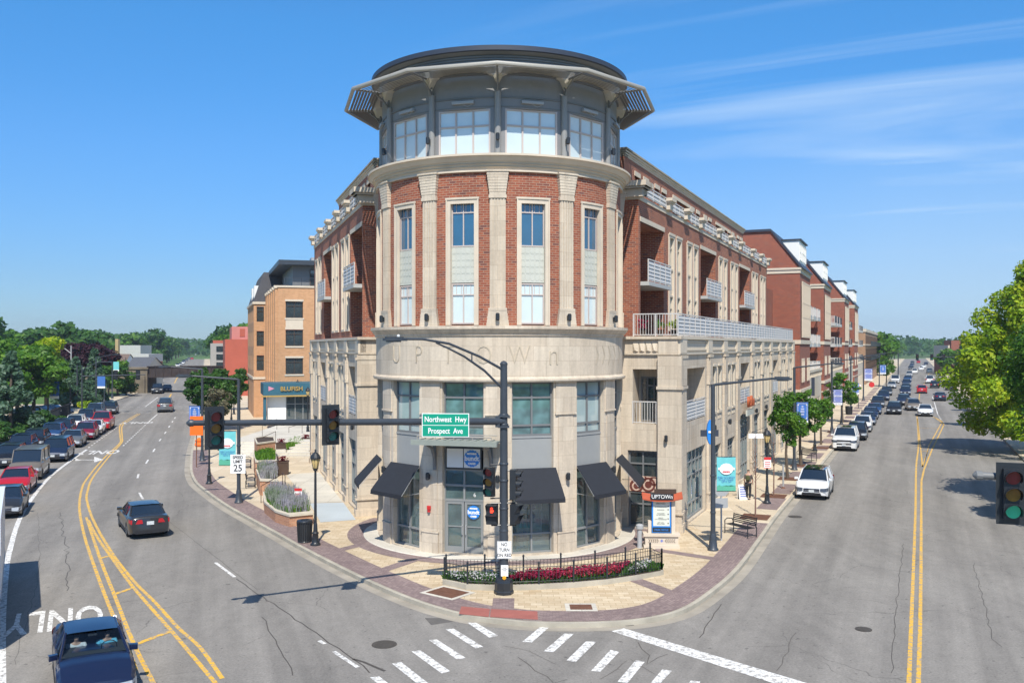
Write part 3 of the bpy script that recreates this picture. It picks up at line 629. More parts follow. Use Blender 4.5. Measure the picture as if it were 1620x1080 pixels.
# round shop signs
def bundt(parent,l,a,r,yy,lx,lz):
    g=MB(); pts=[]
    n=36
    for i in range(n*2): 
        an=math.pi*i/n; rr=r*(1 if i%4<2 else .945); pts.append((lx+rr*math.cos(an),lz+rr*math.sin(an)))
    g.poly([(q[0],yy-.02,q[1]) for q in pts]); 
    for i in range(len(pts)):
        p0,p1=pts[i],pts[(i+1)%len(pts)]; g.quad((p0[0],yy-.02,p0[1]),(p1[0],yy-.02,p1[1]),(p1[0],yy+.01,p1[1]),(p0[0],yy+.01,p0[1]))
    o=g.build('round_sign',M['sign_blue'],parent,l,a)
    wr=lambda x_,y_,z_:(lx+x_,yy-.03-z_,lz+y_)
    for s_,sz,dz in (('bundt',r*.80,0),('NOTHING',r*.26,r*.55),('CAKES',r*.32,-r*.6)):
        put('lettering',text_mesh(s_,sz,.004,M['letter_white'],warp=lambda x_,y_,z_,dz=dz:(lx+x_,yy-.03-z_,lz+y_+dz),xs=.95,bold=.008),o)
g=MB(); g.box(-.80,.80,-.10,.1,3.80,4.74); sb=g.build('sign_box',M['black'],bld,l,a)
g=MB(); g.box(-.74,-.02,-.115,-.09,3.87,4.67); g.box(.02,.74,-.115,-.09,3.87,4.67); g.build('sign_face',M['white'],sb)
bundt(bld,l,a,.36,-.12,.38,4.27); bundt(bld,l,a,.29,.0,.42,1.98)
for s_,dz,m_ in (('6',2.68,'letter_white'),): put('street_number',text_mesh(s_,.24,.003,M[m_],warp=lambda x_,y_,z_:(.45+x_,.05-z_,2.70+y_)),bld,l,a)
# canopy over the entrance
g=MB(); l2,a2=onring(5.72,-15,0)
g.box(-1.75,1.75,-1.15,.0,5.02,5.07); g.box(-1.85,1.85,-1.3,-1.15,4.93,5.14); 
for i in range(11): g.box(-1.7+i*.34,-1.64+i*.34,-1.14,0,5.07,5.11)
cn=g.build('entrance_canopy',pbr('green_grey_metal',(.27,.30,.27),.5),bld,l2,a2)
g=MB()
for s_ in (-1,1):
    g.tube([(s_*1.25,-.02,3.9),(s_*1.25,-.12,4.35),(s_*1.25,-.4,4.72),(s_*1.25,-1.1,4.93)],[.06,.07,.07,.04],6); g.box(s_*1.25-.07,s_*1.25+.07,-.06,0,3.75,4.95)
g.build('bracket',M['grey'],cn)
g=MB(); g.tube([(-1.6,-1.2,5.3),(1.6,-1.2,5.3)],.025,6); g.tube([(-1.6,-.3,5.3),(1.6,-.3,5.3)],.02,6)
for i in range(5): g.tube([(-1.6+.8*i,-1.2,5.1),(-1.6+.8*i,-1.2,5.3)],.02,6)
g.build('canopy_rail',M['louvre'],cn)
# awnings
def awning(parent,l,a,w_,zt=3.87,zb=2.72,pr=1.05,side=True):
    g=MB(); n=7
    pts=[( -w_/2*1.0,0,zt),(w_/2,0,zt),(w_/2*1.08,-pr,zb),(-w_/2*1.08,-pr,zb)]
    g.quad(*pts[::-1]); g.quad((pts[3][0],-pr,zb),(pts[2][0],-pr,zb),(pts[2][0],-pr-.01,zb-.17),(pts[3][0],-pr-.01,zb-.17)); 
    g.quad(*[(x_,y_,z_-.02) for x_,y_,z_ in pts]); g.quad((pts[3][0],-pr+.015,zb-.02),(pts[2][0],-pr+.015,zb-.02),(pts[2][0],-pr+.005,zb-.17),(pts[3][0],-pr+.005,zb-.17))
    o=g.build('awning',M['awning'],parent,l,a)
    g=MB()
    for s_ in (-1,1): g.tube([(s_*w_/2*.98,0,zb-.05),(s_*w_/2*1.06,-pr+.03,zb-.05),(s_*w_/2*.97,0,zt-.05)],.016,5)
    g.tube([(-w_/2*1.06,-pr+.02,zb-.03),(w_/2*1.06,-pr+.02,zb-.03)],.016,5)
    g.build('awning_frame',M['alum'],o)
for d in (-75,-45,15,45,75):
    l3,a3=onring(5.80,d,0); awning(bld,l3,a3,2.0)
# wall lamps
def walllamp(parent,l,a,z_,name='wall_lamp'):
    g=MB(); g.box(-.05,.05,-.03,0,z_-.1,z_+.1); g.lathe([(.05,-.14),(.085,-.1),(.085,.14),(.05,.18),(0,.19)],(0,-.13,z_),10); return g.build(name,M['black'],parent,l,a)
for k in range(-2,3):
    l3,a3=onring(5.97,k*30,0); walllamp(bld,l3,a3,10.22); l3,a3=onring(5.88,k*30,0); walllamp(bld,l3,a3,3.45)
for px,z_ in ((680,2.0),):
    l3,a3=onring(5.86,-30,0); g=MB(); g.box(-.07,.07,-.1,0,2.05,2.2); g.box(-.05,.05,-.08,0,1.93,2.05); g.build('alarm_bell',M['sign_red'],bld,l3,a3)
# grey metal storey
RM=5.62
g=MB(W(RM),.3); hs=[(bay(RM,d)-1.16,bay(RM,d)+1.16,17.0,19.05,.15) for d in wide]; g.grid(bay(RM,-140),bay(RM,140),17.0,20.5,hs); g.build('metal_wall',pbr('drum_grey_metal',(.235,.235,.24),.5,var=.06),bld)
g=MB(W(RM),.3); 
g.box(bay(RM,-140),bay(RM,140),-.05,.0,19.48,19.55); g.box(bay(RM,-140),bay(RM,140),-.03,.0,19.10,19.14); g.build('string_course',M['grey'],bld)
for k in range(-4,5):
    g=MB(); (x_,y_,_),a_=onring(5.68,k*30,0); g.lathe([(.135,17.0),(.135,19.75)],(x_,y_,0),16)
    g.build('column',pbr('column_grey',(.27,.27,.265),.5,var=.04),bld,smooth=True)
for d in bays:
    l3,a3=onring(RM-.02,d,0); g=MB(); g.box(-.48,.48,-.16,-.03,19.25,19.36); g.box(-.38,-.28,-.1,.02,19.28,19.33); g.box(.28,.38,-.1,.02,19.28,19.33); g.tube([(-.05,-.1,19.25),(.2,-.12,19.12),(.4,-.1,19.22)],.01,4); g.build('light_bar',M['alum'],bld,l3,a3)
for k in (-2,-1,0,1,2): l3,a3=onring(5.86,k*30,0); walllamp(bld,l3,a3,17.75)
# arched soffit
g=MB(); RA=5.95
for k in range(-4,4):
    n=14
    for i in range(n):
        t0,t1=i/n,(i+1)/n
        def ar_(t): return 20.02+.52*(1-(2*t-1)**4)**.5*(1 if True else 0)
        a0,a1=R_(30*(k+t0)),R_(30*(k+t1)); z0,z1=ar_(t0),ar_(t1)
        def pt(R,a,z_): return (R*math.sin(a),-R*math.cos(a),z_)
        g.quad(pt(RA,a0,z0),pt(RA,a1,z1),pt(RA+.25,a1,20.62),pt(RA+.25,a0,20.62))
        g.quad(pt(RA,a0,z0),pt(RA,a1,z1),pt(RM,a1,z1),pt(RM,a0,z0))
g.build('arched_soffit',M['beige_metal'],bld)
# louvred brise-soleil: 12-gon
RO=7.42; RI=6.15; ZL=20.38
def vt(R,k,z_): a=R_(30*k); return Vector((R*math.sin(a),-R*math.cos(a),z_))
for k in range(-4,4):
    g=MB()
    for i in range(8):
        R=RI+.05+(RO-RI-.12)*i/8; a=vt(R,k,ZL); b=vt(R,k+1,ZL); t=(b-a).normalized(); n=Vector((t.y,-t.x,0))
        a=a+t*.05; b=b-t*.05
        for (o1,z1),(o2,z2) in (((-.06,.018),(.06,-.016)),((.058,-.034),(.06,-.012)),((-.06,.012),(.06,-.024))): 
            g.quad(tuple(a+n*o1+Vector((0,0,z1))),tuple(b+n*o1+Vector((0,0,z1))),tuple(b+n*o2+Vector((0,0,z2))),tuple(a+n*o2+Vector((0,0,z2))))
    g.build('louvre_blades',pbr('louvre_blade_shaded',(.17,.16,.15),.5,var=.05),bld)  # blade grey darkened to stand for the shade under the crown
g=MB(); pts=[vt(RO,k,ZL+.02) for k in range(-4,5)]; g.tube(pts,.095,10); g.build('edge_beam',pbr('edge_beam_paint',(.36,.345,.31),.45,var=.04),bld,smooth=True)
g=MB()
for k in range(-4,5):
    p,q=vt(5.5,k,ZL),vt(RO,k,ZL); g.tube([p,q],.05,6); g.tube([vt(5.7,k,19.6),vt(5.95,k,20.0),vt(6.6,k,20.48)],[.05,.045,.03],6); 
    g.tube([vt(5.75,k,19.55),vt(5.75,k,20.5)],.06,6)
g.build('bracket',M['grey'],bld)
g=MB(); pr=[(5.6,20.45),(5.72,20.45)]
for i in range(6): z_=20.6+i*.11; pr+=[(5.72,z_),(5.76,z_+.03),(5.76,z_+.08),(5.72,z_+.11)]
pr+=[(5.8,21.28),(6.02,21.34)]; g.lathe(pr,n=120); g.build('ribbed_fascia',M['grey'],bld,smooth=True,ang=20)
g=MB(); g.lathe([(6.02,21.345),(6.12,21.36),(6.12,21.56),(6.0,21.6),(0,21.95)],n=120); g.build('roof',M['navyroof'],bld,smooth=True,ang=20)
# shop interior inside the tower
g=MB(); g.lathe([(0.01,.2),(5.45,.2)],n=48); g.build('shop_floor',pbr('shop_floor_wood',(.30,.22,.15),.5,var=.2),bld)
g=MB(); g.lathe([(0.01,4.62),(5.45,4.62)],n=48); g.build('shop_ceiling',M['white'],bld)
g=MB(); g.box(-4.2,4.2,1.2,1.35,.2,4.6); g.build('shop_back_wall',pbr('teal_shop_wall',(.22,.36,.38),.8),bld)
# ------------------------------------------------------------ wings
cR=P(1073,846); CRo=Vector((cR.x,cR.y,0)); cL=P(570,820); CLo=Vector((cL.x,cL.y,0))
dR=Vector((TAN_R,1,0)).normalized(); nRt=Vector((dR.y,-dR.x,0)); dL=Vector((TAN_L,1,0)).normalized(); nLt=Vector((-dL.y,dL.x,0))
rzR=math.atan2(dR.y,dR.x); rzL=math.atan2(-dL.y,-dL.x); rzFR=math.atan2(nRt.y,nRt.x); rzFL=math.atan2(-nLt.y,-nLt.x)
class Fr:   # facade frame: origin (world), rotation, sign (x runs away from the tower)
    def __init__(s,o,rz,sg): s.o=Vector(o)-Vector((T.x,T.y,0)); s.rz=rz; s.sg=sg; s.c=math.cos(rz); s.s_=math.sin(rz)
    def mb(s): return MB(lambda x,y,z:(s.sg*x,y,z),1e9)
    def at(s,x,y,z): x*=s.sg; return (s.o.x+x*s.c-y*s.s_,s.o.y+x*s.s_+y*s.c,s.o.z+z)
    def build(s,g,name,m,parent=bld,**k): return g.build(name,m,parent,tuple(s.o),s.rz,**k)
    def win(s,fm,pm,x,y,z,name='window'): return winput(bld,fm,pm,s.at(x,y,z),s.rz,name=name)
FR=Fr(CRo,rzR,1); FL=Fr(CLo,rzL,-1)
LR,LL=45.6,23.5
# window strips for brick storeys: stone surround with upper window, panel, lower window
def stripwin(w_=1.35):
    f=MB(); f.box(-w_/2,-w_/2+.2,-.07,.1,0,5.5); f.box(w_/2-.2,w_/2,-.07,.1,0,5.5); f.box(-w_/2+.2,w_/2-.2,-.07,.1,5.3,5.5); f.box(-w_/2+.2,w_/2-.2,-.07,.1,0,.12)
    f.box(-w_/2-.04,w_/2+.04,-.1,-.06,5.42,5.56)
    for z0,z1 in ((.12,1.95),(3.55,5.3)):
        f.box(-w_/2+.2,-w_/2+.26,.06,.16,z0,z1); f.box(w_/2-.26,w_/2-.2,.06,.16,z0,z1); f.box(-w_/2+.26,w_/2-.26,.06,.16,z0+1.15,z0+1.21); f.box(-.03,.03,.065,.155,z0,z0+1.15)
    f.box(-w_/2+.2,w_/2-.2,.0,.2,1.95,2.05); f.box(-w_/2+.2,w_/2-.2,.0,.2,3.45,3.55)
    f.box(-w_/2+.2,w_/2-.2,.06,.2,2.05,3.45)
    p=MB(); 
    for z0,z1 in ((.12,1.95),(3.55,5.3)): p.quad((-w_/2+.2,.14,z0),(w_/2-.2,.14,z0),(w_/2-.2,.14,z1),(-w_/2+.2,.14,z1))
    return f,p
f,p=stripwin(); fSt=f.mesh('window',M['limeplain']); pSt=p.mesh('pane',M['gteal'])
def narrow():
    f=MB(); w_=1.15; h_=2.55
    f.box(-w_/2,-w_/2+.16,-.03,.1,0,h_); f.box(w_/2-.16,w_/2,-.03,.1,0,h_); f.box(-w_/2-.05,w_/2+.05,-.12,.1,h_,h_+.12); f.box(-w_/2-.03,w_/2+.03,-.08,.1,-.14,0)
    f.box(-w_/2+.16,w_/2-.16,.2,.26,h_*.72,h_*.72+.06); f.box(-w_/2+.16,-w_/2+.22,.2,.26,0,h_); f.box(w_/2-.22,w_/2-.16,.2,.26,0,h_)
    f.box(-w_/2+.1,w_/2-.1,-.02,.06,-.5,-.3)
    for i in range(6): f.box(-w_/2+.12+i*.16,-w_/2+.20+i*.16,-.03,.0,-.48,-.32)
    p=MB(); p.quad((-w_/2+.16,.24,0),(w_/2-.16,.24,0),(w_/2-.16,.24,h_),(-w_/2+.16,.24,h_)); return f,p
f,p=narrow(); fN=f.mesh('window',M['cream']); pN=p.mesh('pane',M['gblind'])
def railpanel(w_,h_=1.05,wave=True,n=None):
    "railing with louvred wave panels, base centre at origin"
    g=MB(); n=n or max(1,round(w_/1.25)); pw=w_/n
    g.box(-w_/2,w_/2,-.03,.03,h_-.05,h_); g.box(-w_/2,w_/2,-.02,.02,.05,.09)
    for i in range(n+1): x_=-w_/2+i*pw; g.box(x_-.025,x_+.025,-.025,.025,0,h_)
    if wave:
        for i in range(n):
            x0=-w_/2+i*pw+.05; x1=x0+pw-.1
            nj=max(2,int((h_-.2)/.165))
            for j in range(nj):
                z0=.12+j*(h_-.2)/nj; g.quad((x0,-.02,z0),(x1,-.02,z0),(x1,.012,z0+(h_-.2)/nj*.9),(x0,.012,z0+(h_-.2)/nj*.9)); 
            g.quad((x0,.02,.1),(x1,.02,.1),(x1,.02,h_-.1),(x0,.02,h_-.1))
    else:
        m_=int(w_/.13)
        for i in range(m_): 
            x_=-w_/2+(i+.5)*w_/m_; g.box(x_-.011,x_+.011,-.011,.011,.07,h_-.05)
    return g
def recess(fr,g,x0,x1,z0,z1,y,slabz,mat_floor=True):
    "balcony pair inside a recess: slabs and railings"
    for sz in slabz:
        s_=MB(); ww=x1-x0; s_.box(-ww/2+.03,ww/2-.03,-.35,1.55,-.18,0); b=put('balcony',s_.mesh('balcony',M['slab']),bld,fr.at((x0+x1)/2,y,sz),fr.rz)
        put('railing',railpanel(ww-.1).mesh('railing',M['rail']),b,(0,-.30,0))
    d_=MB(); d_.box(-.95,.95,0,.06,0,2.15); 
    for sz in list(slabz)+([z0] if z0 not in slabz else []):
        pass
def backdoor(fr,x,y,z,w_=2.2,h_=2.3):
    f,p=win(w_,h_,[.8],3,.07,.06,.06); put_=put('balcony_door',f.mesh('balcony_door',M['grey']),bld,fr.at(x,y,z),fr.rz); put('pane',p.mesh('pane',M['gdark']),put_)
def base_wing(fr,L,pil,log,pair,store):
    g=fr.mb(); hs=[]
    for a,b in log: hs.append((a+.05,b-.05,5.25,7.9,1.6,True))
    for a,b in pair:
        c=(a+b)/2; w4=(b-a)/4
        for cc in (c-w4,c+w4): hs.append((cc-.57,cc+.57,5.35,7.9,.25,True))
    for a,b,zt in store: hs.append((a,b,.25,zt,.3))
    g.grid(0,L,.1,8.62,hs); fr.build(g,'stone_wall',M['lime'])
    for a,b in pil:
        g=fr.mb(); a+=.08; b-=.08; g.box(a,b,-.12,.02,.12,8.55); g.box(a-.04,b+.04,-.17,-.0,1.0,1.08); g.box(a-.05,b+.05,-.19,.02,.1,.5); g.box(a-.05,b+.05,-.18,.02,6.95,7.08); g.box(a+.12,b-.12,-.17,-.1,7.1,8.45); g.box(a-.04,b+.04,-.2,.02,8.42,8.56)
        fr.build(g,'pilaster',M['lime'])
    g=fr.mb(); g.box(-.02,L,-.10,.02,8.6,8.68); g.box(-.02,L,-.14,.3,9.36,9.5); g.box(0,L,.0,.3,8.64,9.36)
    ps=sorted(pil)
    for a,b in ps: g.box(a-.02,b+.02,-.12,.0,8.68,9.36)
    for (a,b),(c_,d_) in zip(ps,ps[1:]):
        g.box(b+.12,c_-.12,-.06,.0,8.8,8.86); g.box(b+.12,c_-.12,-.06,.0,9.22,9.28); g.box(b+.12,b+.2,-.06,0,8.86,9.22); g.box(c_-.2,c_-.12,-.06,0,8.86,9.22)
    fr.build(g,'parapet',M['cream'])
    for a,b in pair:
        c=(a+b)/2; w4=(b-a)/4
        for cc in (c-w4,c+w4): fr.win(fN,pN,cc,0,5.35)
    for a,b in log:
        put('railing',railpanel(b-a-.15,1.05,n=2).mesh('railing',M['rail']),bld,fr.at((a+b)/2,.02,5.25),fr.rz); backdoor(fr,(a+b)/2,1.5,5.3,2.2,2.2)
    for a,b,zt in store:
        f,p=win(b-a-.02,zt-.27,[.22,.62,.82],max(2,round((b-a)/.95)),.09,.14,.07); fr.win(f.mesh('storefront_window',M['greylt']),p.mesh('pane',M['gteal']),(a+b)/2,.16,.26,'storefront_window')
pilR=[(0,1.35),(6.5,7.6),(11,12.1),(15.4,16.5),(21,22.1),(25.6,26.7),(30.1,31.2),(35.3,36.4),(39.9,41),(44.4,45.6)]
logR=[(1.7,6.2),(16.8,20.7),(31.5,35)]; pairR=[(7.7,10.9),(12.2,15.3),(22.2,25.5),(26.8,30),(36.5,39.8),(41.1,44.3)]
stR=[(1.75,6.2,3.75),(8.0,10.6,3.4),(12.4,15.1,3.4),(16.8,20.7,4.5),(22.4,25.3,4.2),(26.9,29.9,4.2),(31.4,35,4.2),(36.6,39.7,4.2),(41.2,44.2,4.2)]
base_wing(FR,LR,pilR,logR,pairR,stR)
pilL=[(0,.9),(4.2,5.3),(8.5,9.6),(12.7,13.8),(17.6,18.8),(22.5,23.5)]; logL=[(.95,4.15),(13.85,17.55)]; pairL=[(5.4,8.4),(9.7,12.6),(18.9,22.4)]
stL=[(1.1,4.0,3.9),(5.5,8.3,3.9),(9.8,12.5,3.9),(13.95,17.4,3.9),(19,22.3,3.9)]
base_wing(FL,LL,pilL,logL,pairL,stL)
def brick_wing(fr,x0,L,y,modules,endx,sgn,pents):
    "modules: (recess0,recess1),(pairs...)"
    g=fr.mb(); hs=[]
    for kind,a,b in modules:
        a+=x0;b+=x0
        if kind=='r': hs.append((a,b,9.55,15.35,1.6,True))
        else:
            c=(a+b)/2; w4=(b-a)/4
            for cc in (c-w4,c+w4): hs.append((cc-.5,cc+.5,9.9,15.35,.2))
    g.W=None
    gg=MB(lambda x,yy,z:(fr.sg*x,yy+y,z),1e9); gg.grid(x0,x0+L,9.4,16.5,hs); fr.build(gg,'brick_wall',M['brick'])
    gg=MB(lambda x,yy,z:(fr.sg*x,yy+y,z),1e9)
    gg.box(x0-.05,x0+L,-.05,.02,16.40,16.62)
    posts=[]
    for kind,a,b in modules:
        a+=x0;b+=x0
        if kind=='p': pass
        if kind=='r': gg.box(a-.1,b+.1,-.04,.1,15.35,15.6)
    fr.build(gg,'cornice',M['limeplain'])
    for kind,a,b in modules:
        a+=x0;b+=x0
        if kind=='r':
            for sz in (12.3,):
                ww=b-a; s_=MB(); s_.box(-ww/2+.03,ww/2-.03,-.45,1.55,-.2,0); bb=put('balcony',s_.mesh('balcony',M['slab']),bld,fr.at((a+b)/2,y,sz),fr.rz); put('railing',railpanel(ww-.1,1.15).mesh('railing',M['rail']),bb,(0,-.40,0))
            backdoor(fr,(a+b)/2,y+1.5,12.3); backdoor(fr,(a+b)/2,y+1.5,9.6)
        else:
            c=(a+b)/2; w4=(b-a)/4
            for cc in (c-w4,c+w4): fr.win(fSt,pSt,cc,y,9.88)
modR=[]
for i in range(3):
    o=14.5*i; modR+=[('r',.35+o if i==0 else .2+o,5.1+o),('p',5.9+o,9.45+o),('p',10.45+o,13.95+o)]
brick_wing(FR,1.6,44,2.41,modR,None,1,None)
modL=[('r',.15,4.15),('p',4.3,7.9),('p',8.8,12.2),('r',12.8,16.7),('p',17.8,21.6)]
brick_wing(FL,.2,22.6,.15,modL,None,-1,None)
# parapet posts and railings at the cornice
def parapet(fr,x0,y,posts,L):
    edges=[x0+.6]+[x0+p for p in posts]+[x0+L]
    g=MB(lambda x,yy,z:(fr.sg*x,yy+y,z),1e9)
    for p_ in posts:
        x_=x0+p_; g=MB(lambda x,yy,z:(fr.sg*x,yy+y,z),1e9); g.box(x_-.36,x_+.36,-.30,.35,16.62,16.98); g.box(x_-.45,x_+.45,-.38,.42,16.98,17.08); g.box(x_-.52,x_+.52,-.46,.5,17.08,17.25); fr.build(g,'parapet_post',M['limeplain']); pass
    g=MB(lambda x,yy,z:(fr.sg*x,yy+y,z),1e9); g.box(x0-.28,x0+.5,-.3,.6,16.62,16.92); g.box(x0-.5,x0+.75,-.42,.6,16.92,17.02); g.box(x0-.62,x0+.9,-.55,.6,17.02,17.28)
    fr.build(g,'parapet_post',M['limeplain'])
    for a,b in zip(edges,edges[1:]):
        a+=.45;b-=.45
        if b-a>1: put('railing',railpanel(b-a,.62).mesh('railing',M['rail']),bld,fr.at((a+b)/2,y-.1,16.64),fr.rz)
parapet(FR,1.6,2.41,[5.7,10,14.2,20,24.4,28.7,34.5,39.1,43.6],44)
parapet(FL,.2,.15,[4.2,8.3,12.4,16.9,21.9],22.6)
def penthouse(fr,x0,L,y,wins,recs,zt=19.1):
    hs=[(a+x0-.45,a+x0+.45,17.0,18.05,.2,True) for a in wins]+[(a+x0,b+x0,16.4,18.1,1.2,True) for a,b in recs]
    g=MB(lambda x,yy,z:(fr.sg*x,yy+y,z),1e9); g.grid(x0,x0+L,16.3,zt-.35,hs); g.fq; fr.build(g,'penthouse_wall',M['brick'])
    g=MB(lambda x,yy,z:(fr.sg*x,yy+y,z),1e9)
    for i,(o,z0,z1) in enumerate(((.03,zt-.36,zt-.26),(.07,zt-.26,zt-.16),(.13,zt-.16,zt-.05))): g.box(x0-o,x0+L+o,-o,.6,z0,z1)
    for a in wins: g.box(a+x0-.55,a+x0+.55,-.05,.1,18.05,18.3)
    for a,b in recs: g.box(a+x0-.1,b+x0+.1,-.06,.1,18.1,18.3)
    fr.build(g,'penthouse_cornice',M['limeplain'])
    g=MB(lambda x,yy,z:(fr.sg*x,yy+y,z),1e9); g.box(x0-.2,x0+L+.2,-.2,12,zt-.05,zt+.04); fr.build(g,'penthouse_roof',M['limedark'])
penthouse(FR,1.9,35.6,3.25,[2.4,4.1,6.5,8.1,15.7,17.4,19.8,21.4,29.0,30.6,33,34.6],[(10.3,14.8),(23.6,28.1)])
penthouse(FL,.5,14.6,.95,[2.4,4.1,9.5,11.1],[(5.2,8.6)],18.95)
# wing volumes behind the facades: front returns, ends, roofs
FFR=Fr(CRo,rzFR,1); FFL=Fr(CLo,rzFL,1)
g=FFR.mb(); g.grid(-3.2,0,.1,8.62,[(-2.25,-1.05,5.25,7.9,1.2,True),(-2.5,-1.05,.22,3.95,.3)]); FFR.build(g,'stone_wall',M['lime'])
g=FFR.mb(); g.box(-3,.18,-.18,.3,9.36,9.5); g.box(-3,-.003,0,.3,8.64,9.36); g.box(-3,.12,-.12,.02,8.6,8.68); g.box(-.95,.0,-.1,.02,8.68,9.36)
for i in range(4):
    x_=-2.25+i*.32; 
    g.poly([(x_,-.005,9.25),(x_+.3,-.005,9.25),(x_+.15,-.14,8.8)]); g.poly([(x_,-.005,9.25),(x_+.15,-.14,8.8),(x_,-.005,8.75)]); g.poly([(x_+.3,-.005,9.25),(x_+.3,-.005,8.75),(x_+.15,-.14,8.8)])
g.box(-.95,.22,-.22,.02,.12,8.55); g.box(-1.0,.3,-.3,.02,1.0,1.08); g.box(-1.0,.3,-.32,.02,.1,.5); g.box(-1.0,.3,-.3,.02,6.95,7.08)
g.build('corner_pier',M['lime'],bld,tuple(FFR.o),FFR.rz)
put('railing',railpanel(1.2,1.1,False).mesh('railing',M['rail']),bld,FFR.at(-1.65,.02,5.25),FFR.rz); backdoor(FFR,-1.65,1.15,5.3,1.0,2.2)
f,p=win(1.43,3.7,[.30,.45,.62,.83],2,.08,.12,.07); FFR.win(f.mesh('lobby_window',M['grey']),p.mesh('pane',M['gdark']),-1.775,.16,.23,'lobby_window')
g=FFR.mb(); g.box(-2.45,-1.1,.12,.14,1.95,2.7); mur=FFR.build(g,'window_mural',pbr('mural_print',(.62,.45,.36),.5))
g=FFR.mb()
for cx,cz,r1,r2 in ((-1.5,2.3,.36,.26),(-1.5,2.3,.17,.0),(-2.1,2.2,.34,.22),(-2.1,2.2,.14,0),(-1.78,2.6,.2,.12),(-1.2,2.5,.25,.14)):
    for i in range(16):
        a0,a1=math.pi*2*i/16,math.pi*2*(i+1)/16
        def q(r,a): return (min(max(cx+r*math.cos(a),-2.43),-1.12),.11,min(max(cz+r*math.sin(a),1.96),2.69))
        g.quad(q(r1,a0),q(r1,a1),q(r2,a1),q(r2,a0))
g.build('mural_swirl',pbr('chocolate_print',(.14,.04,.03),.5),mur)
for o in [mur.children[0]]: o.location=(0,0,0)
g=FFL.mb(); g.grid(0,3.6,.1,8.62,[(1.9,2.9,4.9,7.4,.3,True)]); FFL.build(g,'stone_wall',M['lime'])
g=FFL.mb(); g.box(-.18,3.4,-.18,.3,9.36,9.5); g.box(.003,3.4,0,.3,8.64,9.36); g.box(-.2,1.2,-.22,.02,.12,8.55); g.box(-.3,1.25,-.3,.02,1.0,1.08);g.box(-.3,1.25,-.3,.02,6.95,7.08);g.box(-.3,3.4,-.25,.02,8.3,8.42); g.box(-.12,3.4,-.12,.02,8.6,8.68); g.box(-.3,1.25,-.32,.02,.1,.5)
FFL.build(g,'corner_pier',M['lime'])
# brick returns
BR=CRo-nRt*2.41+dR*1.6; BL=CLo-nLt*.15+dL*.2
F2=Fr(BR,rzFR,1); g=F2.mb(); g.fq(-5,0,9.4,16.5,0); F2.build(g,'brick_wall',M['brick']); g=F2.mb(); g.box(-4,.12,-.12,.02,16.42,16.52); g.box(-4,.3,-.3,.02,16.52,16.62); g.box(-4,.3,-.3,.6,16.62,16.92); g.box(-4,.42,-.42,.6,16.92,17.02); g.box(-4,.55,-.55,.6,17.02,17.28); F2.build(g,'cornice',M['limeplain'])
F3=Fr(BL,rzFL,1); g=F3.mb(); g.fq(0,5,9.4,16.5,0); F3.build(g,'brick_wall',M['brick']); g=F3.mb(); g.box(-.12,4,-.12,.02,16.42,16.52); g.box(-.3,4,-.3,.02,16.52,16.62); g.box(-.3,4,-.3,.6,16.62,16.92); g.box(-.42,4,-.42,.6,16.92,17.02); g.box(-.55,4,-.55,.6,17.02,17.28); F3.build(g,'cornice',M['limeplain'])
PR=CRo-nRt*3.25+dR*1.9; F4=Fr(PR,rzFR,1); g=F4.mb(); g.fq(-6,0,16.3,18.75,0); F4.build(g,'penthouse_wall',M['brick']); g=F4.mb()
for o,z0,z1 in ((.03,18.74,18.84),(.07,18.84,18.94),(.13,18.94,19.05)): g.box(-6,o,-o,.6,z0,z1)
g.box(-6,.2,-.2,.6,19.05,19.14); F4.build(g,'penthouse_cornice',M['limeplain'])
PL=CLo-nLt*.95+dL*.5; F5=Fr(PL,rzFL,1); g=F5.mb(); g.fq(0,6,16.3,18.6,0); F5.build(g,'penthouse_wall',M['brick']); g=F5.mb()
for o,z0,z1 in ((.03,18.59,18.69),(.07,18.69,18.79),(.13,18.79,18.90)): g.box(-o,6,-o,.6,z0,z1)
F5.build(g,'penthouse_cornice',M['limeplain'])
def corners(o,d,nin,w0,w1,l0,l1): return [tuple((o+d*l+nin*w_)[:2]) for l,w_ in ((l0,w0),(l1,w0),(l1,w1),(l0,w1))]
g=MB(); TT=Vector((T.x,T.y,0))
g.prism(corners(CRo-TT,dR,-nRt,2.0,12,1.7,LR-.01),8.7,9.42); g.prism(corners(CRo-TT,dR,-nRt,4.2,12.1,3,LR-.1),9.42,16.4)
g.prism(corners(CRo-TT,dR,-nRt,2.9,12.05,2.6,LR-.05),16.4,16.6); g.prism(corners(CRo-TT,dR,-nRt,4.6,12,3,1.9+35.5),16.6,18.99)
g.prism(corners(CLo-TT,dL,-nLt,1.9,10,1.6,LL-.01),8.71,9.44); g.prism(corners(CLo-TT,dL,-nLt,2.0,10.1,1.8,LL-.5),9.44,16.41); g.prism(corners(CLo-TT,dL,-nLt,.6,10.05,.6,LL-.6),16.41,16.61); g.prism(corners(CLo-TT,dL,-nLt,2.3,10,1.9,15.0),16.61,18.85)
g.prism(corners(CRo-TT,dR,-nRt,2.0,11.9,2.0,LR-.02),.1,8.7); g.prism(corners(CLo-TT,dL,-nLt,1.95,9.9,1.95,LL-.02),.1,8.71)
g.build('interior_block',M['membrane'],bld)
g=MB(); 
def endwall(o,d,nin,w0,w1,l,z0,z1):
    a=o-TT+d*l+nin*w0; b=o-TT+d*l+nin*w1; g.quad((a.x,a.y,z0),(b.x,b.y,z0),(b.x,b.y,z1),(a.x,a.y,z1))
endwall(CRo,dR,-nRt,2.41,12.2,LR,9.45,16.5); endwall(CLo,dL,-nLt,.15,10.2,LL-.7,9.45,16.5); endwall(CRo,dR,-nRt,3.25,12.2,37.5,16.5,18.8); endwall(CLo,dL,-nLt,.95,10.2,15.1,16.5,18.6)
g.build('brick_wall',M['brick'],bld)
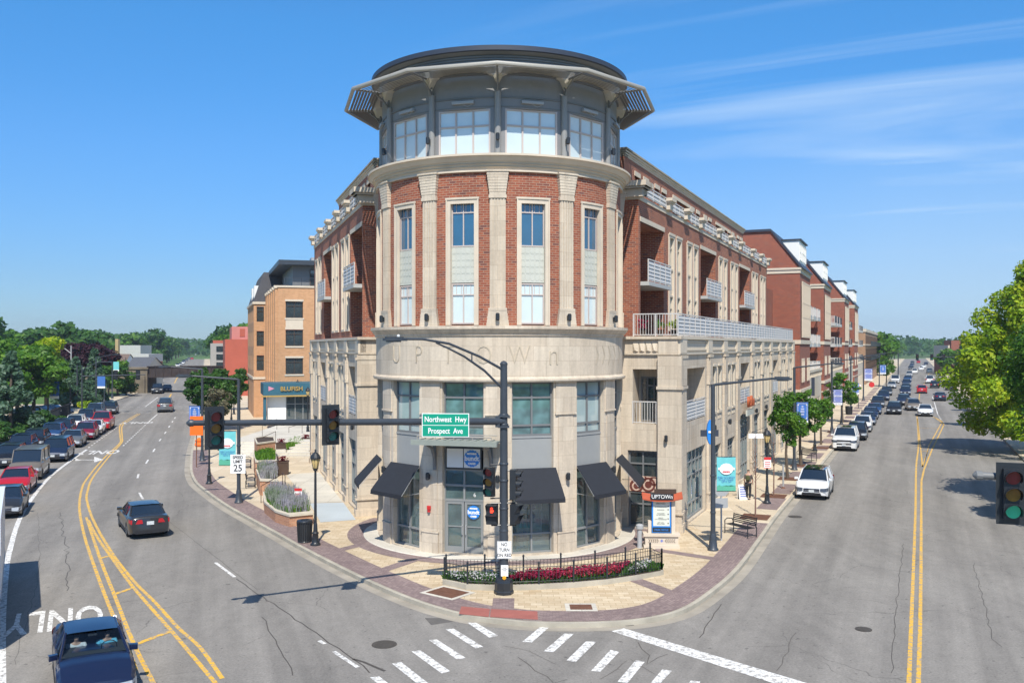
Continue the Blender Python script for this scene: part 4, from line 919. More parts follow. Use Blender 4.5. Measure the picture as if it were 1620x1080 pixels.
g=MB(); endwall(CRo,dR,-nRt,0,12.2,LR+.01,.1,9.4); endwall(CLo,dL,-nLt,0,10.2,LL+.01,.1,9.4); g.build('stone_wall',M['lime'],bld)
# terrace railing on top of the base, right wing
a=railpanel(2.2,1.1,False); put('terrace_railing',a.mesh('terrace_railing',M['rail']),bld,FFR.at(-1.12,.05,9.5),FFR.rz)
put('terrace_railing',railpanel(LR-.3,1.1,n=36).mesh('terrace_railing',M['rail']),bld,FR.at(LR/2,.05,9.5),FR.rz)
for i in (0,1,2): put('terrace_railing',railpanel(2.2,1.1,n=2).mesh('terrace_railing',M['rail']),bld,FR.at(9.5+i*14.5,1.2,9.5),FR.rz+math.pi/2)
for x_ in (1.3,5.0):
    walllamp(bld,FFR.at(-.5,-.24,0),FFR.rz,4.6,'wall_sconce') if x_<2 else None
for x_ in (7.0,11.5,16,21.5,26.1): walllamp(bld,FR.at(x_,-.24,0),FR.rz,4.55,'wall_sconce')
for x_ in (.45,4.7,9.0,13.2): walllamp(bld,FL.at(x_,-.24,0),FL.rz,4.75,'wall_sconce')
# planting on the terrace
# ------------------------------------------------------------ neighbouring buildings
def frame_thing(name,label,cat,o,rz,group=None):
    t=thing(name,label,cat,(o[0],o[1],0),rz,group); return t
def simplewin(w_,h_,cols=2,rows=(.7,),m='grey',glass_='gdark',fw=.07): 
    f,p=win(w_,h_,list(rows),cols,fw,.1,.05); return f.mesh('window',M[m]),p.mesh('pane',M[glass_])
sw=simplewin(.8,5.6,1,(.36,.62),'limeplain','gdark',.13); swn=simplewin(.8,2.4,1,(.7,),'limeplain','gblind',.15)
bdoor=simplewin(1.6,2.2,2,(.8,),'grey','gdark')
# four gabled brick blocks down the right street
def gabled(u0,w_,u1,label,zr=20.6,ze=16.8,extra=None,first=False):
    o=CRo+dR*u0; t=thing('gabled_brick_building',label,'building',(o.x,o.y,0),rzR,'gabled brick apartment blocks')
    D=13; zb=9.3; y2=2.6
    # body: gable module x 0..w_, then recessed section w_..L
    L=u1-u0
    g=MB(); hs=[(1.0+i*1.15,1.85+i*1.15,9.9,15.5,.2) for i in range(int((w_-2.2)/1.15)+1)]
    g.grid(0,w_,4.6,ze,hs+[(1.3,2.1,5.4,7.8,.2),(2.7,3.5,5.4,7.8,.2)]+([(w_-3.3,w_-2.5,5.4,7.8,.2),(w_-2,w_-1.2,5.4,7.8,.2)] if w_>8 else []))
    # gable wall facing the camera (x=0)
    gy=[(0,0),(2.9,zr-ze),(D,zr-ze)]
    pts=[(0,0,4.6),(0,0,ze),(0,2.9,zr),(0,D,zr),(0,D,4.6)]
    hg=[]
    g.poly(pts,[(p[1],p[2]) for p in pts]); g.poly([(w_,p[1],p[2]) for p in pts],[(p[1],p[2]) for p in pts])
    g.fq(w_,L,4.6,ze,y2+1.6); g.fq(w_,w_+.01,4.6,ze,0)
    g.fq(0,w_,.1,4.6,.0); 
    g.quad((0,0,.1),(0,D,.1),(0,D,4.6),(0,0,4.6),[(0,.1),(D,.1),(D,4.6),(0,4.6)])
    g.quad((L,y2,.1),(L,D,.1),(L,D,ze),(L,y2,ze),[(0,.1),(D,.1),(D,ze),(0,ze)])
    g.build('brick_wall',M['brick2'],t)
    for z0,z1,o_ in ((ze-.55,ze-.2,.07),(ze-.2,ze,.16),(4.4,4.75,.12),(9.25,9.65,.1),(3.3,3.45,.05)):
        g=MB(); g.box(-o_,w_+o_,-o_,.1,z0,z1); g.box(-o_,.1,.1,D,z0,z1); g.build('stone_band',M['cream'],t)
    g=MB(); 
    g.quad((-.15,-.3,ze),(w_+.15,-.3,ze),(w_+.15,2.8,zr+.12),(-.15,2.8,zr+.12)); g.quad((-.15,-.3,ze-.1),(w_+.15,-.3,ze-.1),(w_+.15,-.3,ze),(-.15,-.3,ze)); g.box(-.15,w_+.15,2.8,D,zr,zr+.14)
    g.quad((-.17,-.34,ze-.05),(-.17,2.8,zr+.15),(-.17,2.8,zr-.1),(-.17,-.1,ze-.05)); g.box(-.18,-.1,2.8,D,zr-.12,zr+.1)
    g.quad((w_,y2+1.4,ze),(L,y2+1.4,ze),(L,y2+4,zr-.6),(w_,y2+4,zr-.6)); g.box(w_,L,y2+4,D,zr-.8,zr-.6)
    rf=g.build('roof',M['navyroof'],t)
    # white dormer
    g=MB(); dx0,dx1=1.7,w_-1.7; g.prism([(dx0,.25),(dx1,.25),(dx1,3.2),(dx0,3.2)],ze+.4,ze+2.9); g.build('dormer',M['white'],t)
    g=MB(); g.box(dx0-.15,dx1+.15,.05,3.2,ze+2.9,ze+3.02); g.build('dormer_roof',M['navyroof'],t)
    dn=simplewin(.8,1.7,1,(.5,),'white','gdark',.08)
    n=int((dx1-dx0)/1.2)
    for i in range(n): winput(t,dn[0],dn[1],(dx0+(i+.5)*(dx1-dx0)/n,.17,ze+.9),0)
    for i in range(int((w_-2.2)/1.15)+1): winput(t,sw[0],sw[1],(1.425+i*1.15,-.16,9.9),0)
    for x_ in [1.7,3.1]+([w_-2.9,w_-1.6] if w_>8 else []): winput(t,swn[0],swn[1],(x_,-.12,5.4),0)
    # recessed section with balconies
    x_=L-3.5; k=0; rl=railpanel(3.0,1.05,False,2).mesh('railing',M['rail'] if first else M['pole'])
    while x_>w_+1 and x_>L-14:
        for z_ in (6.2,9.35,12.5):
            s_=MB(); s_.box(-1.6,1.6,-2.3,1.6,-.4,0); b=put('balcony',s_.mesh('balcony',M['slab']),t,(x_+1.6,y2,z_),0)
            put('railing',rl,b,(0,-2.25,0)); g=railpanel(3.6,1.05,first,3); put('railing',g.mesh('railing',M['rail']),b,(-1.55,-.4,0),math.pi/2); winput(t,bdoor[0],bdoor[1],(x_+1.6,y2+1.5,z_),0,name='balcony_door')
            pass
        x_-=5.2
    # stone shopfront across the recess and street level
    g=MB(); hs=[(x1,x1+1.6,.3,3.0,.25) for x1 in np.arange(w_+.6,L-1.8,2.4)]; g.grid(w_,L,.1,6.1,hs,y=.25); g.box(w_,L,.1,.5,6.1,6.4); 
    for x1 in np.arange(w_+.2,L,1.2): g.box(x1,x1+.15,.15,.3,5.5,6.1)
    g.box(w_,L,.25,y2+2,5.95,6.08)
    g.build('shopfront_wall',M['cream'],t)
    sf=simplewin(1.58,2.68,2,(.7,),'grey','gteal')
    for h in hs: winput(t,sf[0],sf[1],((h[0]+h[1])/2,.4,.31),0,name='shop_window')
    sf2=simplewin(1.8,2.6,2,(.7,),'grey','gteal')
    for x1 in np.arange(1.5,w_-1,2.6): winput(t,sf2[0],sf2[1],(x1,-.06,.4),0,name='shop_window')
    return t
gb=gabled(51,9.5,76.5,'gabled red brick block with white dormer next to the stone terrace of the corner building',first=True)
# balconies on the near gable wall (facing the camera) and the link to the corner building
l_=MB(); l_.grid(-5.4,-.05,4.6,14.5,[],y=2.6); l_.fq(-5.4,-.05,.1,4.6,2.6); l_.box(-5.4,-.05,2.6,13,14.5,14.6); l_.build('link_wall',M['brick2'],gb)
for z_ in (11.9,):
    s_=MB(); s_.box(-2.4,-.1,4.6,7.0,z_-.4,z_); s_.box(-2.4,-2.3,4.6,7,z_,z_+1.1); b=s_.build('balcony',M['slab'],gb)
wd=simplewin(1.7,2.6,2,(.75,),'pole','gblind'); winput(gb,wd[0],wd[1],(-.08,6.6,11.9),-math.pi/2); winput(gb,wd[0],wd[1],(-.08,6.6,9.0),-math.pi/2)
gabled(77,10,113.5,'gabled red brick block with white dormer second along the right street')
g3=gabled(114,10.5,140.5,'gabled red brick block with bunting on its balcony third along the right street')
gabled(141,12,180,'gabled red brick block farthest along the right street')
g=MB()
for i,mm in enumerate((0,)):
    for j in range(9):
        a0=math.pi+math.pi*j/8
    g.poly([(12.2+1.2+1.1*math.cos(math.pi+math.pi*j/12),-.2+1.1,11.1+.75*math.sin(math.pi+math.pi*j/12)) for j in range(13)])
g.build('bunting',M['sign_red'],g3)
g=MB(); g.poly([(12.2+1.2+.6*math.cos(math.pi+math.pi*j/12),.88,11.1+.42*math.sin(math.pi+math.pi*j/12)) for j in range(13)]); g.build('bunting_centre',M['blueban'],g3)
g=MB(); g.lathe([(1.5,0),(.05,.5)],(13,1.2,13.0),8); g.build('balcony_parasol',pbr('yellow_cloth',(.6,.55,.08),.8),g3)
# tan block beyond
o=CRo+dR*184; t=thing('tan_brick_building','tan brick building with dark balconies beyond the gabled blocks','building',(o.x,o.y,0),rzR)
g=MB(); g.prism([(0,0),(80,0),(80,16),(0,16)],.1,12.4); g.build('wall',brickmat('tan_brick',(.36,.20,.12),(.42,.24,.14),(.46,.27,.16),(.4,.3,.2)),t)
g=MB(); g.box(-.2,80,-.2,16,12.4,13.1); g.box(-.1,80,-.1,.1,9.2,9.6); g.box(-.1,.1,-.1,16,9.2,9.6); g.build('parapet',M['cream'],t)
wm=simplewin(2.0,2.2,2,(.8,),'brown','gdark')
for i in range(16):
    for z_ in (3.6,6.6,9.8):
        winput(t,wm[0],wm[1],(2.5+i*5,-.08,z_-1+.6),0)
        if z_>3.6 : s_=MB(); s_.box(-1.6,1.6,-1.2,.0,-.2,0); s_.box(-1.6,1.6,-1.2,-1.15,0,1.05); s_.build('balcony',M['black'],t,(2.5+i*5,0,z_-.6))
for y_ in (3,8): winput(t,wm[0],wm[1],(-.08,y_,7),-math.pi/2); winput(t,wm[0],wm[1],(-.08,y_,3.5),-math.pi/2)
# orange brick building on the left with a mansard and a restaurant front
Kx=P(441,2000).x; K0=Vector((-25.3,99,0)); rF=rzFL
t=thing('orange_brick_building','orange brick building with dark mansard roof and teal restaurant canopy left of the corner building','building',(K0.x,K0.y,0),rF)
def gw(x0,x1,y,z0,z1,hs,m,par=t,name='brick_wall'): g=MB(); g.grid(x0,x1,z0,z1,hs,y); return g.build(name,m,par)
hw=1.85; cols=(1.75,6.1,10.4); lev=((6.0,1.75),(9.05,1.8),(12.1,1.8))
gw(0,13,0,1.0,15.4,[(c-hw/2,c+hw/2,z_,z_+h_,.25) for c in cols for z_,h_ in lev],M['obrick'])
w1=simplewin(hw,1.78,2,(.72,),'brown','gdark')
for c in cols:
    for z_,h_ in lev: winput(t,w1[0],w1[1],(c,.12,z_),0)
g=MB()
for c in cols:
    for z_,h_ in lev: g.box(c-hw/2-.1,c+hw/2+.1,-.07,.0,z_-.18,z_); g.box(c-hw/2-.05,c+hw/2+.05,-.05,.0,z_+h_,z_+h_+.2)
    g.box(c-hw/2,c+hw/2,-.03,.02,10.98,11.98)
g.box(-.1,13,-.1,.3,15.4,15.6); g.box(-.08,13,-.08,0,4.9,5.15); g.box(-.1,.1,.1,17,4.9,5.15); g.build('stone_trim',M['cream'],t)
# side walls along the street: local frame rotated by -90
def sidewall(x,y0,y1,z0,z1,strips,m=M['obrick']):
    g=MB(lambda a,b,c:(x+b,y1-(a-y0),c),1e9)
    hs=[(s-.45,s+.45,z_,z_+1.9,.2) for s in strips for z_ in (6.0,9.05,12.1) if z_+1.9<z1]
    g.grid(y0,y1,z0,z1,hs); g.build('brick_wall',m,t)
    f=simplewin(.9,1.88,1,(.7,),'brown','gdark')
    for h in hs: winput(t,f[0],f[1],(x+.1,y1-((h[0]+h[1])/2-y0),h[2]),-math.pi/2)
sidewall(0,0,17,1,15.4,(2.2,5.5,9,12.5,15.2)); 
gw(-1.7,0,17,.1,14.4,[(-1.35,-.45,z_,z_+1.9,.2) for z_ in (6.0,9.05,12.1)],M['obrick']); f_=simplewin(.9,1.88,1,(.7,),'brown','gdark'); [winput(t,f_[0],f_[1],(-.9,17.1,z_),0) for z_ in (6.0,9.05,12.1)]
sidewall(-1.7,17,34,.1,14.4,(20,24,28,32))
g=MB()
for y_ in (.6,3.8,7.2,10.8,13.8,16.4): g.box(-.3,.0,y_-.45,y_+.45,1,15.3); 
g.build('brick_pier',M['obrick'],t)
g=MB()
for y_ in (.6,3.8,7.2,10.8,13.8,16.4): g.box(-.4,.1,y_-.55,y_+.55,15.3,15.6)
g.box(-1.85,-1.6,16.9,34,14.3,14.6); g.box(-1.85,0,16.85,17,14.3,14.6); g.box(-1.8,-1.6,16.95,34,4.9,5.2); g.box(-1.8,0,16.9,17,4.9,5.2); g.build('stone_coping',M['cream'],t)
g=MB(); 
g.quad((-1.7,17,14.6),(4,17,14.6),(4,18.2,18.4),(-.4,18.2,18.4)); g.quad((-1.7,34,14.6),(-1.7,17,14.6),(-.4,18.2,18.4),(-.4,34,18.4)); g.quad((-.4,18.2,18.4),(4,18.2,18.4),(4,34,18.4),(-.4,34,18.4)); g.build('mansard_roof',M['slate'],t)
for i in range(2):
    g=MB(); g.box(-1.5,-.6,20+i*6,21.6+i*6,15.0,16.8); g.build('dormer',M['white'],t)
g=MB(); g.prism([(1.8,2.6),(13,2.6),(13,17),(1.8,17)],15.4,18.0); g.build('penthouse_wall',M['grey'],t)
for c in (4.6,8.2): winput(t,w1[0],w1[1],(c,2.5,15.8),0)
g=MB(); g.prism([(.2,1.2),(13,1.2),(13,18),(.2,18)],18.0,18.12); g.box(.2,13,1.2,1.4,18.12,18.5); g.box(.2,.4,1.4,18,18.12,18.5); g.build('roof_overhang',M['pole'],t)
g=MB(); g.box(4,7,4,6,18.2,19.1); g.box(8,9,4,6,18.2,19.9); g.build('roof_unit',M['alum'],t)
put('roof_railing',railpanel(11,1.0,False,6).mesh('roof_railing',M['pole']),t,(6.2,.3,15.5),0)
g=MB(); g.box(0,13,.3,17,1,1.01); g.prism([(0.3,.3),(13,.3),(13,17),(.3,17)],15.3,15.39); g.build('flat_roof',M['membrane'],t)
# restaurant front
teal=pbr('teal_canopy',(.025,.115,.17),.6)
g=MB(); g.box(-1.8,3.9,-5.2,.0,4.0,5.2); g.build('restaurant_canopy',teal,t)
g=MB(); g.box(3.2,3.9,-5.1,-4.5,.9,4.0); g.box(-1.8,-1.5,-5.1,-4.7,.9,4.0); g.build('canopy_post',teal,t)
g=MB(); g.box(-2.0,4.0,-5.3,-5.15,3.85,4.0); g.build('canopy_fascia_trim',M['gold'],t)
g=MB(); g.box(-1.4,.5,-4.4,-4.2,.9,3.8); g.build('white_entry_wall',M['white'],t); g=MB(); g.box(.5,3.1,-4.3,-4.2,.9,3.8); e_=g.build('restaurant_glazing',M['gdark'],t)
g=MB()
for x_ in (.5,1.4,2.2,3.0): g.box(x_,x_+.08,-4.36,-4.3,.9,3.8)
g.box(.5,3.1,-4.35,-4.3,3.0,3.08); g.build('glazing_bar',M['greylt'],t)
put('restaurant_lettering',text_mesh('BLUFISH',.62,.05,M['gold'],bold=.01),t,(1.0,-5.3,4.65),UP)
g=MB(); g.poly([(-1.3,-5.23,4.45),(-.7,-5.23,4.7),(-1.3,-5.23,4.95)]); g.build('pink_emblem',pbr('pink',(.6,.25,.35)),t)
# red building and concrete building beyond
def boxbld(name,label,px0,px1,Y,ztop,m,dep=20,parts=None):
    x0=(px0-CX)/F*Y; x1=(px1-CX)/F*Y; t=thing(name,label,'building',(x0,Y,0),0)
    L=x1-x0; d=Vector((TAN_L,1)); q=[(0,0),(L,0),(L+TAN_L*dep+.0,dep),(TAN_L*dep,dep)]
    g=MB(); g.prism([(0,0),(L+8,0),(L+8+TAN_L*dep,dep),(TAN_L*dep,dep)],.0,ztop); g.build('wall',m,t); return t,L
redm=pbr('red_painted_brick',(.42,.10,.06),.85,var=.15,scale=.4); pinkm=pbr('faded_pink_brick',(.56,.21,.18),.85,var=.15,scale=.4)
t,L=boxbld('red_building','plain red brick building with a faded pink upper storey behind the orange building',356,394,165,10.3,redm)
g=MB(); g.prism([(.9,1),(14,1),(14,16),(.9-5,16)],10.3,12.6); g.build('upper_storey',pinkm,t); g=MB(); g.box(2.4,3.3,.92,1.0,10.8,12.2); g.build('blank_panel',redm,t); g=MB(); g.box(3,5,4,6,12.6,13.4); g.build('roof_unit',M['alum'],t)
t,L=boxbld('concrete_building','grey concrete building with stacked balconies left of the red building',333,355,200,9.7,pbr('grey_concrete',(.36,.34,.31),.9),12)
cw=simplewin(1.5,1.15,1,(),'black','gdark')
for i in range(5): winput(t,cw[0],cw[1],(2.05,-.12,7.9-i*1.75),0)
g=MB(); g.box(.2,2.5,1,4,9.7,10.35); g.build('red_roof_box',redm,t)
# railway bridge
a=P(233,2000); 
Yb=178; bo=Vector(((233-CX)/F*Yb,Yb,0)); t=thing('railway_bridge','rusty dark steel railway bridge over the left street with concrete abutments','bridge',(bo.x,bo.y,0),R_(8))
g=MB(); g.box(0,22,-.25,.25,3.1,5.15); g.box(0,22,5,5.5,3.1,5.15)
for i in range(15): g.box(i*1.5,i*1.5+.12,-.42,-.25,3.1,5.1)
g.box(0,22,-.45,-.2,3.0,3.15); g.box(0,22,-.45,-.2,5.05,5.2); g.build('girder',pbr('rusted_girder',(.045,.032,.030),.8,var=.5,scale=.8),t)
g=MB(); g.box(0,22,0.25,5.0,3.3,3.6); g.build('deck',M['iron'],t)
abm=pbr('stained_concrete',(.20,.165,.12),.95,var=.45,scale=.6)
g=MB(); g.grid(-5.2,.2,.0,4.6,[(-3.7,-2.2,0,2.1,3,True)],y=-.8); g.box(-5.2,.2,2.3,6.5,0,4.6); g.box(-5.5,.4,-1,6.5,4.6,4.95); g.box(-1.2,-.2,-1.2,-.8,0,3.3); g.box(-5.5,-4.9,-1.3,-.8,0,4.3)
g.quad((.2,-.8,0),(.2,6.5,0),(.2,6.5,4.6),(.2,-.8,4.6)); g.build('abutment',abm,t)
g=MB(); g.box(13.2,20,-.8,6.5,0,4.6); g.build('abutment',abm,t)
g=MB(); g.box(-40,-5.2,2.3,3,.0,3.6); g.build('retaining_wall',abm,t)
# low houses and blocks beyond the left trees
def house(px0,px1,pyt,pyb,Y,wallm,roofm,label,flat=False,cat='house',name='house'):
    x0=(px0-CX)/F*Y; x1=(px1-CX)/F*Y; zt=CH-(pyt-HY)/F*Y; ze=CH-(pyb-HY)/F*Y; t=thing(name,label,cat,((x0+x1)/2,Y,0)); w_=(x1-x0)/2
    g=MB(); g.prism([(-w_,0),(w_,0),(w_,10),(-w_,10)],0,ze); 
    if not flat:
        g.poly([(-w_,0,ze),(-w_,10,ze),(-w_,5,zt)]); g.poly([(w_,0,ze),(w_,10,ze),(w_,5,zt)])
    g.build('wall',wallm,t)
    g=MB()
    if flat: g.box(-w_-.1,w_+.1,-.1,10,ze,zt)
    else: g.quad((-w_-.5,-.5,ze-.2),(w_+.5,-.5,ze-.2),(w_+.2,5,zt),(-w_-.2,5,zt)); g.quad((-w_-.5,10.5,ze-.2),(w_+.5,10.5,ze-.2),(w_+.2,5,zt),(-w_-.2,5,zt)); 
    g.build('roof',roofm,t)
    f=simplewin(1.1,1.3,2,(.5,),'white','gdark')
    n=max(2,int(w_/2.2))
    for i in range(n): winput(t,f[0],f[1],(-w_+(i+.5)*2*w_/n,-.1,max(.6,ze-2.2)),0)
    return t
brn=pbr('brown_shingles',(.17,.12,.095),.95,var=.25); gsh=pbr('grey_shingles',(.10,.105,.12),.95,var=.25)
yb=pbr('yellow_brick',(.46,.34,.17),.9)
t=house(190,222,546,561,330,yb,M['membrane'],'yellow brick block with a tall chimney beyond the trees on the left',True,'building','yellow_brick_building')
g=MB(); g.box(-5.0,-3.9,-1,.5,0,11.7); g.build('chimney',yb,t)
house(165,192,560,580,225,M['white'],brn,'brown roofed house with a white gable wall beyond the beech'); 
house(190,235,560,572,250,redm,M['membrane'],'long low orange brick shop with a flat pale roof beyond the houses',True,'building','low_shop_building'); house(200,232,565,580,215,M['cream'],gsh,'grey roofed house in front of the orange shop')
house(22,44,555,566,190,M['cream'],brn,'brown roofed house among the trees at far left')
t=house(1500,1539,546,566,300,M['brick2'],M['cream'],'flat roofed red brick block beyond the trees on the right',True,'building','brick_block'); g=MB(); g.box(-3.5,-.5,-1,4,5,11); g.build('stair_tower',M['brick2'],t)
# ------------------------------------------------------------ plaza on the left: steps, planters, rails
fl=lambda p,h=.15:P(p[0],p[1],h)
g=MB(); q=[P(505,828,.15),P(560,822,.15),P(528,792,.15),P(500,795,.15)]
g.sheet([V2(v) for v in (P(507,826,.15),P(563,822,.15),P(543,794.5,.15),P(490,796,.15))],.162); struct('pale_slab',g,pbr('wet_blue_concrete',(.50,.56,.60),.5,var=.15,scale=.5))
g=MB(); g.sheet([V2(v) for v in (P(489,795.5,.15),P(542,793.5,.15),P(505,747,.15),P(452,750,.15))],.162); struct('white_slab',g,M['concrete'])
def planter(label,pts,zt,cap=.22,plant=None,walls=M['planterbrick'],n=500,m='lf_lav',hh=.55,sz=.07):
    w_=[P(x_,y_,zt) for x_,y_ in pts]; c=sum(w_,Vector((0,0,0)))/len(w_); t=thing('brick_planter',label,'planter',(c.x,c.y,.15))
    q=[(p.x-c.x,p.y-c.y) for p in w_]; inn=[(x_*.86,y_*.86) for x_,y_ in q]
    g=MB(); g.prism([(x_*.98,y_*.98) for x_,y_ in q],-.05,zt-.15-.10); g.build('brick_wall',walls,t)
    g=MB(); nn=len(q)
    for i in range(nn):
        a,b,c_,d_=q[i],q[(i+1)%nn],inn[(i+1)%nn],inn[i]
        for z_ in (zt-.15,): g.quad((a[0],a[1],z_),(b[0],b[1],z_),(c_[0],c_[1],z_),(d_[0],d_[1],z_))
        g.quad((a[0],a[1],zt-.25),(b[0],b[1],zt-.25),(b[0],b[1],zt-.15),(a[0],a[1],zt-.15)); g.quad((d_[0],d_[1],zt-.25),(c_[0],c_[1],zt-.25),(c_[0],c_[1],zt-.15),(d_[0],d_[1],zt-.15))
    g.build('cap_stone',M['stone'],t)
    g=MB(); g.sheet(inn,zt-.2); g.build('soil',M['soil'],t)
    return t,inn,c,zt
def inpoly(x_,y_,q):
    r=False;n=len(q)
    for i in range(n):
        a,b=q[i],q[(i+1)%n]
        if (a[1]>y_)!=(b[1]>y_) and x_<(b[0]-a[0])*(y_-a[1])/(b[1]-a[1])+a[0]: r=not r
    return r
def clumps(name,label,inn,c,z0,n,m,h,sz,kind='stuff',cat=None,blade=True,spread=.12):
    g=MB(); xs_=[p[0] for p in inn]; ys_=[p[1] for p in inn]; k=0
    while k<n:
        x_=random.uniform(min(xs_),max(xs_)); y_=random.uniform(min(ys_),max(ys_))
        if not inpoly(x_,y_,inn): continue
        k+=1; a=random.uniform(0,6.28); hh=h*random.uniform(.5,1.1); lx,ly=random.uniform(-spread,spread),random.uniform(-spread,spread)
        dx,dy=math.cos(a)*sz,math.sin(a)*sz
        if blade: g.quad((x_-dx,y_-dy,0),(x_+dx,y_+dy,0),(x_+dx*.5+lx,y_+dy*.5+ly,hh),(x_-dx*.5+lx,y_-dy*.5+ly,hh))
        else:
            zz_=hh; t_=random.uniform(-.05,.05); g.quad((x_-dx,y_-dy,zz_),(x_-dy,y_+dx,zz_+t_),(x_+dx,y_+dy,zz_+.02),(x_+dy,y_-dx,zz_-t_))
    o=g.build(name,m,None,(c.x,c.y,z0)); return tag(o,label,cat or 'plants',None,kind)
t,inn,c,zt=planter('big curved brick planter of lavender nearest the corner',[(415.8,777),(417.6,793),(435,807),(458,814),(496,810.5),(489,793),(470,780),(440,772)],.75)
clumps('lavender','silvery lavender bushes filling the nearest curved planter',inn,c,.62,3000,M['lf_lav'],.72,.02); clumps('border_plants','low green plants round the lavender in the nearest planter',inn,c,.62,2200,M['lf_green'],.42,.035)
t,inn,c,zt=planter('second brick planter of lavender with an iron handrail in front',[(405,742),(411,758),(440,759),(438,742),(424,739)],1.1)
clumps('lavender','silvery grass clump in the second planter',inn,c,.95,1500,M['lf_lav'],.75,.025)
t,inn,c,zt=planter('third brick planter of pink and green plants below the steps',[(401,718),(404,729),(438,728),(436,714),(420,712)],1.3)
clumps('border_plants','green bedding plants with pale pink flowers in the third planter',inn,c,1.2,1000,M['lf_green'],.4,.05)
planter('tall square brick planter beside the handrail',[(402,692),(406,701),(436,697),(434,690),(418,689)],1.9)
t,inn,c,zt=planter('low kerbed flower bed by the far facade',[(452,704),(452,712),(482,706),(482,697),(470,696)],.6)
clumps('border_plants','long green flower bed by the far facade',inn,c,.55,1500,M['lf_green'],.5,.06)
# steps up to the restaurant
g=MB()
for i in range(6):
    a=P(383,2000); y0=73+i*.75; g.box(-22.5+(-.3338)*(i*.75),-11.6-.3338*(y0-70),y0,y0+30-i*.1,.15+i*.15-.1,.15+(i+1)*.15)
o=g.build('steps',M['concrete']); tag(o,'pale concrete steps and upper terrace before the restaurant',None,None,'structure')
def handrail(label,pts,h=.95):
    q=[P(x_,y_,z_) for x_,y_,z_ in pts]; t=thing('handrail',label,'handrail',(q[0].x,q[0].y,q[0].z),0,'iron handrails beside the planters')
    q=[p-q[0] for p in q]; g=MB(); g.tube([tuple(p+Vector((0,0,h))) for p in q],.022,6); g.build('top_rail',M['brown'],t)
    for p in q: g=MB(); g.tube([tuple(p),tuple(p+Vector((0,0,h)))],.02,6); g.build('post',M['brown'],t)
handrail('iron handrail in front of the nearest lavender planter',[(413,795,.15),(447,776,.9)]); handrail('short iron handrail behind the nearest lavender planter',[(447,774,.9),(451,779,.9)])
handrail('iron handrail climbing past the second planter',[(403,764,.15),(441,752,1)]); handrail('iron handrail beside the tall square planter',[(413,712,.9),(436,701,1.4)]); handrail('iron handrail on the steps before the restaurant',[(415,690,1.1),(438,679,1.3)]); handrail('iron handrail by the dark planter tub',[(457,692,.6),(478,686,1.)])
def tub(label,px,py,z_=.15,s_=.8):
    p=P(px,py,z_); t=thing('planter_tub',label,'planter',(p.x,p.y,z_),R_(10)); g=MB(); g.prism([(-s_/2,-s_/2),(s_/2,-s_/2),(s_/2,s_/2),(-s_/2,s_/2)],0,.85); g.box(-s_/2-.03,s_/2+.03,-s_/2-.03,s_/2+.03,.85,.93); g.build('tub',M['brown'],t); g=MB()
    for i in range(140): a,r=random.uniform(0,6.28),random.uniform(0,.36); x_,y_=r*math.cos(a),r*math.sin(a); z0=random.uniform(.95,1.25); d_=.06; g.quad((x_-d_,y_,z0),(x_,y_-d_,z0+.04),(x_+d_,y_,z0),(x_,y_+d_,z0+.03))
    g.build('flowers',M['lf_pink'],t)
tub('dark square tub nearest the white slab',447,750); tub('dark square tub in the middle of the plaza',445,718); tub('dark square tub by the facade',484,710)
# ------------------------------------------------------------ corner flower bed with iron fence
front=[(700,918,.3),(737,926,.3),(790,928,.3),(852,926,.3),(908,923,.3),(962,918,.3),(1008,911,.3),(1050,903,.3)]
back=[(706,913,.3),(767,913,.3),(828,914,.3),(887,911,.3),(941,906.5,.3),(989,900.5,.3),(1028,893,.3),(1046,899,.3)]
fw_=[V2(P(x_,y_,.3)) for x_,y_,_ in front]; bw_=[V2(P(x_,y_-2,.3)) for x_,y_,_ in back]
bed=fw_+bw_[::-1]; c0=Vector((sum(p[0] for p in bed)/len(bed),sum(p[1] for p in bed)/len(bed),0))
g=MB(); g.prism([(p[0]-c0.x,p[1]-c0.y) for p in bed],.15,.34); t=thing('flower_bed_kerb','low concrete kerbed crescent flower bed round the tower','flower bed',(c0.x,c0.y,0)); g.build('kerb',M['kerb'],t)
inb=[((p[0]-c0.x)*.97,(p[1]-c0.y)*.90) for p in bed]; g=MB(); g.sheet(inb,.345); g.build('soil',M['soil'],t)
def seg(u0,u1):
    def at(pl,u): u*=len(pl)-1; i=min(int(u),len(pl)-2); f_=u-i; return (pl[i][0]*(1-f_)+pl[i+1][0]*f_-c0.x,pl[i][1]*(1-f_)+pl[i+1][1]*f_-c0.y)
    us=[u0+(u1-u0)*i/6 for i in range(7)]; A=[at(fw_,u) for u in us]; B=[at(bw_,u) for u in us]
    m=lambda a,b,k:(a[0]*(1-k)+b[0]*k,a[1]*(1-k)+b[1]*k)
    return [m(a,b,.12) for a,b in zip(A,B)]+[m(b,a,.12) for a,b in zip(A,B)][::-1]
cc=Vector((c0.x,c0.y,0))
clumps('bedding_foliage','green bedding foliage in the crescent bed',seg(0,1),cc,.35,2600,M['lf_dark'],.22,.05)
clumps('white_flowers','white flowers at the left end of the crescent bed',seg(.02,.28),cc,.35,450,M['lf_white'],.22,.04,blade=False)
clumps('crimson_flowers','crimson flowers in the middle of the crescent bed',seg(.30,.76),cc,.35,2600,M['lf_pink'],.27,.045,blade=False)
clumps('white_flowers','white flowers towards the right end of the crescent bed',seg(.80,.9),cc,.35,250,M['lf_white'],.22,.04,blade=False)
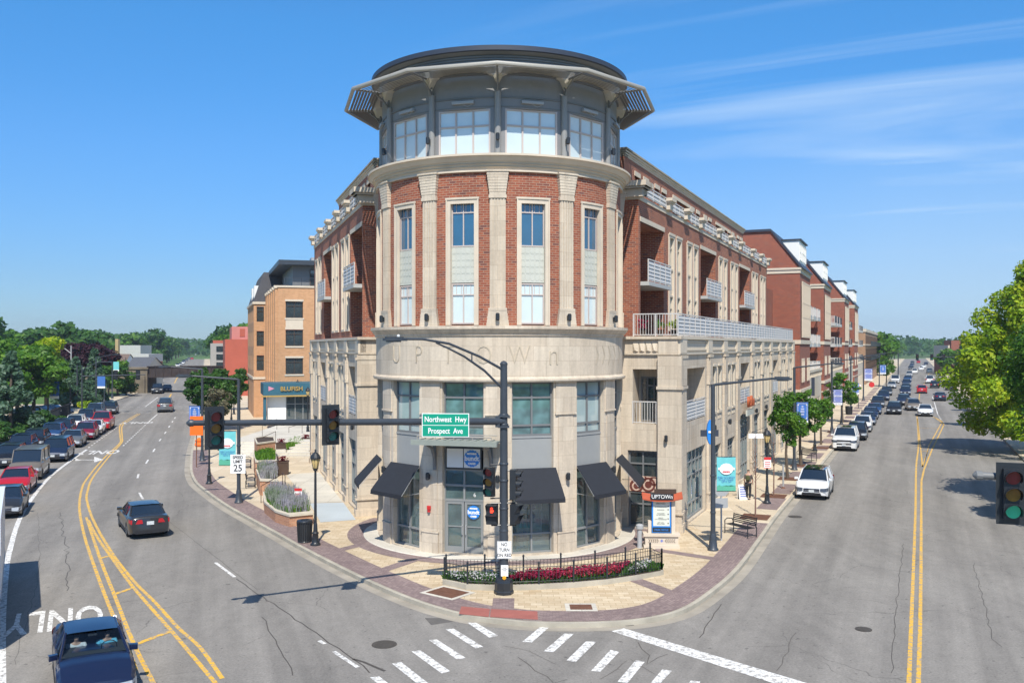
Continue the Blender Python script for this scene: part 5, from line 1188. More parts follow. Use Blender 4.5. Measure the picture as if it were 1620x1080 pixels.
def ironfence(label,pl,posts_every=1):
    a=Vector((*pl[0],0)); t=thing('iron_fence',label,'fence',(a.x,a.y,.34),0,'black iron fence round the flower bed')
    q=[(p[0]-a.x,p[1]-a.y) for p in pl]; g=MB(); g.tube([(x_,y_,.62) for x_,y_ in q],.014,5); g.tube([(x_,y_,.5) for x_,y_ in q],.01,5); g.tube([(x_,y_,.1) for x_,y_ in q],.012,5); g.build('rail',M['black'],t)
    g=MB()
    for p0,p1 in zip(q,q[1:]):
        l=math.hypot(p1[0]-p0[0],p1[1]-p0[1]); n=int(l/.13)
        for i in range(1,n): k=i/n; x_,y_=p0[0]*(1-k)+p1[0]*k,p0[1]*(1-k)+p1[1]*k; g.box(x_-.008,x_+.008,y_-.008,y_+.008,.0,.62)
    g.build('pickets',M['black'],t)
    for x_,y_ in q:
        g=MB(); g.box(-.032,.032,-.032,.032,0,.74); g.lathe([(.035,.74),(.045,.78),(.02,.82),(0,.84)],n=8); g.build('post',M['black'],t,(x_,y_,0))
ironfence('black iron fence along the front of the flower bed',[(p[0]*.985+c0.x*.015,p[1]+.1) for p in fw_]); ironfence('black iron fence along the back of the flower bed',[(p[0],p[1]-.08) for p in bw_[:-1]]+[(fw_[-1][0]*.985+c0.x*.015,fw_[-1][1]+.1)])
# ------------------------------------------------------------ signals and lamps
LENS={k:pbr('lens_'+k,c,.25,var=.3,scale=12) for k,c in (('red',(.30,.012,.02)),('amber',(.36,.17,.015)),('green',(.0,.17,.15)))}
LENS['lit_green']=pbr('lit_green_lens',(.02,.34,.21),.3,emit=.25); LENS['lit_red']=pbr('lit_red_symbol',(.9,.05,.02),.3,emit=1.5); LENS['greenish']=pbr('teal_lens',(.0,.16,.12),.25)
def sighead(parent,loc,rz,cols=('red','amber','green'),plate=True,s_=1.0):
    t=bpy.data.objects.new('signal_head',None)
    g=MB(); hh=1.05; g.box(-.17,.17,-.1,.12,-hh/2,hh/2)
    for i in (-1,1): g.box(-.175,.175,-.105,.125,i*.175-.006,i*.175+.006)
    o=g.build('signal_head',M['black'],parent,loc,rz); o.scale=(s_,)*3
    if plate: g=MB(); g.box(-.29,.29,.05,.07,-hh/2-.12,hh/2+.12); g.build('back_plate',M['black'],o)
    for i,c in enumerate(cols):
        z_=.35-i*.35; g=MB()
        n=14
        for k in range(n):
            a0=math.pi*2*k/n; 
        def v(r,a,y_): return (r*math.cos(a),y_,z_+r*math.sin(a))
        for k in range(-3,n-4+0):
            a0=-.6+(math.pi+1.2)*(k+3)/(n-4+3); a1=-.6+(math.pi+1.2)*(k+4)/(n-4+3)
            d0=.26*(.55+.45*max(0,math.sin(a0))); d1=.26*(.55+.45*max(0,math.sin(a1)))
            g.quad(v(.155,a0,-.1),v(.155,a1,-.1),v(.165,a1,-.1-d1),v(.165,a0,-.1-d0))
        g.build('visor',M['black'],o)
        g=MB(); g.poly([v(.14,2*math.pi*k/20,-.115) for k in range(20)]); g.poly([v(.09,2*math.pi*k/20,-.125) for k in range(20)]); g.build('lens',LENS[c],o)
    return o
b=P(797,938,.15); t=thing('traffic_signal_mast','dark signal mast on the corner with a long arm over the left street','traffic light',(b.x,b.y,.15))
g=MB(); g.lathe([(.36,0),(.36,.10),(.33,.14),(.33,.42),(.30,.50),(.2,.56),(.17,.62)],n=8); g.build('pole_base',M['black'],t)
g=MB(); g.tube([(0,0,.5),(0,0,8.2)],[.165,.125],16); g.lathe([(.135,8.18),(.14,8.24),(.1,8.3),(.02,8.34),(0,8.34)],n=16); g.lathe([(.18,1.0),(.18,1.06)],n=16);
for z_ in (2.2,3.0,4.0,4.6,6.0,6.35): g.lathe([(.155,z_),(.165,z_+.02),(.165,z_+.07),(.155,z_+.09)],n=16)
g.build('pole',M['pole'],t,smooth=True)
ad=Vector((-.859,-.512,0)); A=lambda L,z_:tuple(ad*L+Vector((0,0,z_)))
za=6.17
g=MB(); g.tube([A(0,za),A(10.8,za+.40)],[.135,.085],14); g.tube([A(10.75,za+.40),A(10.86,za+.40),A(10.95,za+.40)],[.11,.11,.03],10); g.box(-.2,.2,-.2,.2,za-.22,za-.16); g.box(-.2,.2,-.2,.2,za+.16,za+.22); g.box(-.3,-.14,-.22,.1,za-.2,za+.2); g.build('mast_arm',M['pole'],t,smooth=True,ang=50)
fz=math.atan2(-.512,-.859)+math.pi   # face normal about (.51,-.86)
rzh=math.atan2(.512,.859)
for L,z_ in ((10.17,6.40),(6.53,6.34)):
    q=ad*L+Vector((.512,-.859,0))*.22; sighead(t,(q.x,q.y,z_),rzh)
g=MB(); g.tube([A(.1,8.05),A(1.0,8.5),A(2.2,8.95),A(3.2,9.1),A(3.9,9.1)],[.05,.045,.045,.04,.04],8); g.tube([A(.1,7.38),A(.8,8.0),A(1.6,8.5),A(2.25,8.8),A(2.7,8.98)],[.045,.045,.04,.035,.03],8); g.tube([A(1.3,8.32),A(1.3,8.62)],.025,6); g.build('lamp_arm',M['pole'],t,smooth=True)
def luminaire(parent,loc,rz,m=None):   # head extending +x
    g=MB(); g.prism([(-.05,-.07),(.15,-.14),(.45,-.17),(.75,-.13),(.82,0),(.75,.13),(.45,.17),(.15,.14),(-.05,.07)],-.06,.03); g.prism([(.1,-.1),(.7,-.1),(.7,.1),(.1,.1)],.03,.08); g.prism([(.2,-.11),(.66,-.11),(.66,.11),(.2,.11)],-.10,-.06); return g.build('lamp_head',m or M['pole'],parent,loc,rz)
luminaire(t,A(3.85,9.1),math.atan2(-.512,-.859))
g=MB(); g.lathe([(.05,0),(.05,.06),(0,.08)],(0,0,0),8); g.build('photocell',M['white'],t,A(4.1,9.18))
# street name sign
q=ad*2.62+Vector((.30,-.62,0)); w_,h_=1.60,.80
g=MB(); g.box(-w_/2,w_/2,-.01,.01,-h_/2,h_/2); sg=g.build('street_name_sign',M['letter_white'],t,(q.x,q.y,za+.03),R_(-3))
g=MB(); g.box(-w_/2+.025,w_/2-.025,-.016,-.01,.012,h_/2-.025); g.box(-w_/2+.025,w_/2-.025,-.016,-.01,-h_/2+.025,-.012); g.build('sign_face',M['green_sign'],sg)
for s_,z_ in (('Northwest  Hwy',.19),('Prospect  Ave',-.20)): put('sign_lettering',text_mesh(s_,.265,.001,M['letter_white'],xs=.78,bold=.004),sg,(0,-.022,z_),UP)
# side mounted heads
sighead(t,(-.50,-.12,4.02),R_(-20),plate=False,cols=('red','amber','greenish')); sighead(t,(.36,-.05,3.92),R_(78),plate=False)
for a_,b_ in [((-.12,-.02,4.62),(-.48,-.1,4.62)),((-.12,-.02,3.42),(-.48,-.1,3.42)),((.12,0,4.4),(.36,0,4.4)),((.12,0,3.36),(.36,0,3.36)),((-.45,-.1,3.25),(.45,-.05,3.25)),((-.45,-.1,2.46),(.45,-.05,2.46))]: g=MB(); g.tube([a_,b_],.027,6); g.build('signal_bracket',M['black'],t)
def pedhead(loc,rz,lit):
    g=MB(); g.box(-.2,.2,-.08,.12,-.36,.36); 
    for z_ in (.36,.0): g.quad((-.2,-.08,z_),(.2,-.08,z_),(.2,-.24,z_-.03),(-.2,-.24,z_-.03)); 
    for s_ in (-1,1):
        for z_ in (.36,0): g.quad((s_*.2,-.08,z_),(s_*.2,-.24,z_-.03),(s_*.2,-.08,z_-.3),(s_*.2,-.08,z_-.3))
    o=g.build('pedestrian_head',M['black'],t,loc,rz)
    if lit:
        g=MB(); g.box(-.045,.05,-.1,-.085,.06,.18); 
        for i in range(4): g.box(-.045+i*.026,-.027+i*.026,-.1,-.085,.18,.27-abs(i-1.5)*.015)
        g.box(.05,.08,-.1,-.085,.1,.16); g.build('hand_symbol',LENS['lit_red'],o)
pedhead((-.42,-.12,2.86),R_(-12),True); pedhead((.42,-.05,2.86),R_(60),False)
g=MB(); g.box(-.255,.255,-.012,.0,-.31,.31); s1=g.build('regulatory_sign',M['letter_white'],t,(.02,-.19,1.60),R_(2))
for s_,z_ in (('NO',.19),('TURN',.0),('ON RED',-.19)): put('sign_lettering',text_mesh(s_,.165,.001,M['sign_black'],xs=.85,bold=.003),s1,(0,-.016,z_),UP)
g=MB(); 
for a_ in ((-.24,.24,.285,.293),(-.24,.24,-.293,-.285)): g.box(a_[0],a_[1],-.0145,-.012,a_[2],a_[3])
for x_ in (-.24,.232): g.box(x_,x_+.008,-.0145,-.012,-.285,.285)
g.build('sign_border',M['sign_black'],s1)
g=MB(); g.box(-.13,.13,-.012,0,-.2,.2); s2=g.build('push_button_sign',M['letter_white'],t,(.03,-.19,.86),0)
put('sign_lettering',text_mesh('PUSH\nBUTTON\nFOR',.06,.001,M['sign_black'],xs=.85),s2,(-.0,-.016,.05),UP)
g=MB(); g.lathe([(0,0),(.06,0),(.07,.05),(0,.06)],(0,0,0),12); g.build('push_button',pbr('yellow_button',(.8,.4,.02),.5),t,(.02,-.2,.62),(R_(90),0,0))
# right signal near the frame edge
q=Vector((10.55,19.3,0)); t=thing('traffic_signal_mast','near signal with a lit green lens reaching in from the right edge','traffic light',(17.5,18.2,.14))
o_=Vector((17.5,18.2,.14)); rel=lambda v:tuple(Vector(v)-o_)
g=MB(); g.lathe([(.36,0),(.33,.14),(.33,.42),(.2,.56),(.17,.62)],n=8); g.build('pole_base',M['black'],t)
g=MB(); g.tube([(0,0,.5),(0,0,8.0)],[.165,.125],14); g.build('pole',M['pole'],t,smooth=True)
g=MB(); g.tube([rel((9.95,19.42,6.27)),rel((17.5,18.2,6.0))],[.075,.12],12); g.tube([rel((9.78,19.45,6.275)),rel((9.84,19.44,6.275)),rel((9.96,19.42,6.27))],[.03,.095,.095],10); g.build('mast_arm',M['grey'],t,smooth=True)
sighead(t,rel((10.42,19.1,5.93)),R_(-18),('red','amber','lit_green'))
def tall_lamp(px,py,label,ad2,L,ht=7.35,rise=.25,banner=None,z0=.15,group='tall angled street lamps',thin=1.,bs=1):
    p=P(px,py,z0); t=thing('street_lamp',label,'street lamp',(p.x,p.y,z0),0,group)
    g=MB(); g.lathe([(.24,0),(.24,.06),(.19,.12),(.16,.5),(.13,.7),(.115,.75)],n=14); g.build('lamp_base',M['pole'],t,smooth=True)
    g=MB(); g.tube([(0,0,.7),(0,0,ht)],[.11*thin,.09*thin],12); 
    for z_ in (1.6,3.2): g.lathe([(.115*thin,z_),(.125*thin,z_+.03),(.125*thin,z_+.06),(.115*thin,z_+.09)],n=12)
    g.build('pole',M['pole'],t,smooth=True)
    v=Vector((ad2[0],ad2[1],0)).normalized(); g=MB(); g.tube([(0,0,ht-.05),tuple(v*.12+Vector((0,0,ht))),tuple(v*(L-.8)+Vector((0,0,ht+rise)))],[.06,.06,.045],8); g.build('lamp_arm',M['pole'],t,smooth=True)
    luminaire(t,tuple(v*(L-.85)+Vector((0,0,ht+rise))),math.atan2(v.y,v.x))
    if banner:
        zt,h_,w_,kind,lab=banner; b=thing('banner',lab,'banner',(p.x+bs*.14,p.y-.02,z0+zt-h_),0,'banners on the lamp posts')
        g=MB(); g.tube([(0,0,h_+.02),(bs*(w_+.05),0,h_+.02)],.014,5); g.tube([(0,0,.02),(bs*(w_+.05),0,.02)],.014,5); g.build('banner_rod',M['black'],b)
        xo=.02 if bs>0 else -.02-w_
        m_={'blue':M['blueban'],'purple':M['purpban'],'teal':M['tealban']}[kind]
        g=MB(); n=6
        for i in range(n):
            for j in range(2):
                a0=i/n; a1=(i+1)/n; f=lambda a:.015*math.sin(a*3.1)
                g.quad((xo+a0*w_,f(a0),.03+h_*.0+(h_-.03)*j/2),(xo+a1*w_,f(a1),.03+(h_-.03)*j/2),(xo+a1*w_,f(a1),.03+(h_-.03)*(j+1)/2),(xo+a0*w_,f(a0),.03+(h_-.03)*(j+1)/2))
        cl=g.build('cloth',m_,b); cx=xo+w_/2
        if kind=='teal':
            g=MB(); g.poly([(cx+w_*.36*math.cos(a*.4),-.03,h_*.66+w_*.3*math.sin(a*.4)) for a in range(16)]); g.box(cx-w_*.44,cx+w_*.44,-.032,-.03,h_*.63,h_*.70); g.build('emblem',M['letter_white'],cl)
            g=MB(); g.box(xo,xo+w_,-.026,-.022,.04,h_*.16); g.poly([(xo+w_*(i/8),-.024,h_*(.16+.04*math.sin(i*1.3)**2)) for i in range(9)]); g.build('meadow_print',pbr('meadow_green',(.10,.42,.28),.8),cl)
            put('lettering',text_mesh('EVERY SATURDAY\nthrough October\n7am to 1pm',w_*.125,.001,M['blueban'],xs=.9),cl,(cx,-.03,h_*.36),UP)
            g=MB()
            for i in range(7): a_=i; g.box(cx-w_*.2+i*w_*.055,cx-w_*.2+i*w_*.055+.04,-.036,-.033,h_*.55+(i%2)*.02,h_*.6)
            g.build('emblem_print',M['sign_red'],cl)
        else:
            g=MB(); g.box(xo,xo+w_,-.026,-.022,.03,h_*.16); g.build('banner_foot',M['letter_white'],cl)
            put('lettering',text_mesh('PARK RIDGE',w_*.15,.001,m_,xs=.85),cl,(cx,-.03,h_*.095),UP)
            g=MB()
            for x0,x1,z0_,z1_ in ((.08,.92,.93,.95),(.08,.92,.22,.24),(.08,.12,.22,.95),(.88,.92,.22,.95)): g.box(xo+x0*w_,xo+x1*w_,-.026,-.022,h_*z0_,h_*z1_)
            for x0,z0_ in ((.13,.88),(.87,.88),(.13,.27),(.87,.27)): g.lathe([(0,-.027),(w_*.07,-.027),(w_*.07,-.02)],(xo+x0*w_,0,h_*z0_),10,axis='y')
            if kind=='blue':
                for i,(ww,zz_) in enumerate(((.16,.80),(.3,.68),(.34,.56),(.30,.44))):
                    for k in range(3): g.box(cx-ww*w_/2,cx+ww*w_/2,-.027,-.022,h_*(zz_-.03+k*.028),h_*(zz_-.012+k*.028))
            g.build('banner_print',pbr('pale_banner_print',(.55,.6,.75),.8),cl)
            if kind=='purple': put('lettering',text_mesh('UPTOWN',w_*.26,.001,M['letter_white'],xs=.8,bold=.004),cl,(cx,-.03,h_*.58),UP)
    return t
nr=(nRt.x,nRt.y)
tall_lamp(1128,870,'tall street lamp with a teal market banner right of the corner building',nr,3.35,7.2,.3,(4.05,1.5,.82,'teal','teal market banner with a white round emblem'))
tall_lamp(1256.6,743,'tall street lamp with a blue banner above the round street tree',nr,3.4,7.35,.3,(4.85,1.55,.82,'blue','blue banner with pale border on the second lamp post of the right street'))
tall_lamp(1316,685,'tall street lamp with a lavender banner behind the white parked cars',nr,3.4,7.35,.3,(4.45,1.6,.9,'purple','lavender UPTOWN banner over the parked cars'))
tall_lamp(1346,652,'tall street lamp behind the second street tree',nr,3.4,7.3,.3,(3.9,1.5,.95,'blue','blue banner partly behind the second street tree'))
tall_lamp(1366,633,'tall thin street lamp with lavender banner before the tan building',nr,3.4,7.3,.3,(5.2,2.0,1.3,'purple','small lavender banner before the tan building'))
tall_lamp(1391,612,'farthest tall street lamp with a small blue banner',nr,3.4,7.3,.3,(4.8,2.0,1.3,'blue','farthest small blue banner on the right street'))
nl=(nLt.x,nLt.y)
tall_lamp(377.7,795,'tall street lamp on the left pavement carrying the speed limit sign',nl,3.4,7.0,.22,(4.05,1.95,.95,'teal','teal market banner left of the speed limit lamp post'),bs=-1)
tall_lamp(320,729,'tall street lamp with a blue banner left of the big street tree',nl,3.2,7.1,.22,(4.25,1.35,.85,'blue','blue banner above the orange sign on the left pavement'),bs=-1)
# speed limit sign
p=P(377.7,795,.15); t=thing('speed_limit_sign','white SPEED LIMIT 25 sign on the left lamp post','sign',(p.x,p.y-.15,-.78)); t.scale=(1.22,)*3
g=MB(); g.box(-.35,.35,-.012,0,2.15,3.02); f_=g.build('sign_plate',M['letter_white'],t)
for s_,sz,z_ in (('SPEED',.19,2.88),('LIMIT',.19,2.69),('25',.44,2.38)): put('sign_lettering',text_mesh(s_,sz,.001,M['sign_black'],bold=.006,xs=.95),f_,(0,-.016,z_),UP)
g=MB(); g.box(-.05,.05,0,.03,2.3,2.9); g.build('sign_bracket',M['alum'],t)
def deco_lamp(px,py,label,ht=4.3,z0=.15,s_=1.,extra=None):
    p=P(px,py,z0); t=thing('lantern_lamp',label,'street lamp',(p.x,p.y,z0),0,'lantern street lamps')
    g=MB(); g.lathe([(.23,0),(.23,.06),(.18,.10),(.15,.18),(.13,.5),(.16,.55),(.10,.62),(.085,.95),(.07,1.0)],n=12); g.build('lamp_base',M['black'],t,smooth=True)
    g=MB(); g.tube([(0,0,.95),(0,0,ht-1.0)],[.065,.05],10); g.lathe([(.05,ht-1.0),(.10,ht-.96),(.10,ht-.92),(.14,ht-.86)],n=12); g.build('pole',M['black'],t,smooth=True)
    g=MB(); g.lathe([(.10,ht-.88),(.17,ht-.62),(.20,ht-.42)],n=8); g.build('lantern_glass',M['yellow'],t)
    g=MB()
    for k in range(8): a=math.pi/4*k; g.tube([(.10*math.cos(a),.10*math.sin(a),ht-.88),(.205*math.cos(a),.205*math.sin(a),ht-.42)],.012,4)
    g.lathe([(.235,ht-.45),(.235,ht-.39),(.2,ht-.30),(.12,ht-.2),(.05,ht-.16),(.035,ht-.1),(.045,ht-.06),(0,ht)],n=12); g.build('lantern_cap',M['black'],t)
    return t
deco_lamp(499,862,'lantern lamp beside the litter bin near the corner')
deco_lamp(331,765,'lantern lamp by the kerb partly hidden by the left signal'); t=deco_lamp(1213.5,796,'lantern lamp with a red and white notice right of the corner building')
g=MB(); g.box(-.2,.2,-.1,-.085,2.0,2.62); f_=g.build('notice',M['letter_white'],t); g=MB(); g.box(-.2,.2,-.105,-.1,2.47,2.62); g.box(-.2,.2,-.105,-.1,2.0,2.03); 
for i in range(3): g.box(-.15,.15,-.104,-.1,2.12+i*.1,2.16+i*.1)
g.build('notice_print',M['sign_red'],f_)
g=MB(); g.tube([(0,0,4.0),(-.9,0,4.0)],.02,5); g.tube([(0,0,4.35),(-.85,0,4.02)],.012,4); g.build('sign_bracket',M['black'],t); g=MB(); g.box(-1.05,-.15,-.02,.02,3.68,3.93); g.build('hanging_sign',M['letter_white'],t)
deco_lamp(1289,713,'lantern lamp behind the round street tree'); deco_lamp(1331,671,'lantern lamp by the third group of parked cars')
deco_lamp(471,668,'lantern lamp before the restaurant canopy',4.6,.9); deco_lamp(487,685,'lantern lamp beside the teal canopy post',4.4,.9)
for px,py,lb in ((366,668,'lantern lamp by the red building nearest the big tree'),(370,655,'lantern lamp farther along by the red building')): deco_lamp(px,py,lb)
# left far side poles
def plain_pole(px,py,label,ht,arm=None,banner=None,cat='street lamp',m='pole',sig=False,bs=1,r=.1):
    p=P(px,py,.14); t=thing('street_pole',label,cat,(p.x,p.y,.14),0,'dark poles along the far pavement')
    g=MB(); g.lathe([(.25,0),(.22,.3),(r*1.3,.6),(r*1.2,.65)],n=10); g.tube([(0,0,.6),(0,0,ht)],[r*1.1,r*.8],8); g.build('pole',M[m],t)
    if arm: 
        g=MB(); g.tube([tuple(Vector(a_)) for a_ in arm],.05,6); g.build('lamp_arm',M[m],t); e=Vector(arm[-1])-Vector(arm[-2]); luminaire(t,arm[-1],math.atan2(e.y,e.x),M[m])
    if sig: 
        g=MB(); g.tube([(0,0,ht-1.4),(8.5,0,ht-1.2)],.07,6); g.build('mast_arm',M[m],t)
        for x_ in (4.5,7.5): sighead(t,(x_,.1,ht-1.25),math.pi,plate=True,s_=1.0)
    if banner:
        h_,w_,zt,kind,lab=banner; b=thing('banner',lab,'banner',(p.x+.2*bs,p.y,zt-h_),0,'banners on the lamp posts'); g=MB(); g.box(0,w_,-.01,.01,0,h_); c_=g.build('cloth',M[kind],b); g=MB(); g.box(0,w_,-.02,-.012,0,h_*.16); g.build('banner_foot',M['letter_white'],c_)
plain_pole(129.6,652.6,'tall dark signal pole with a curved lamp arm at the side street',6.3,[(0,0,5.6),(.7,0,6.2),(2.4,0,6.8),(3.4,0,6.8)],sig=True)
plain_pole(122,645,'dark signal pole just behind the curved lamp pole',6.2)
plain_pole(151.9,643,'dark lamp pole with a blue banner on the lawn',7.3,[(0,0,7.2),(1,0,7.4),(2.6,0,7.7)],(1.75,1.15,4.6,'blueban','small blue banner on the lawn lamp pole'))
plain_pole(177.5,630,'dark pole with a pale green banner on the lawn',6.3,None,(1.6,.95,6.4,'tealban','small pale green banner by the railway bridge'))
plain_pole(199,622.5,'dark pole beside the railway bridge abutment',6.8); plain_pole(76,668,'dark pole with a blue banner by the hedge',6.5,None,(2.0,1.1,4.9,'blueban','blue banner in front of the left trees'))
plain_pole(165,637,'thin lantern pole on the lawn',3.6,r=.06); plain_pole(187,626,'thin lantern pole nearest the bridge',3.6,r=.06); plain_pole(111,661,'thin pole by the side street fence',4.2,r=.07)
plain_pole(112.5,640,'pale grey lamp pole rising above the left trees',9.0,[(0,0,7.8),(-.9,0,8.5),(-2.0,0,8.9),(-2.6,0,9.0)],m='alum')
plain_pole(20,688,'dark pole at the far left by the spruce',5.2,r=.07)
# orange temporary sign and small items on the left pavement
p=P(311,739,.15); t=thing('temporary_sign','orange temporary road sign on a thin post beside the left street','sign',(p.x,p.y,.15)); g=MB(); g.box(-.03,.03,-.02,.02,0,3.6); g.build('post',M['rust'],t); g=MB(); g.box(-.48,.48,-.04,-.02,2.35,3.3); g.box(-.48,.48,-.04,-.02,3.38,3.75); g.build('sign_plate',M['orange'],t)
p=P(315,706,.15); t=thing('orange_bag','crumpled orange bag on the kerb of the left pavement','bag',(p.x,p.y,.15)); g=MB(); g.lathe([(.25,0),(.4,.15),(.3,.4),(.36,.55),(.12,.75),(0,.8)],n=9); g.build('bag',M['orange'],t)
def bin_(px,py,label,h=1.0,r=.31):
    p=P(px,py,.15); t=thing('litter_bin',label,'litter bin',(p.x,p.y,.15),0,'black slatted litter bins'); g=MB(); g.lathe([(r*.85,.03),(r*.95,.5),(r,h*.92)],n=20); g.build('liner',M['dark'],t)
    g=MB()
    for k in range(20): a=2*math.pi*k/20; c_,s_=math.cos(a),math.sin(a); g.tube([(r*.93*c_,r*.93*s_,.04),(r*1.02*c_,r*1.02*s_,.5),(r*1.1*c_,r*1.1*s_,h*.93)],.022,4)
    g.lathe([(r*.9,0),(r*1.0,.04),(r*.9,.08)],n=20); g.build('slats',M['black'],t)
    g=MB(); g.lathe([(r*1.12,h*.90),(r*1.16,h*.95),(r*1.1,h),(r*.6,h+.02),(r*.55,h-.1)],n=20); g.build('lid_ring',M['black'],t)
bin_(482,857,'black slatted litter bin beside the lantern lamp near the corner'); bin_(350,712,'black litter bin by the restaurant steps'); bin_(1343,655.5,'black litter bin on the right pavement between the parked cars and shopfronts',1.1,.4); bin_(1580,683,'black litter bin under the yellow green tree',1.1,.35)
def bench(px,py,label,rz,z0=.15):
    p=P(px,py,z0); t=thing('bench',label,'bench',(p.x,p.y,z0),rz,'black metal benches'); L=1.5
    g=MB()
    for i in range(6): g.box(-L/2,L/2,-.22+i*.075,-.17+i*.075,.43,.455)
    g.build('seat',M['black'],t); g=MB()
    for i in range(5): z_=.52+i*.08; g.box(-L/2,L/2,.24+i*.02,.262+i*.02,z_,z_+.05)
    g.build('backrest',M['black'],t)
    for s_ in (-1,1):
        g=MB(); x_=s_*L/2; g.tube([(x_,-.26,0),(x_,-.26,.62),(x_,-.1,.70),(x_,.2,.66),(x_,.30,.45),(x_,.3,0)],.025,6); g.tube([(x_,-.26,.12),(x_,.3,.12)],.02,5); g.tube([(x_,.25,.44),(x_,.33,.92)],.022,5); g.build('side_frame',M['black'],t)
    return t
bench(1171,846,'rusty black bench on the right pavement nearest the corner',R_(-60)); bench(1276,728,'black bench under the round street tree',R_(-62))
bench(397,769,'black bench beside the second planter',R_(105)); bench(391,739,'black bench beside the third planter',R_(105))
# directory sign
p=P(1046,866,.15); t=thing('directory_sign','UPTOWN directory sign with red roof on a pale stone plinth beside the lobby window','sign',(p.x,p.y,.15),R_(-3))
g=MB(); g.box(-.78,.78,-.28,.28,0,.16); g.box(-.72,.72,-.24,.24,.16,.55); g.box(-.80,.80,-.31,.31,.55,.66); g.box(-.58,-.44,-.12,.12,.66,1.2); g.box(.44,.60,-.12,.12,.66,2.1); g.build('stone_plinth',M['limeplain'],t)
g=MB()
for i in range(5):
    for s_ in (-1,1):
        x_=s_*(.14+i*.09); 
        for q in (-1,1): g.poly([(x_+s_*.0,-.243,.355),(x_+s_*.03,-.243,.355),(x_+s_*(.09),-.243,.355+q*.09),(x_+s_*.06,-.243,.355+q*.09)])
g.build('plinth_chevrons',M['brown'],t)
g=MB(); g.poly([(-.07,-.243,.355),(0,-.243,.28),(.07,-.243,.355),(0,-.243,.43)]); g.build('plinth_diamond',M['purpban'],t)
g=MB(); g.box(-.45,.45,-.10,.10,.66,2.12); cs=g.build('sign_case',M['black'],t)
g=MB(); g.box(-.42,.42,-.112,-.10,.68,2.1); g.build('sign_edge',M['sign_blue'],cs)
g=MB(); g.box(-.36,.36,-.12,-.112,.98,2.05); g.build('sign_face',pbr('pale_sign_face',(.66,.68,.60),.5,var=.04),cs); g=MB(); g.box(-.39,.39,-.12,-.112,.71,.92); g.build('sign_foot',M['black'],cs)
for s_,z_,sz,m_ in (('DIRECTORY',1.96,.09,'sign_black'),('SHOPPING PLAZA',1.82,.075,'sign_black'),('PICKWICK',1.68,.075,'sign_black'),('THE SHOPS\nOF UPTOWN',1.49,.075,'sign_black'),('LIBRARY\nCITY CONFERENCE',1.30,.07,'sign_black'),('CITY HALL\nMETRA PARK',1.10,.07,'sign_black'),('PARK RIDGE',.81,.13,'sign_blue')):
    put('sign_lettering',text_mesh(s_,sz,.001,M[m_],xs=.85),cs,(-.03 if z_>.9 else 0,-.124,z_),UP)
g=MB()
for z_ in (1.85,1.7,1.5,1.3,1.1): g.lathe([(0,-.124),(.028,-.124),(.028,-.12)],(.29,0,z_),10,axis='y')
g.build('arrow_dots',M['sign_black'],cs)
redc=pbr('terracotta_metal',(.42,.09,.04),.45)
g=MB(); n=8
for i in range(n):
    f=lambda u:(-.85+1.75*u,2.13+.10*(2*u-1)**2*(1 if u<.5 else 1.3)+.0)
    (x0,z0),(x1,z1)=f(i/n),f((i+1)/n); g.quad((x0,-.34,z0),(x1,-.34,z1),(x1,-.02,z1+.22),(x0,-.02,z0+.22)); g.quad((x0,-.34,z0),(x1,-.34,z1),(x1,-.34,z1-.06),(x0,-.34,z0-.06)); g.quad((x0,.3,z0),(x1,.3,z1),(x1,-.02,z1+.22),(x0,-.02,z0+.22))
g.build('sign_roof',redc,t)
g=MB(); g.box(-.5,.5,-.37,-.3,2.18,2.42); h_=g.build('name_plate',M['black'],t); put('sign_lettering',text_mesh('UPTOWn',.24,.004,M['letter_white'],xs=.92),h_,(0,-.375,2.30),UP)
g=MB(); g.box(-.3,.66,-.05,.05,2.32,2.58); g.build('roof_ridge_box',M['brown'],t)
p=P(1012,866,.15); t=thing('ash_urn','small steel ash urn left of the directory sign','ash urn',(p.x,p.y,.15)); g=MB(); g.lathe([(.13,0),(.11,.1),(.11,.8)],n=14); g.build('post',M['alum'],t,smooth=True); g=MB(); g.lathe([(.12,.8),(.17,.85),(.17,1.0),(.1,1.05),(0,1.05)],n=14); g.build('cap',M['alum'],t,smooth=True)
# tree grates, saplings, posts on the right pavement
def grate(px,py,label):
    p=P(px,py,.16); t=thing('tree_grate',label,'tree grate',(p.x,p.y,.16),rzR,'rusty square tree grates'); g=MB(); g.box(-.75,.75,-.7,.7,0,.012); g.build('plate',M['rust'],t); g=MB()
    for i in range(9): g.box(-.7+i*.16,-.66+i*.16,-.65,.65,.012,.02)
    g.build('ribs',M['rust'],t)
grate(1195,817,'rusty tree grate behind the bench'); grate(1224,784,'rusty tree grate beside the lantern lamp'); grate(1249,757,'rusty tree grate under the thin leafy tree'); grate(1267,736,'rusty tree grate under the round street tree'); grate(1298,708,'rusty tree grate by the white car'); grate(1320,683,'rusty tree grate by the third lamp')
p=P(1239,772,.15); t=thing('bollard_post','grey metal post in the right pavement behind the lantern lamp','post',(p.x,p.y,.15)); g=MB(); g.tube([(0,0,0),(0,0,1.5)],.06,8); g.build('post',M['alum'],t); g=MB(); g.lathe([(.16,0),(.12,.04),(.07,.1)],n=8); g.build('foot',M['rust'],t)
def small_sign(px,py,label,ht,w_,h_,m,back=False,rz=0,ptx=None,cat='sign'):
    p=P(px,py,.15); t=thing('street_sign',label,cat,(p.x,p.y,.15),rz); g=MB(); g.box(-.04,.04,-.03,.03,0,ht); g.build('post',M['pole'],t); g=MB(); g.box(-w_/2,w_/2,-.05,-.035,ht-h_,ht); o=g.build('sign_plate',m,t); return t,o
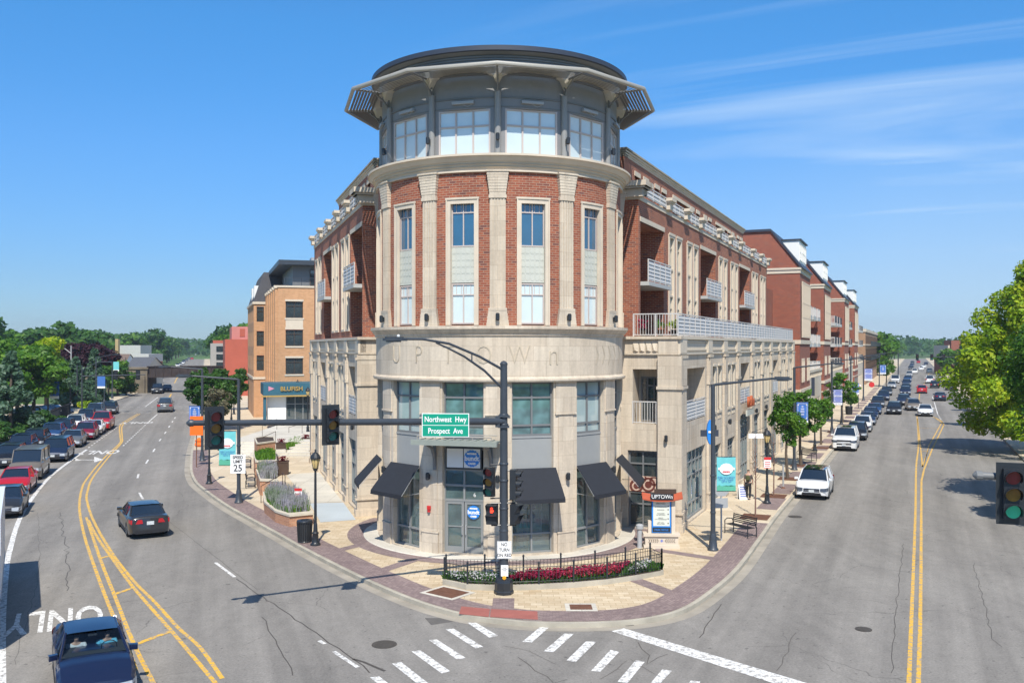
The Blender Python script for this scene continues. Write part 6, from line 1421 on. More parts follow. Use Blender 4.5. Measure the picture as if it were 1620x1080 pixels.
p=P(1141,855,.15); t=thing('stop_sign','stop sign seen from its plain grey back by the first right lamp','sign',(p.x,p.y,.15),R_(10)); g=MB(); g.box(-.03,.03,-.03,.03,0,2.9); g.build('post',M['alum'],t)
g=MB(); r=.45; oc=[(r*math.cos(R_(22.5+45*k)),r*math.sin(R_(22.5+45*k))) for k in range(8)]; g.poly([(x_,-.04,2.45+z_) for x_,z_ in oc]); g.poly([(x_,.0,2.45+z_) for x_,z_ in oc]); g.box(-.3,.3,-.045,-.03,1.5,1.95); g.build('sign_back',M['alum'],t)
t,o=small_sign(1358,646,'white sign with a red no turn symbol on the right pavement',3.4,.75,.75,M['letter_white']); g=MB(); 
for k in range(20):
    a0,a1=R_(18*k),R_(18*k+18); g.quad((.32*math.cos(a0),-.055,3.02+.32*math.sin(a0)),(.32*math.cos(a1),-.055,3.02+.32*math.sin(a1)),(.25*math.cos(a1),-.055,3.02+.25*math.sin(a1)),(.25*math.cos(a0),-.055,3.02+.25*math.sin(a0)))
g.build('symbol',M['sign_red'],o)
t,o=small_sign(472,812,'small red and white parking notice in the nearest lavender planter',1.35,.4,.55,M['letter_white']); g=MB(); g.box(-.2,.2,-.056,-.05,1.2,1.35)
for i in range(3): g.box(-.14,.14,-.056,-.05,.86+i*.09,.9+i*.09)
g.build('notice_print',M['sign_red'],o)
for px,py,lb in ((1334,640,'red round shop sign above the second street tree'),(1379,640,'red round shop sign before the tan building')):
    p=P(px,py,.15); t=thing('shop_sign',lb,'sign',(p.x,p.y,3.2 if px<1350 else 2.2)); g=MB(); g.lathe([(0,-.1),(.4,-.1),(.4,.1),(0,.1)],(0,0,1.0),16,axis='y'); g.build('disc',M['sign_red'],t); g=MB(); g.box(-.8,0,-.02,.02,1.4,1.46); g.build('bracket',M['black'],t)
# shop signs on the right facade of the corner building (projecting)
def attach(x,y,z): v=FR.at(x,y,z); return v
g=MB(); g.lathe([(0,-.08),(.62,-.08),(.62,.08),(0,.08)],(0,0,0),24,axis='y'); o=g.build('oval_sign',M['sign_blue'],bld,FR.at(2.9,-.95,4.7),rzR+R_(-62)); o.scale=(.32,1,1.0)
g=MB(); g.box(-.45,.45,-.05,.05,-.16,.16); g.build('sign_crossbar',M['navyroof'],bld,FR.at(2.9,-.9,4.65),rzR+R_(-62))
g=MB(); g.box(-.14,.14,-.12,-.09,-.05,.05); g.build('sign_stripe',M['letter_white'],bld,FR.at(2.9,-.95,4.72),rzR+R_(-62))
cop=pbr('copper_letters',(.45,.10,.03),.5); g=MB(); g.box(-1.3,1.3,-.05,.05,-.28,.1); g.build('sign_panel',M['spandrel'],bld,FR.at(18.7,-.35,4.75),rzR); put('copper_lettering',text_mesh('Houlihan',.95,.06,cop,xs=.7,bold=.02),bld,FR.at(18.7,-.42,5.35),(R_(90),0,rzR))
g=MB(); g.box(-.06,.06,-.55,-.2,-1.0,1.0); g.build('blade_sign',M['navyroof'],gb,(11,.2,4.6))
put('white_lettering',text_mesh('Noodles',.9,.05,M['letter_white'],bold=.03),gb,(4.5,-.3,3.6),UP)
# shop interior furniture in the tower
def shelf(x,y,label,w_=.9,h_=2.0,rz=0):
    t=thing('display_cabinet',label,'cabinet',(T.x+x,T.y+y,.2),rz); g=MB(); g.box(-w_/2,-w_/2+.05,0,.4,0,h_); g.box(w_/2-.05,w_/2,0,.4,0,h_); g.box(-w_/2,w_/2,.36,.4,0,h_); g.box(-w_/2-.03,w_/2+.03,-.03,.43,h_,h_+.1)
    for i in range(6): g.box(-w_/2+.05,w_/2-.05,0,.36,.1+i*(h_-.3)/5,.14+i*(h_-.3)/5)
    g.build('carcass',M['white'],t)
    for i in range(5):
        for j in range(4):
            g=MB(); xx=-w_/2+.12+j*.19; zz_=.14+i*(h_-.3)/5; hh=random.uniform(.12,.24); g.box(xx,xx+.14,.06,.25,zz_,zz_+hh); g.build('boxed_goods',random.choice([M['letter_white'],M['purpban'],M['tealban'],M['gold'],M['rust']]),t)
shelf(1.35,-4.55,'white display cabinet behind the shop window right of the door',1.1,2.3,R_(8)); shelf(-3.4,-3.2,'white cabinet behind the shop window left of the door',.9,1.5,R_(-40)); 
for x_,y_,rz,lb in ((1.9,-5.05,0,'low white table in the shop window right of the door'),(3.4,-3.6,R_(45),'low white table with parcels in the rightmost shop window')):
    t=thing('display_table',lb,'table',(T.x+x_*.93,T.y+y_*.93,.2),rz); g=MB(); g.box(-.5,.5,-.1,.3,.55,.62); g.box(-.45,.45,0,.25,0,.55); g.build('table_body',M['white'],t)
# people -------------------------------------------------------------------
def body(name,pts,edges,radii,m,parent,subs=2):
    me=bpy.data.meshes.new(name); me.from_pydata(pts,edges,[]); o=bpy.data.objects.new(name,me); C.objects.link(o)
    sk=o.modifiers.new('skin','SKIN'); sk.use_smooth_shade=True
    for i,r in enumerate(radii): me.skin_vertices[0].data[i].radius=r if isinstance(r,tuple) else (r,r)
    me.skin_vertices[0].data[0].use_root=True
    sb=o.modifiers.new('sub','SUBSURF'); sb.levels=sb.render_levels=subs
    dg=bpy.context.evaluated_depsgraph_get(); m2=bpy.data.meshes.new_from_object(o.evaluated_get(dg)); m2.name=name; m2.materials.clear(); m2.materials.append(m); bpy.data.objects.remove(o)
    return put(name,m2,parent)
skin=pbr('skin',(.50,.30,.22),.6,var=.05); skind=pbr('skin_tan',(.34,.20,.14),.6,var=.05)
def walker(label,p,rz,shirt,trousers,shoe,hair,sk=skin,pack=None,stride=.2,s_=1.0):
    t=thing('person',label,'person',(p.x,p.y,p.z),rz); t.scale=(s_,)*3
    V=[(0,0,.95),(0,0,1.12),(0,.01,1.32),(0,.01,1.46),(0,0,1.54),(0,-.01,1.60),(0,-.02,1.70), # pelvis..head
       (.09,0,.90),(.10,-stride*.5,.50),(.10,-stride*.35,.09),(.10,-stride*.35-.13,.04), (-.09,0,.90),(-.10,stride*.15,.49),(-.10,stride*.8,.12),(-.10,stride*.8-.12,.05),
       (.17,.01,1.42),(.22,.05,1.16),(.22,-.05,.93),(.22,-.08,.86), (-.17,.01,1.42),(-.22,-.04,1.16),(-.23,-.12,.93),(-.23,-.16,.87)]
    E=[(0,1),(1,2),(2,3),(3,4),(4,5),(5,6),(0,7),(7,8),(8,9),(9,10),(0,11),(11,12),(12,13),(13,14),(3,15),(15,16),(16,17),(17,18),(3,19),(19,20),(20,21),(21,22)]
    Rr=[(.15,.11),(.135,.10),(.16,.11),(.12,.09),.055,.075,.085,.09,.06,.042,.04,.09,.06,.042,.04,.06,.045,.034,.035,.06,.045,.034,.035]
    body('body',V,E,Rr,sk,t)
    # clothes as slightly larger shells
    body('shirt',[V[i] for i in (0,1,2,3,15,16,19,20)],[(0,1),(1,2),(2,3),(3,4),(4,5),(3,6),(6,7)],[(.165,.125),(.155,.118),(.18,.13),(.13,.10),.078,.062,.078,.062],shirt,t)
    body('trousers',[V[i] for i in (0,7,8,9,11,12,13)],[(0,1),(1,2),(2,3),(0,4),(4,5),(5,6)],[(.165,.125),.10,.078,.062,.10,.078,.062],trousers,t)
    for a,b in ((9,10),(13,14)): body('shoe',[V[a],tuple(Vector(V[b])+Vector((0,-.03,0)))],[(0,1)],[.05,.042],shoe,t,1)
    body('hair',[(0,.015,1.66),(0,.01,1.745)],[(0,1)],[.092,.085],hair,t)
    for s2,k in ((1,18),(-1,22)):   # fingers
        w0=Vector(V[k])
        for f in range(4): body('finger',[tuple(w0),tuple(w0+Vector((0,-.02+f*.018,-.06))),tuple(w0+Vector((-s2*.01,-.02+f*.018,-.10+.01*abs(f-1.5))))],[(0,1),(1,2)],[.018,.010,.008],sk,t,1)
        body('thumb',[tuple(w0),tuple(w0+Vector((-s2*.01,-.045,-.03))),tuple(w0+Vector((-s2*.01,-.055,-.065)))],[(0,1),(1,2)],[.018,.011,.009],sk,t,1)
    if pack: 
        b_=thing('backpack','olive green backpack on the walking person','backpack',(0,0,0)); b_.parent=None; b_.location=p+Vector((-math.sin(rz)*.17*s_,math.cos(rz)*.17*s_,1.28*s_)); b_.rotation_euler=(0,0,rz)
        body('bag_body',[(0,.03,-.17),(0,.04,0),(0,.02,.17)],[(0,1),(1,2)],[(.13,.08),(.15,.10),(.12,.07)],pack,b_); body('front_pocket',[(0,.12,-.12),(0,.12,.0)],[(0,1)],[(.10,.05),(.10,.05)],pack,b_)
    return t
jean=pbr('black_trousers',(.02,.02,.025),.9); 
p=P(1184,790,.15); walker('person in dark cap and trousers walking away on the right pavement',p,math.atan2(-dR.x,dR.y)+math.pi,pbr('grey_tshirt',(.12,.10,.095),.9),jean,M['white'],M['sign_black'],pack=pbr('olive_cloth',(.07,.08,.03),.9))
q=P(1174,789,.15); t=thing('sandwich_board','small printed pavement sign left of the walking person','sign',(q.x,q.y,.15),R_(10))
g=MB(); g.quad((-.24,-.2,0),(.24,-.2,0),(.24,-.02,.85),(-.24,-.02,.85)); g.quad((-.24,.2,0),(.24,.2,0),(.24,.02,.85),(-.24,.02,.85)); g.build('board',M['letter_white'],t); g=MB()
for i in range(5): z_=.15+i*.13; y_=-.2+.18*z_/.85-.01; g.quad((-.18,y_,z_),(.18,y_,z_),(.18,y_+.017,z_+.08),(-.18,y_+.017,z_+.08))
g.build('board_print',M['purpban'],t)
p=P(1532,651,.14); walker('person in a blue shirt standing at the kerb under the yellow green tree',p,R_(180),pbr('blue_shirt',(.06,.12,.25),.9),jean,M['sign_black'],M['sign_black'],stride=.06)
# ------------------------------------------------------------ cars
SPEC={ # L,W,H, zhood_front,zhood_back,zbelt, x_ws0,x_roof0,x_roof1,x_rw, ztail, wheel r, wheelbase
 'sedan':(4.75,1.84,1.44,.72,.97,.94,1.12,.18,-.90,-1.66,1.04,.33,2.78),
 'suv':(4.6,1.88,1.64,.84,1.05,1.03,1.32,.48,-1.6,-2.18,1.08,.37,2.70),
 'bigsuv':(5.3,2.05,1.92,1.08,1.26,1.22,1.35,.75,-2.2,-2.58,1.25,.41,3.05),
 'minivan':(5.1,1.98,1.76,.82,1.05,1.05,1.55,.65,-2.1,-2.5,1.10,.35,3.0),
 'van':(5.1,2.0,1.98,.95,1.18,1.15,1.6,.9,-2.42,-2.52,1.15,.35,3.0),
 'pickup':(5.8,2.02,1.92,1.08,1.22,1.18,1.25,.55,-.75,-1.05,1.22,.42,3.6)}
_cm={}
def lerpp(pts,x):
    if x<=pts[0][0]: return pts[0][1]
    for (a,b),(c,d) in zip(pts,pts[1:]):
        if x<=c: t=(x-a)/(c-a); return b+(d-b)*t
    return pts[-1][1]
def carmeshes(kind):
    if kind in _cm: return _cm[kind]
    L,Wd,H,zh0,zh1,zb,xw0,xr0,xr1,xw1,zt,wr,wb=SPEC[kind]; D={}
    hl=L/2; xf=hl-.92 if kind!='pickup' else hl-1.0; xr=xf-wb; ra=wr*1.16
    pick=kind=='pickup'
    tp=[(-hl,zt-.10),(-hl+.06,zt),(xw1,zt+.0),(xw1+.2,zb),(xw0-.3,zb+.02),(xw0,zh1),(xw0+.4,zh1-.03),(hl-.35,zh0+.05),(hl-.1,zh0-.08),(hl,zh0-.3)]
    if kind in('suv','bigsuv','minivan','van'): tp=[(-hl,zt-.15),(-hl+.08,zt-.02),(xw1,zb),(xw0-.3,zb+.02),(xw0,zh1),(xw0+.4,zh1-.02),(hl-.35,zh0+.04),(hl-.1,zh0-.08),(hl,zh0-.32)]
    xs=set(np.linspace(-hl,hl,25).round(3))|{-hl+.04,hl-.04,-hl+.1,hl-.1}
    for xc in (xf,xr):
        for k in range(13): xs.add(round(xc-ra*math.cos(math.pi*k/12),3))
    xs=sorted(xs); g=MB(); rings=[]
    for x_ in xs:
        e=max(0,(abs(x_)-hl+.55)/.55); wy=Wd/2*(1-.14*e**2.2); zb0=.20+.10*e**2; za=zb0
        for xc in (xf,xr):
            d=abs(x_-xc)
            if d<ra: za=max(za,wr+math.sqrt(max(ra*ra-d*d,0))*.98)
        top=lerpp(tp,x_); mid=(za*.35+top*.65) if za<top-.25 else top-.12
        top=max(top,za+.1)
        rings.append([(x_,0,zb0),(x_,wy*.72,zb0),(x_,wy*.97,za),(x_,wy,max(za+.02,.52*(1-e)+.45*e)),(x_,wy*.995,mid),(x_,wy*.97,top-.10),(x_,wy*.89,top-.025),(x_,wy*.55,top+.018),(x_,0,top+.03)])
    n=9
    for s_ in (1,-1):
        b0=len(g.v)
        for r in rings: g.v+=[(p[0],s_*p[1],p[2]) for p in r]
        for i in range(len(rings)-1):
            for k in range(n-1):
                q=(b0+i*n+k,b0+(i+1)*n+k,b0+(i+1)*n+k+1,b0+i*n+k+1); g.f.append(q if s_>0 else q[::-1]); g.uv.append([(0,0)]*4)
        for r0 in (0,len(rings)-1):
            q=tuple(b0+r0*n+k for k in range(n)); g.f.append(q); g.uv.append([(0,0)]*n)
    D['body']=g
    # greenhouse
    wb_=Wd/2*.93; wr_=Wd/2*((.70 if kind=='sedan' else .71) if kind!='van' else .86); zr=H-.05; g=MB()
    if pick: xw1b=xw1
    prof=[(xw0,zh1-.02,wb_*.93),(xw0-.02,zh1+.0,wb_*.93)]
    bot=[(xw0,zh1-.03),(xr0+.1,zb-.02),(xr1,zb-.02),(xw1,zb-.04 if not kind=='sedan' else zt-.02)]; topz=[(xr0,zr-.01),(xr0-.35,zr+.02),(xr1,zr-.0)]
    def sec(x_,z_,w_): return (x_,w_,z_)
    A=[(xw0,zh1-.03),(xr0,zr-.03)]; 
    # side faces
    for s_ in (1,-1):
        B=[(xw0-.02,s_*wb_*.96,zh1-.05),(xr0+.15,s_*wb_,zb-.03),(xr1,s_*wb_,zb-.03),(xw1,s_*wb_*.93,zb-.03)]; Tt=[(xr0,s_*wr_,zr),(xr0-.05,s_*wr_,zr+.005),(xr1,s_*wr_,zr),(xr1-.02,s_*wr_*.98,zr-.02)]
        for i in range(3): g.quad(B[i],B[i+1],Tt[i+1],Tt[i])
    # windshield (slightly curved) and rear glass
    nn=6
    def arcw(x_,z_,w_,cv,i): t=-1+2*i/nn; return (x_+cv*(1-t*t),t*w_,z_)
    ws=[];
    for i in range(nn): g.quad(arcw(xw0-.02,zh1-.05,wb_*.96,.10,i),arcw(xw0-.02,zh1-.05,wb_*.96,.10,i+1),arcw(xr0,zr,wr_,.06,i+1),arcw(xr0,zr,wr_,.06,i)); g.quad(arcw(xw1,zb-.03,wb_*.93,-.07,i),arcw(xw1,zb-.03,wb_*.93,-.07,i+1),arcw(xr1-.02,zr-.02,wr_*.98,-.04,i+1),arcw(xr1-.02,zr-.02,wr_*.98,-.04,i))
    D['glass']=g
    # roof
    g=MB(); m_=8
    for j in range(4):
        for i in range(m_):
            def rp(j,i): 
                u=j/4; x_=xr0+.06+(xr1-.06-xr0-.06)*u; t=-1+2*i/m_; cx_=(.05*(1-t*t) if j==0 else (-.03*(1-t*t) if j==4 else 0)); return (x_+cx_,t*wr_*1.01,zr-.015+.05*(1-t**4)*(.6+.4*math.sin(math.pi*u)))
            g.quad(rp(j,i),rp(j,i+1),rp(j+1,i+1),rp(j+1,i))
    for s_ in (1,-1):
        g.quad((xr0+.06,s_*wr_*1.01,zr-.05),(xr1-.06,s_*wr_*1.01,zr-.05),(xr1-.06,s_*wr_*1.01,zr-.0),(xr0+.06,s_*wr_*1.01,zr-.0))
    D['roof']=g
    g=MB()
    for s_ in (1,-1):
        o_=.012*s_
        g.tube([(xw0-.0,s_*(wb_*.965),zh1-.06),(xr0+.0,s_*(wr_+.005),zr-.0)],.038,6); g.tube([(xw1+.02,s_*wb_*.94,zb-.04),(xr1-.02,s_*(wr_+.0),zr-.02)],.055,6)
        mids=[(xr0+xr1)/2+.1] if kind in('sedan','pickup') else [xr0-.95,xr1+.55]
        for xm in mids: g.tube([(xm+.05,s_*(wb_+.005),zb-.03),(xm,s_*(wr_+.008),zr-.02)],.035,6)
        g.tube([(xr0,s_*(wr_+.0),zr-.015),(xr1,s_*(wr_),zr-.015)],.03,6)
    D['pillars']=g
    # wheels
    g=MB(); g.lathe([(wr*.55,-.11),(wr*.9,-.12),(wr,-.08),(wr,.08),(wr*.9,.12),(wr*.55,.11)],n=24,axis='y'); D['tyre']=g
    g=MB(); g.lathe([(wr*.60,-.10),(wr*.58,-.115),(wr*.50,-.07),(wr*.15,-.06),(.04,-.10),(0,-.10)],n=24,axis='y')
    for k in range(5): 
        a=2*math.pi*k/5; c_,s2=math.cos(a),math.sin(a); g.poly([(c_*wr*.12-s2*.035,-.10,s2*wr*.12+c_*.035),(c_*wr*.54-s2*.025,-.11,s2*wr*.54+c_*.025),(c_*wr*.54+s2*.025,-.11,s2*wr*.54-c_*.025),(c_*wr*.12+s2*.035,-.10,s2*wr*.12-c_*.035)])
    D['rim']=g
    g=MB(); g.lathe([(0,-.05),(wr*.55,-.065)],n=20,axis='y'); D['rimback']=g
    D['wheels']=[(xf,1),(xf,-1),(xr,1),(xr,-1)]
    # front details
    zl=zh0-.02; sl_=.1 if kind in('sedan','suv','minivan') else .14
    def onfront(y_): return hl+.03-.55*((abs(y_)/(Wd/2))**3)*.36
    for s_ in (1,-1):
        g=MB(); y0,y1=s_*Wd*.26,s_*Wd*.43; z0,z1=zl-.31,zl-.12
        g.quad((hl+.035,y0,z0+.03),(hl+.012,y1,z0),(hl-.05,y1,z1+.02),(hl-.015,y0,z1)); g.quad((hl+.012,y1,z0),(hl-.28,s_*Wd*.503,z0+.04),(hl-.34,s_*Wd*.499,z1+.03),(hl-.05,y1,z1+.02)); g.quad((hl-.015,y0,z1),(hl-.05,y1,z1+.02),(hl-.16,y1,z1),(hl-.16,y0,z1-.02))
        D['headlight%d'%s_]=g
    g=MB(); gw_=Wd*(.24 if kind!='bigsuv' and kind!='pickup' else .24); z0,z1=zl-.34,zl-.14
    if kind in('bigsuv','pickup','van'): z0=zl-.5; z1=zl-.08; gw_=Wd*.29
    g.quad((hl+.012,-gw_,z0),(hl+.012,gw_,z0),(hl-.03,gw_,z1),(hl-.03,-gw_,z1)); g.quad((hl+.0,-Wd*.3,.28),(hl+.0,Wd*.3,.28),(hl+.015,Wd*.27,.44),(hl+.015,-Wd*.27,.44))
    for s_ in (1,-1): g.quad((hl-.09,s_*Wd*.36,.34),(hl-.2,s_*Wd*.45,.34),(hl-.2,s_*Wd*.45,.48),(hl-.07,s_*Wd*.36,.48))
    D['grille']=g
    g=MB(); g.box(hl+.0,hl+.03,-.15,.15,.45,.60) if kind!='bigsuv' else g.box(hl+.0,hl+.03,-.15,.15,.48,.63); D['plate']=g
    g=MB(); g.tube([(hl+.015,-gw_*.96,z1-.01),(hl+.02,gw_*.96,z1-.01)],.012,4); g.tube([(hl+.015,-gw_*.96,(z0+z1)/2),(hl+.02,gw_*.96,(z0+z1)/2)],.01,4); D['trim']=g
    # rear
    zt_=zt-.12
    for s_ in (1,-1):
        g=MB(); xe=-hl+.03
        if kind in('suv','bigsuv','minivan','van','pickup'): g.quad((-hl-.05,s_*Wd*.28,zt_-.26),(-hl+.02,s_*Wd*.465,zt_-.28),(-hl+.03,s_*Wd*.465,zt_+.02),(-hl-.04,s_*Wd*.31,zt_+.0)); g.quad((-hl+.02,s_*Wd*.465,zt_-.28),(-hl+.28,s_*Wd*.502,zt_-.22),(-hl+.28,s_*Wd*.498,zt_+.0),(-hl+.03,s_*Wd*.465,zt_+.02))
        else: g.quad((-hl-.05,s_*Wd*.18,zt_-.18),(-hl+.03,s_*Wd*.462,zt_-.20),(-hl+.05,s_*Wd*.462,zt_),(-hl-.03,s_*Wd*.20,zt_)); g.quad((-hl+.03,s_*Wd*.462,zt_-.20),(-hl+.3,s_*Wd*.50,zt_-.14),(-hl+.3,s_*Wd*.496,zt_),(-hl+.05,s_*Wd*.462,zt_))
        D['tail%d'%s_]=g
    g=MB(); g.box(-hl-.025,-hl+.01,-.16,.16,zt-.38,zt-.22); D['rplate']=g
    for s_ in (1,-1): g=MB(); D['mirror%d'%s_]=g; g.prism([(xw0-.22,s_*(wb_+.0)),(xw0-.14,s_*(wb_+.20)),(xw0-.30,s_*(wb_+.22)),(xw0-.34,s_*(wb_+.0))],zb+.0,zb+.14)
    # dark seams and sills
    D['seams']=[]; D['sills']=[]
    for s_ in (1,-1):
        y_=s_*(Wd/2+.004)
        for xm in ([(xr0+xr1)/2+.12,xw0-.15] if kind in('sedan','pickup') else [xr0-.95,xw0-.12,xr1+.4]):
            g=MB(); D['seams'].append(g); g.quad((xm-.008,y_,.36),(xm+.008,y_,.36),(xm+.008,s_*(Wd/2*.995+.004),zb-.1),(xm-.008,s_*(Wd/2*.995+.004),zb-.1))
        g=MB(); D['sills'].append(g); g.box(xr+ra,xf-ra,min(y_,y_-s_*.03),max(y_,y_-s_*.03)+.0,.2,.30)

    g=MB(); g.box(-hl-.012,-hl+.02,-Wd*.36,Wd*.36,.26,.42); D['diffuser']=g
    if pick:
        g=MB(); bx0,bx1=-hl+.1,xw1-.12; g.box(bx0,bx1,-Wd/2*.86,Wd/2*.86,zt-.02,zt+.06); D['bed']=g
    if kind=='bigsuv': g=MB(); g.box(xr1+.9,xr0-.3,-.45,.45,H-.012,H+.01); D['sunroof']=g
    sm=('body','roof','tyre')
    _cm[kind]={k:v for k,v in D.items()}; return _cm[kind]
M['tyre']=pbr('tyre_rubber',(.02,.02,.02),.9); M['rim']=pbr('alloy_rim',(.45,.46,.47),.35,.6,.05); M['hl']=pbr('headlight_lens',(.40,.43,.47),.12,var=.3,scale=9); M['hld']=pbr('smoked_headlight_lens',(.07,.08,.10),.12,var=.3,scale=9); M['tl']=pbr('tail_light_lens',(.42,.015,.02),.2,var=.15,scale=9); M['chrome']=pbr('chrome',(.6,.6,.62),.15,.9,.03); M['plate']=pbr('number_plate',(.62,.66,.68),.5,var=.3,scale=14)
_proto={}
def carproto(kind,paint,tall=None):
    key=(kind,paint)
    if key in _proto: return _proto[key]
    D=carmeshes(kind); pm=carpaint(paint,COLS[paint])
    def me(k,m,sm=False,ang=40,cache={}): 
        ck=(kind,k,m.name)
        if ck not in _mcache: _mcache[ck]=D[k].mesh(k,m,sm,ang)
        return _mcache[ck]
    def ml(k,i):
        ck=(kind,k,i)
        if ck not in _mcache: _mcache[ck]=D[k][i].mesh(k,M['sign_black'])
        return _mcache[ck]
    L=[('body',me('body',pm,True,32),None),('roof',me('roof',pm if paint!='white_black' else M['gcar'],True,40),None),('window_glass',me('glass',M['gcar'],False),None),('pillars',me('pillars',pm),None),('headlight',me('headlight1',M['hld'] if 'white' in paint else M['hl']),None),('headlight',me('headlight-1',M['hld'] if 'white' in paint else M['hl']),None),('grille',me('grille',M['sign_black']),None),('number_plate',me('plate',M['plate']),None),('trim',me('trim',M['chrome']),None),('tail_light',me('tail1',M['tl']),None),('tail_light',me('tail-1',M['tl']),None),('rear_plate',me('rplate',M['plate']),None),('mirror',me('mirror1',pm),None),('mirror',me('mirror-1',pm),None),*[('door_seam',ml('seams',i),None) for i in range(len(D['seams']))],*[('sill',ml('sills',i),None) for i in range(2)],('rear_diffuser',me('diffuser',M['sign_black']),None)]
    if 'bed' in D: L.append(('cargo_bed',me('bed',M['sign_black']),None))
    if 'sunroof' in D: L.append(('sunroof',me('sunroof',M['gcar']),None))
    W_=[(me('tyre',M['tyre'],True,50),me('rim',M['rim'],False),me('rimback',M['sign_black']),D['wheels'])]
    _proto[key]=(L,W_[0]); return _proto[key]
_mcache={}
COLS={'white':(.78,.78,.77),'white_black':(.78,.79,.80),'black':(.012,.013,.016),'navy':(.012,.024,.06),'blue':(.02,.06,.16),'darkblue':(.009,.016,.05),'grey':(.13,.135,.14),'dgrey':(.028,.030,.034),'silver':(.32,.33,.34),'red':(.50,.012,.02),'maroon':(.20,.010,.03),'brown':(.16,.14,.12),'slate':(.09,.12,.15)}
def car(kind,paint,p,hd,label,front=True,rear=False,group='cars in the street',name='car',cat='car',simple=False,nopane=False):
    "p = ground point under the front bumper (or the rear one); hd = heading vector"
    L=SPEC[kind][0]; h=Vector((hd[0],hd[1],0)).normalized(); c=Vector((p[0],p[1],0))+h*(L/2 if rear else -L/2)
    t=thing(name,label,cat,(c.x,c.y,.012),math.atan2(h.y,h.x),group)
    parts,(ty,ri,rb,wh)=carproto(kind,paint)
    Wd=SPEC[kind][1]; wr=SPEC[kind][11]
    skip=('rear_plate','tail_light','door_seam','sill','rear_diffuser') if simple else ()
    for nm,me,_ in parts:
        if nm in skip or (nopane and nm=='window_glass'): continue
        put(nm,me,t)
    for xw,s_ in wh:
        w_=put('wheel',ty,t,(xw,s_*(Wd/2-.12),wr),math.pi if s_>0 else 0)
        if not simple: put('rim',ri,w_); put('rim_backing',rb,w_)
    return t
PC='cars queuing or parked along the streets'
hR=(-dR.x,-dR.y); hRa=(dR.x,dR.y)
# parked row and traffic on the right street (front towards camera)
def lane(dirv,off): return off
rowR=[('suv','white_black',1283.5,791,'white car with a black roof parked nearest the corner on the right street'),('bigsuv','white',1335,714,'large white SUV with a wide black grille parked second in the row'),('suv','black',1354,697,'black SUV parked directly behind the large white SUV'),
('suv','white',1363,684,'white SUV parked between two dark cars in the row'),('sedan','navy',1371,673,'navy sedan parked behind the white SUV in the row'),('sedan','darkblue',1376,664,'dark blue sedan parked sixth in the row'),('sedan','blue',1382,656,'blue sedan parked seventh in the row'),('suv','dgrey',1388,645,'dark grey SUV with bright headlights parked past the no turn sign'),('suv','navy',1397,634,'navy SUV parked ninth in the row'),('suv','dgrey',1402,626,'dark grey SUV parked at the far end of the near row'),('sedan','silver',1410.5,614.5,'silver car parked before the white van'),('van','white',1416,606.5,'white van parked beyond the row on the right street')]
for k,c,px,py,lb in rowR: car(k,c,P(px,py),hR,lb,group='cars parked along the right street',name='parked_car' if k!='van' else 'parked_van',cat='car' if k!='van' else 'van')
mv=[('suv','black',1414,656,'black SUV driving towards the camera in the near lane of the right street'),('suv','brown',1447,650,'taupe SUV waiting beside the white sedan'),('sedan','white',1464,659,'white sedan in the turning lane of the right street'),('suv','navy',1429.5,641.5,'navy SUV in the queue directly behind the black SUV'),
('suv','darkblue',1432,625.5,'dark blue SUV second in the far queue'),('sedan','dgrey',1433,618,'dark grey sedan third in the far queue'),('suv','navy',1434,611,'navy SUV fourth in the far queue'),('suv','blue',1436,604,'blue SUV fifth in the far queue'),('suv','silver',1438.5,596,'silver SUV sixth in the far queue'),('suv','dgrey',1441,585,'dark SUV in the distance beyond the far signals'),('sedan','navy',1442.5,580,'navy car in the distance beyond the far signals'),('suv','dgrey',1443.5,576,'dark car far off at the head of the distant queue')]
for i,(k,c,px,py,lb) in enumerate(mv): car(k,c,P(px,py),hR if i!=1 else (hR[0]+.10,hR[1]),lb,group='cars driving on the right street',simple=py<600)
for k,c,px,py,lb in [('suv','red',1458.5,622.5,'bright red car driving away on the right street'),('sedan','navy',1487.5,634.5,'navy sedan driving away near the right kerb'),('suv','black',1479,614,'black SUV driving away past the red car'),('bigsuv','white',1471,606.5,'white SUV driving away beyond the black SUV'),('suv','white',1447,591,'white car with red lights crossing at the far signals'),('sedan','white',1457.5,586,'small white car beyond the far signals'),('sedan','white',1461.5,582,'second small white car beyond the far signals'),('suv','slate',1470.5,590,'pale blue car beyond the far signals'),('sedan','navy',1465,577,'navy car far away near the vanishing point'),('suv','red',1453,574.5,'small red car at the far end of the right street')]:
    car(k,c,P(px,py),hRa,lb,rear=True,group='cars driving on the right street',simple=py<600)
for k,c,px,py,lb in [('sedan','silver',1493,607,'silver car parked far along the right kerb'),('sedan','dgrey',1498.5,611.5,'grey car parked behind the far silver one at the right kerb'),('suv','black',1504,617.5,'black car parked at the right kerb by the yellow green tree')]:
    car(k,c,P(px,py),hRa,lb,rear=True,group='cars parked along the right street',name='parked_car')
